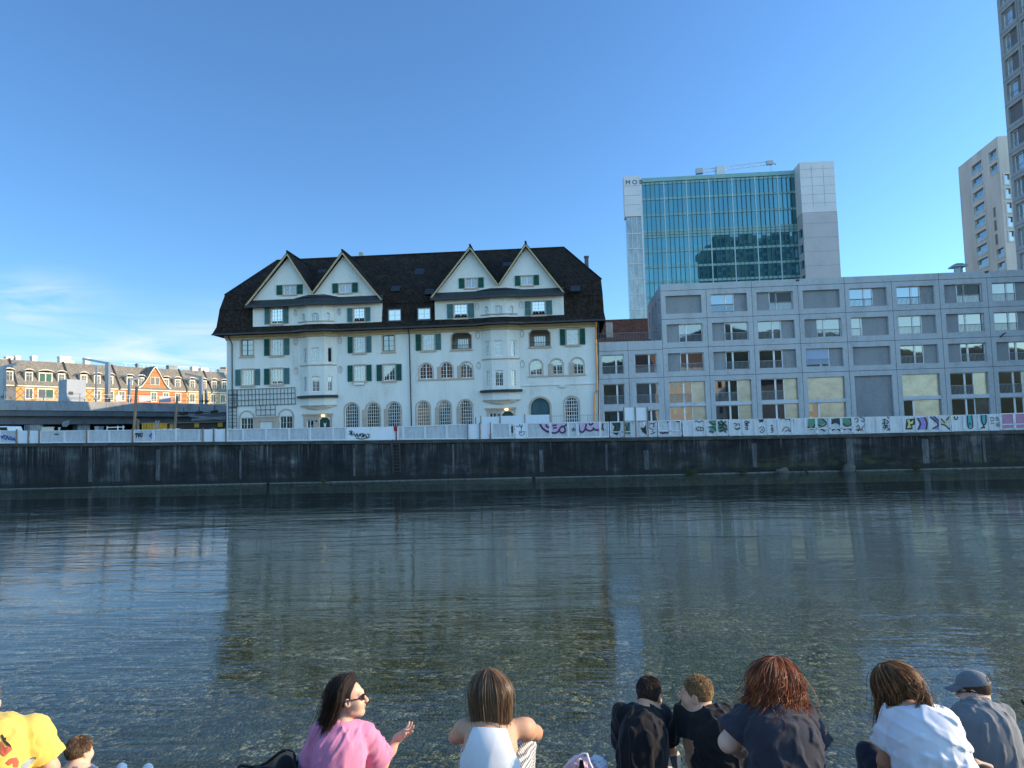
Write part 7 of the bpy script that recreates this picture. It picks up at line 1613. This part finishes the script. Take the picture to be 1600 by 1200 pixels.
# ---- woman in white tank top
Y = 4.02; hip = np.array([at(765,1200,Y-.05).x, Y-.10, SEAT1+.13])
q = std(W_(765,1091,Y+.02), W_(770,1127,Y-.06), W_(727,1136,Y+.00), W_(818,1134,Y+.00), hip, fwd=(-.05,1,0), face=(-.60,.80,-.10), w=.92, loose=.55, bend=.045, name='tank_top')
q.elR = W_(836,1145,Y+.22); q.wrR = W_(800,1150,Y+.45); q.elL = W_(713,1151,Y+.20); q.wrL = W_(745,1152,Y+.44)
q.knR = W_(818,1166,Y+.36); q.knL = W_(740,1168,Y+.36); q.anR = q.knR+V3(0,.06,-.46); q.anL = q.knL+V3(0,.06,-.46)
def armholes(X,Yy,Z):
    out = []
    for sh in (q.shL, q.shR):
        c = sh*.80+q.neck*.20+V3(0,0,-.035); inn = nrm(q.hip-q.neck); out.append(.088-np.sqrt((X-c[0])**2+((Yy-c[1])*.55)**2+((Z-c[2])*.62)**2))
        c2 = sh+V3(0,0,.03); out.append(.10-np.sqrt((X-c2[0])**2+((Yy-c2[1])*.6)**2+((Z-c2[2])*.8)**2))
    return out
make_person('woman in white tank top with straight brown hair, arms resting on her knees', q, SK2, hands={'R':dict(d=(-1,.2,-.2)),'L':dict(d=(1,.2,-.2))}, trouser=mat_cloth('gingham', (.72,.72,.70), .03, check=(58,(.03,.03,.04))), shoes=M_SHOE, shirt_mat=mat_cloth('white_rib_cotton', (.66,.67,.69), .03), sleeve=0, shirt=armholes, neck_cut=-.035, fold=.25, hs=.0045)
long_hair(q, guides(q, .225, amax=2.2, grow=.018, fall=(.04,-.16,-1), flare=.012, tuck=.92), mat_hair('straight_brown_hair', (.035,.020,.012), (.12,.070,.040), (.36,.23,.13), .32), n=3600, wave=.0, jit=.006, seed=5, ragged=.05, r=.0013)
glasses(q, M_SUNG, None)

# ---- man in black t-shirt, head bowed
Y = 5.0; hip = np.array([at(990,1200,Y-.1).x, Y-.12, SEAT2+.15])
q = std(W_(1014,1087,Y+.10), W_(1007,1104,Y+.0), W_(971,1111,Y), W_(1036,1115,Y+.05), hip, fwd=(.15,1,0), face=(.34,.88,-.34), w=.95, loose=1.1, bend=.06)
q.elR = W_(1046,1168,Y+.22); q.wrR = W_(1030,1152,Y+.40); q.elL = W_(972,1176,Y+.20); q.wrL = W_(1000,1180,Y+.42); q.knR = W_(1048,1186,Y+.36); q.anR = q.knR+V3(0,.08,-.44)
M_PAT = NT('black_beige_pattern'); wv = M_PAT.new('TexWave'); wv.inputs['Scale'].default_value = 3.2; wv.inputs['Distortion'].default_value = 5; M_PAT.link(M_PAT.pos(), wv.inputs[0]); M_PAT.bsdf(M_PAT.ramp(wv.outputs[0], [(.72,(.012,.012,.012)),(.76,(.42,.36,.28))]), .9); M_PAT = M_PAT.m
make_person('man with short dark hair in black t-shirt, head bowed, elbow on patterned knee', q, SK2, trouser=M_PAT, shoes=M_SHOE, shirt_mat=M_BLKC, sleeve=.74, sl_r=(.072,.078), neck_cut=.022)
short_hair(q, mat_hair('dark_short_hair', (.010,.007,.006), (.032,.021,.015), (.12,.075,.045), .5), n=2600, L=.034, seed=4, side=.3, mess=.28, lift=.28)

# ---- blond man in black t-shirt, leaning on one arm
Y = 5.0; hip = np.array([at(1156,1200,Y).x, Y-.05, SEAT2+.15])
q = std(W_(1088,1086,Y+.02), W_(1091,1106,Y-.02), W_(1069,1110,Y+.05), W_(1131,1113,Y-.02), hip, fwd=(-.25,1,0), face=(-.93,.36,-.05), up=(.12,0,1), w=.95, loose=1.2, bend=.05)
q.elL = W_(1078,1163,Y+.02); q.wrL = W_(1082,1206,Y+.06); q.elR = W_(1140,1160,Y+.25); q.wrR = W_(1120,1170,Y+.45)
make_person('blond man in black t-shirt turned in profile, leaning on a straight arm', q, SK1, hands={'L':dict(d=(.1,.4,-.9))}, trouser=M_BLKC, shoes=M_SHOE, shirt_mat=mat_cloth('faded_black_cotton',(.016,.016,.017)), sleeve=.70, sl_r=(.074,.082), neck_cut=.02, fold=2.0)
short_hair(q, mat_hair('blond_hair', (.07,.038,.017), (.24,.135,.06), (.62,.41,.20), .5), n=2600, L=.030, seed=9, curl=.002, side=.16, lift=.6, mess=.45, comb=(.1,.2,-.4), r=.0015)

# ---- woman with red curly hair, dark shirt, tattooed arm
Y = 3.92; hip = np.array([at(1215,1200,Y-.05).x, Y-.12, SEAT1+.15])
q = std(W_(1214,1078,Y+.06), W_(1216,1104,Y-.04), W_(1166,1120,Y-.02), W_(1256,1118,Y+.02), hip, fwd=(.1,1,0), face=(.62,.76,-.16), w=1.13, ak=1.18, hk=.99, loose=1.4, bend=.04, dp=1.2)
q.elL = W_(1138,1160,Y-.02); q.wrL = W_(1168,1176,Y+.22); q.elR = W_(1272,1178,Y+.04); q.wrR = W_(1262,1206,Y+.20)
make_person('woman with red curly hair and glasses in dark grey t-shirt, one forearm tattooed', q, SK3, trouser=M_JEAN, shoes=M_SHOE, shirt_mat=mat_cloth('dark_grey_cotton',(.030,.030,.040)), sleeve=.66, sl_r=(.072,.092), neck_cut=.02, fold=1.1)
long_hair(q, guides(q, .135, amax=2.15, grow=.024, fall=(-.16,-.10,-1), flare=.06, tuck=.9, lens=lambda th: 1.0-.30*max(0,th)/2.1+.10*max(0,-th)/2.1), mat_hair('red_curly_hair', (.045,.012,.006), (.15,.040,.018), (.50,.17,.06), .42), n=3000, wave=.014, wfreq=3.2, jit=.020, curl=.012, seed=7, base_r=.022, r=.0016)
glasses(q, M_SUNG, None)
t = SDF(); t.cap(q.elR+(q.wrR-q.elR)*.0, q.elR+(q.wrR-q.elR)*.85, .0485*1.0, .036, .02)
TT = NT('tattooed_skin'); vo = TT.new('TexVoronoi', feature='DISTANCE_TO_EDGE'); vo.inputs['Scale'].default_value = 26; TT.link(TT.pos((1,1,.8)), vo.inputs[0]); nn = TT.noise(TT.pos(), 60, 3); ff = TT.math('ADD', TT.mrange(vo.outputs['Distance'], .02, .10), TT.math('MULTIPLY', nn, .5)); TT.bsdf(TT.ramp(ff, [(.35,(.38,.24,.18)),(.5,(.07,.045,.04)),(1,(.10,.065,.055))]), .5); Vt, Ft = t.mesh(.008); 
put(Vt, Ft, 'tattoo_sleeve', TT.m, q.body)

# ---- woman with long brown hair in white t-shirt
Y = 3.95; hip = np.array([at(1470,1200,Y-.05).x, Y-.15, SEAT1+.15])
q = std(W_(1399,1080,Y+.16), W_(1424,1108,Y-.02), W_(1396,1118,Y+.03), W_(1473,1122,Y-.04), hip, fwd=(-.35,.94,0), face=(-.62,.70,-.36), up=(-.28,0,1), w=.98, loose=1.3, bend=.06)
q.elL = W_(1384,1190,Y+.04); q.wrL = W_(1392,1212,Y+.22); q.elR = W_(1490,1185,Y+.18); q.wrR = q.elR+V3(-.12,.2,-.02); q.knL = W_(1360,1180,Y+.30); q.anL = q.knL+V3(0,.06,-.45)
make_person('woman with long brown hair in white t-shirt, bent forward, one dark knee raised', q, SK2, trouser=M_JEAN, shoes=M_SHOE, shirt_mat=mat_cloth('white_cotton',(.70,.70,.73),.03), sleeve=.66, sl_r=(.076,.086), neck_cut=.02, fold=1.3)
long_hair(q, guides(q, .17, amax=2.2, grow=.014, fall=(.04,-.05,-1), flare=.03, tuck=.95, lens=lambda th: 1.0+.35*max(0,th)/2.2), mat_hair('long_brown_hair', (.026,.009,.004), (.105,.043,.018), (.48,.24,.09), .5), n=2800, wave=.007, wfreq=1.2, jit=.018, seed=11, base_r=.017, r=.0014)
rr = np.random.RandomState(2); R_ = []
for i in range(150):                     # locks that fall over the right shoulder
    a = q.head+q.H@V3(.03+rr.uniform(-.03,.05), -.09, .02+rr.uniform(-.05,.03)); e = W_(1440+rr.uniform(-14,26), 1106+rr.uniform(-8,22), Y-.09); mid = W_(1426+rr.uniform(-8,8), 1078+rr.uniform(-8,6), Y-.02); R_.append(smooth_path([a, mid, e*.6+mid*.4+V3(.02,-.01,.015), e], 18))
strands(R_, 'loose_locks', bpy.data.materials['long_brown_hair'], q.body, .0018)

# ---- man with grey cap and shirt
Y = 5.2; hip = np.array([at(1545,1200,Y-.1).x, Y-.15, SEAT2+.15])
q = std(W_(1521,1078,Y+.08), W_(1529,1098,Y+.0), W_(1500,1113,Y+.02), W_(1567,1112,Y), hip, fwd=(-.1,1,0), face=(-.80,.52,-.28), w=1.06, loose=1.5, bend=.07, name='shirt')
q.elL = W_(1497,1172,Y+.10); q.wrL = W_(1510,1180,Y+.36); q.elR = W_(1580,1160,Y+.06); q.wrR = W_(1560,1176,Y+.34)
M_GSH = mat_cloth('grey_shirt',(.17,.175,.18))
make_person('man in grey cap, sunglasses and grey shirt looking down to the left', q, SK3, trouser=M_JEAN, shoes=M_SHOE, shirt_mat=M_GSH, long_sleeve=True, neck_cut=.035, fold=1.3)
short_hair(q, mat_hair('cropped_brown_hair', (.03,.018,.012), (.08,.05,.03), (.20,.13,.08), .5), n=900, L=.010, seed=2, side=.8, lift=.2)
glasses(q, M_SUNG, None)
s = SDF(); s.ell(q.head+q.H@V3(0,-.012,.036), V3(.088,.110,.095), .02, q.H); Hm = q.H
Vc, Fc = s.mesh(.006, cut=lambda X,Yy,Z: [-( (X-q.head[0])*Hm[0,2]+(Yy-q.head[1])*Hm[1,2]+(Z-q.head[2])*Hm[2,2]-.040+((X-q.head[0])*Hm[0,1]+(Yy-q.head[1])*Hm[1,1]+(Z-q.head[2])*Hm[2,1])*-.08 )]); M_CAP = mat_cloth('grey_cap',(.15,.16,.175)); cp = put(Vc, Fc, 'cap', M_CAP, q.body)
s = SDF(); Lh = lambda x,y,z: q.head+q.H@V3(x,y,z)
m = MB(); n = 14; top = []; bot = []
for i in range(n+1):
    a = -1.15+2.3*i/n; top.append((Lh(.086*math.sin(a),-.012+.108*math.cos(a),.050), Lh(.078*math.sin(a),.02+.152*math.cos(a)**.8,.036-.016*abs(math.sin(a)))))
vs = [tuple(p) for p,_ in top]+[tuple(p) for _,p in top]+[tuple(p-q.H@V3(0,0,.005)) for p,_ in top]+[tuple(p-q.H@V3(0,0,.005)) for _,p in top]; N = n+1
m.raw(vs, [(i,i+1,N+i+1,N+i) for i in range(n)]+[(2*N+i,3*N+i,3*N+i+1,2*N+i+1) for i in range(n)]+[(N+i,N+i+1,3*N+i+1,3*N+i) for i in range(n)]); m.build('cap_brim', M_CAP, cp, smooth=True)
m = MB(); m.tube([tuple(Lh(.024*math.cos(a),-.124+.004*math.sin(a),.050+.030*math.sin(a))) for a in np.linspace(0,math.pi,9)], .004, 5); m.build('cap_opening', M_BLACK, cp)
s = SDF(); nb = q.neck; s.cap(nb+V3(-.045,.0,.012), nb+V3(.045,-.02,.012), .030, .030, .02); s.cap(nb+V3(-.05,.02,.0), nb+V3(-.07,.07,-.02), .024, .02, .02); Vc, Fc = s.mesh(.007); put(Vc, Fc, 'collar', M_GSH, q.body)

# ---- person in yellow t-shirt at the left edge
Y = 3.85; hip = np.array([at(8,1200,Y-.05).x, Y-.12, SEAT1+.15])
q = std(W_(-29,1098,Y+.10), W_(-8,1124,Y-.03), W_(-52,1146,Y), W_(52,1133,Y+.02), hip, fwd=(.15,1,0), face=(-.3,.93,-.1), w=1.08, ak=1.05, loose=1.5, bend=.05)
q.elR = W_(79,1200,Y+.08); q.wrR = W_(60,1220,Y+.26); q.elL = W_(-70,1200,Y+.1)
make_person('person in yellow t-shirt with red and grey print, cut by the left edge', q, SK1, trouser=M_JEAN, shoes=M_SHOE, shirt_mat=mat_cloth('yellow_cotton',(.70,.47,.10)), sleeve=.74, sl_r=(.078,.090), neck_cut=.02, fold=1.2)
short_hair(q, mat_hair('light_brown_hair', (.06,.03,.015), (.16,.09,.045), (.36,.23,.12), .5), n=1500, L=.04, seed=13)
# print on the back: flat shapes pressed onto the cloth
def decal(q, shapes):
    dg = bpy.context.evaluated_depsgraph_get(); dg.update(); ob = q.shirt; off = ORG[ob]
    for nm, col, pts in shapes:
        vs = []; fine = []
        for a, b_ in zip(pts, pts[1:]+pts[:1]):
            for t in np.linspace(0,1,5)[:-1]: fine.append((a[0]+(b_[0]-a[0])*t, a[1]+(b_[1]-a[1])*t))
        cx = sum(p[0] for p in fine)/len(fine); cy = sum(p[1] for p in fine)/len(fine); rings = [[(cx+(x-cx)*k, cy+(y-cy)*k) for x,y in fine] for k in (1,.75,.5,.25)]+[[(cx,cy)]]
        grid = []
        for rg_ in rings:
            for x,y in rg_:
                d = ray(x,y).normalized(); hit, loc, nor, _ = ob.ray_cast(CAM-off, d); grid.append(tuple(loc+off-d*.004) if hit else tuple(CAM+d*(3.95)))
        n = len(fine); f = []
        for r_ in range(3): f += [(r_*n+i, r_*n+(i+1)%n, (r_+1)*n+(i+1)%n, (r_+1)*n+i) for i in range(n)]
        f += [(3*n+i, 3*n+(i+1)%n, 4*n) for i in range(n)]; mm = MB(); mm.raw(grid, f); mm.build('shirt_print', col, ob)
PR_ = {k: mat_cloth('print_'+k, c) for k, c in dict(red=(.50,.10,.06), grey=(.28,.31,.33), ink=(.03,.025,.03)).items()}
decal(q, [('red',PR_['red'],[(1,1157),(6,1163),(5,1172),(12,1166),(20,1170),(14,1176),(7,1182),(1,1178)]),('red',PR_['red'],[(9,1192),(16,1185),(26,1183),(30,1190),(28,1199),(21,1199),(22,1191),(14,1196)]),('grey',PR_['grey'],[(33,1196),(44,1187),(55,1184),(50,1193),(42,1200),(35,1200)]),('ink',PR_['ink'],[(1,1149),(4,1147),(6,1153),(10,1152),(9,1158),(16,1163),(19,1169),(12,1165),(5,1158)]),('ink',PR_['ink'],[(45,1186),(52,1183),(57,1183.5),(55,1187)])])

# ---- boy
Y = 4.75; hip = np.array([at(122,1200,Y).x, Y-.05, SEAT2+.13])
q = std(W_(124,1175,Y+.03), W_(120,1203,Y), W_(104,1212,Y), W_(140,1212,Y), hip, fwd=(.1,1,0), face=(.22,.96,-.12), w=.72, ak=.75, hk=.84, nk=.75, bend=.02)
q.elL = q.shL+V3(-.04,.1,-.16); q.elR = q.shR+V3(.04,.1,-.16); q.wrL = q.elL+V3(.03,.15,0); q.wrR = q.elR+V3(-.03,.15,0)
make_person('boy with short light brown hair, only his head above the lower edge', q, SK1, hands={'L':dict(size=.75),'R':dict(size=.75)}, trouser=M_JEAN, shoes=M_SHOE, shirt_mat=mat_cloth('boy_blue_cotton',(.12,.18,.28)), neck_cut=.01, sleeve=.5, sl_r=(.05,.055))
short_hair(q, mat_hair('boy_hair', (.045,.024,.013), (.13,.075,.040), (.36,.23,.13), .42), n=3000, L=.045, seed=21, side=.55, lift=.16, mess=.22, r=.0016)

# ---- things lying on the steps
def sneaker(px, py, Y, tilt, lab):
    p = W_(px, py, Y); s = SDF(); d = nrm(V3(tilt,.55,.75)); a = p-d*.02; b = p-d*.20+V3(0,-.02,-.02)
    s.cap(a, b, .030, .038, .03); s.cap(a+V3(0,.01,-.03), b+V3(0,-.02,-.03), .026, .036, .03); V, F = s.mesh(.006); o = put(V, F, 'white_sneaker', M_SHOE, org=tuple(b)); tag(o, lab, 'shoe', 'white sneakers at the lower edge')
    s = SDF(); s.cap(a+V3(0,.028,-.008), b+V3(0,.035,-.02), .020, .024, .02); V, F = s.mesh(.007); put(V, F, 'sole', mat_cloth('sole_white',(.55,.55,.53)), o)
sneaker(191, 1194, 4.7, -.12, 'white sneaker tip pointing up, the left one right of the boy'); sneaker(234, 1195, 4.7, .35, 'white sneaker tip tilted right, the right one of the pair')
def loft(name, secs, mat, parent=None, org=None, closed=True):
    m = MB(); n = len(secs[0]); vs = [tuple(p) for s_ in secs for p in s_]; fs = []
    for j in range(len(secs)-1):
        for i in range(n if closed else n-1): fs.append((j*n+i, j*n+(i+1)%n, (j+1)*n+(i+1)%n, (j+1)*n+i))
    m.raw(vs, fs); return m
# open beige and black bag
Y = 4.7; o = empty('tote_bag', tuple(W_(430,1204,Y)-V3(0,0,.15)), 'open black bag with beige lining standing left of the woman in pink', 'bag')
rim = [(372,1199),(376,1196),(384,1196.5),(392,1198),(404,1197.5),(416,1192),(426,1184),(436,1176),(444,1172.5),(452,1172.5),(458,1176),(461,1181)]
s = SDF(); P_ = [W_(x,y,Y-.02*math.sin(i*.5)) for i,(x,y) in enumerate(rim)]+[W_(460.5,1192,Y),W_(461,1203,Y),W_(460,1222,Y)]
m = MB(); m.tube(P_, .0085, 7); m.build('rim_binding', M_BLACK, o, smooth=True)
front = [W_(x,y,Y+.01) for x,y in rim]; low = [W_(x,1212,Y+.02) for x,y in rim]; m = MB(); nR = len(rim)
fo = [p+V3(0,.012*math.sin(i*1.9),0) for i,p in enumerate(front)]; mid_ = [(a*.5+b_*.5)+V3(0,.020*math.sin(i*2.3+1),0) for i,(a,b_) in enumerate(zip(front,low))]
m.raw([tuple(p) for p in fo+mid_+low], [(r_*nR+i, r_*nR+i+1, (r_+1)*nR+i+1, (r_+1)*nR+i) for r_ in range(2) for i in range(nR-1)]); m.build('lining', mat_cloth('beige_lining',(.40,.29,.20)), o, smooth=True)
s = SDF(); s.ell(W_(446,1212,Y-.10), V3(.075,.05,.13), .03); s.ell(W_(412,1222,Y-.08), V3(.14,.05,.10), .05); V, F = s.mesh(.010); put(V, F, 'front_panel', M_BLKC, o)
o = empty('backpack', tuple(W_(473,1204,Y+.1)-V3(0,0,.12)), 'small dark backpack with pale bottle pocket between the tote bag and the woman in pink', 'bag')
s = SDF(); s.ell(W_(475,1206,Y+.12), V3(.055,.05,.11), .03); s.cap(W_(466,1190,Y+.1), W_(480,1184,Y+.14), .014, .018, .03); V, F = s.mesh(.008, disp=folds(3,.003)); put(V, F, 'body', mat_cloth('navy_nylon',(.012,.016,.028)), o)
s = SDF(); s.ell(W_(471,1201,Y+.05), V3(.030,.02,.055), .02); V, F = s.mesh(.007); put(V, F, 'pocket', mat_cloth('pale_blue_nylon',(.45,.50,.60)), o); m = MB(); m.tube([tuple(W_(464,1204,Y+.03)),tuple(W_(463,1192,Y+.04)),tuple(W_(470,1187,Y+.06)),tuple(W_(478,1194,Y+.03)),tuple(W_(479,1206,Y+.02))], .008, 6); m.build('strap', M_BLACK, o)
# plastic bags
def crumple(C, r, seed, name, mat, parent):
    bm = bmesh.new(); bmesh.ops.create_icosphere(bm, subdivisions=4, radius=1); rr = np.random.RandomState(seed); D = rr.normal(size=(16,3)); D /= np.linalg.norm(D,axis=1)[:,None]; ph = rr.uniform(0,6,16)
    for v in bm.verts:
        c = np.array(v.co); k = 1+sum(.045*abs(math.sin(3.2*(D[i]@c)*(1+i*.22)+ph[i])) for i in range(16))-.4; v.co = Vector(C)+Vector(c*np.array(r)*k)
    vs = [tuple(v.co) for v in bm.verts]; fs = [tuple(x.index for x in f.verts) for f in bm.faces]; bm.free(); m = MB(); m.raw(vs, fs); return m.build(name, mat, parent)
Y = 4.8; o = empty('plastic_bag', tuple(W_(915,1204,Y)-V3(0,0,.12)), 'crumpled pink and white plastic bag on the step left of the man in black', 'bag')
crumple(W_(905,1203,Y), (.085,.06,.085), 4, 'pink_part', mat_cloth('pink_plastic',(.68,.46,.50),.1,rough=.4), o); crumple(W_(934,1201,Y+.05), (.062,.05,.075), 8, 'clear_part', pm('clear_plastic',(.55,.60,.66),.25,.15,9,spec=.7), o)
m = MB(); m.tube([tuple(W_(881,1200,Y-.06)),tuple(W_(892,1190,Y-.07)),tuple(W_(910,1178,Y-.05)),tuple(W_(917,1178,Y-.06)),tuple(W_(921,1192,Y-.09)),tuple(W_(927,1204,Y-.09))], .009, 6); m.build('handle', mat_cloth('white_plastic',(.74,.68,.72),.06,rough=.4), o, smooth=True)
m = MB(); m.poly([tuple(W_(906,1186,Y-.08)),tuple(W_(911,1188,Y-.085)),tuple(W_(914,1203,Y-.09)),tuple(W_(904,1203,Y-.09))]); m.build('dark_opening', M_BLACK, o)
# handbag in front of the white t-shirt woman
Y = 4.2; o = empty('handbag', tuple(W_(1532,1206,Y)-V3(0,0,.1)), 'black handbag with beige flap on the step between the white t-shirt and the grey shirt', 'bag')
s = SDF(); s.ell(W_(1532,1213,Y), V3(.085,.05,.065), .03); V, F = s.mesh(.007); put(V, F, 'body', M_BLKC, o); s = SDF(); s.cap(W_(1524,1193,Y+.02), W_(1548,1198,Y+.03), .022, .014, .02); s.cap(W_(1524,1193,Y+.02), W_(1520,1200,Y+.02), .02, .02, .02); V, F = s.mesh(.006); put(V, F, 'flap', mat_cloth('beige_leather',(.55,.38,.27)), o)
m = MB(); m.tube([tuple(W_(x,y,5.6)) for x,y in ((1597,1094),(1600,1099),(1606,1104))], .012, 6); tag(m.build('umbrella_tip', M_BLACK), 'dark rod end poking in at the right edge above the grey shirt man', 'rod')
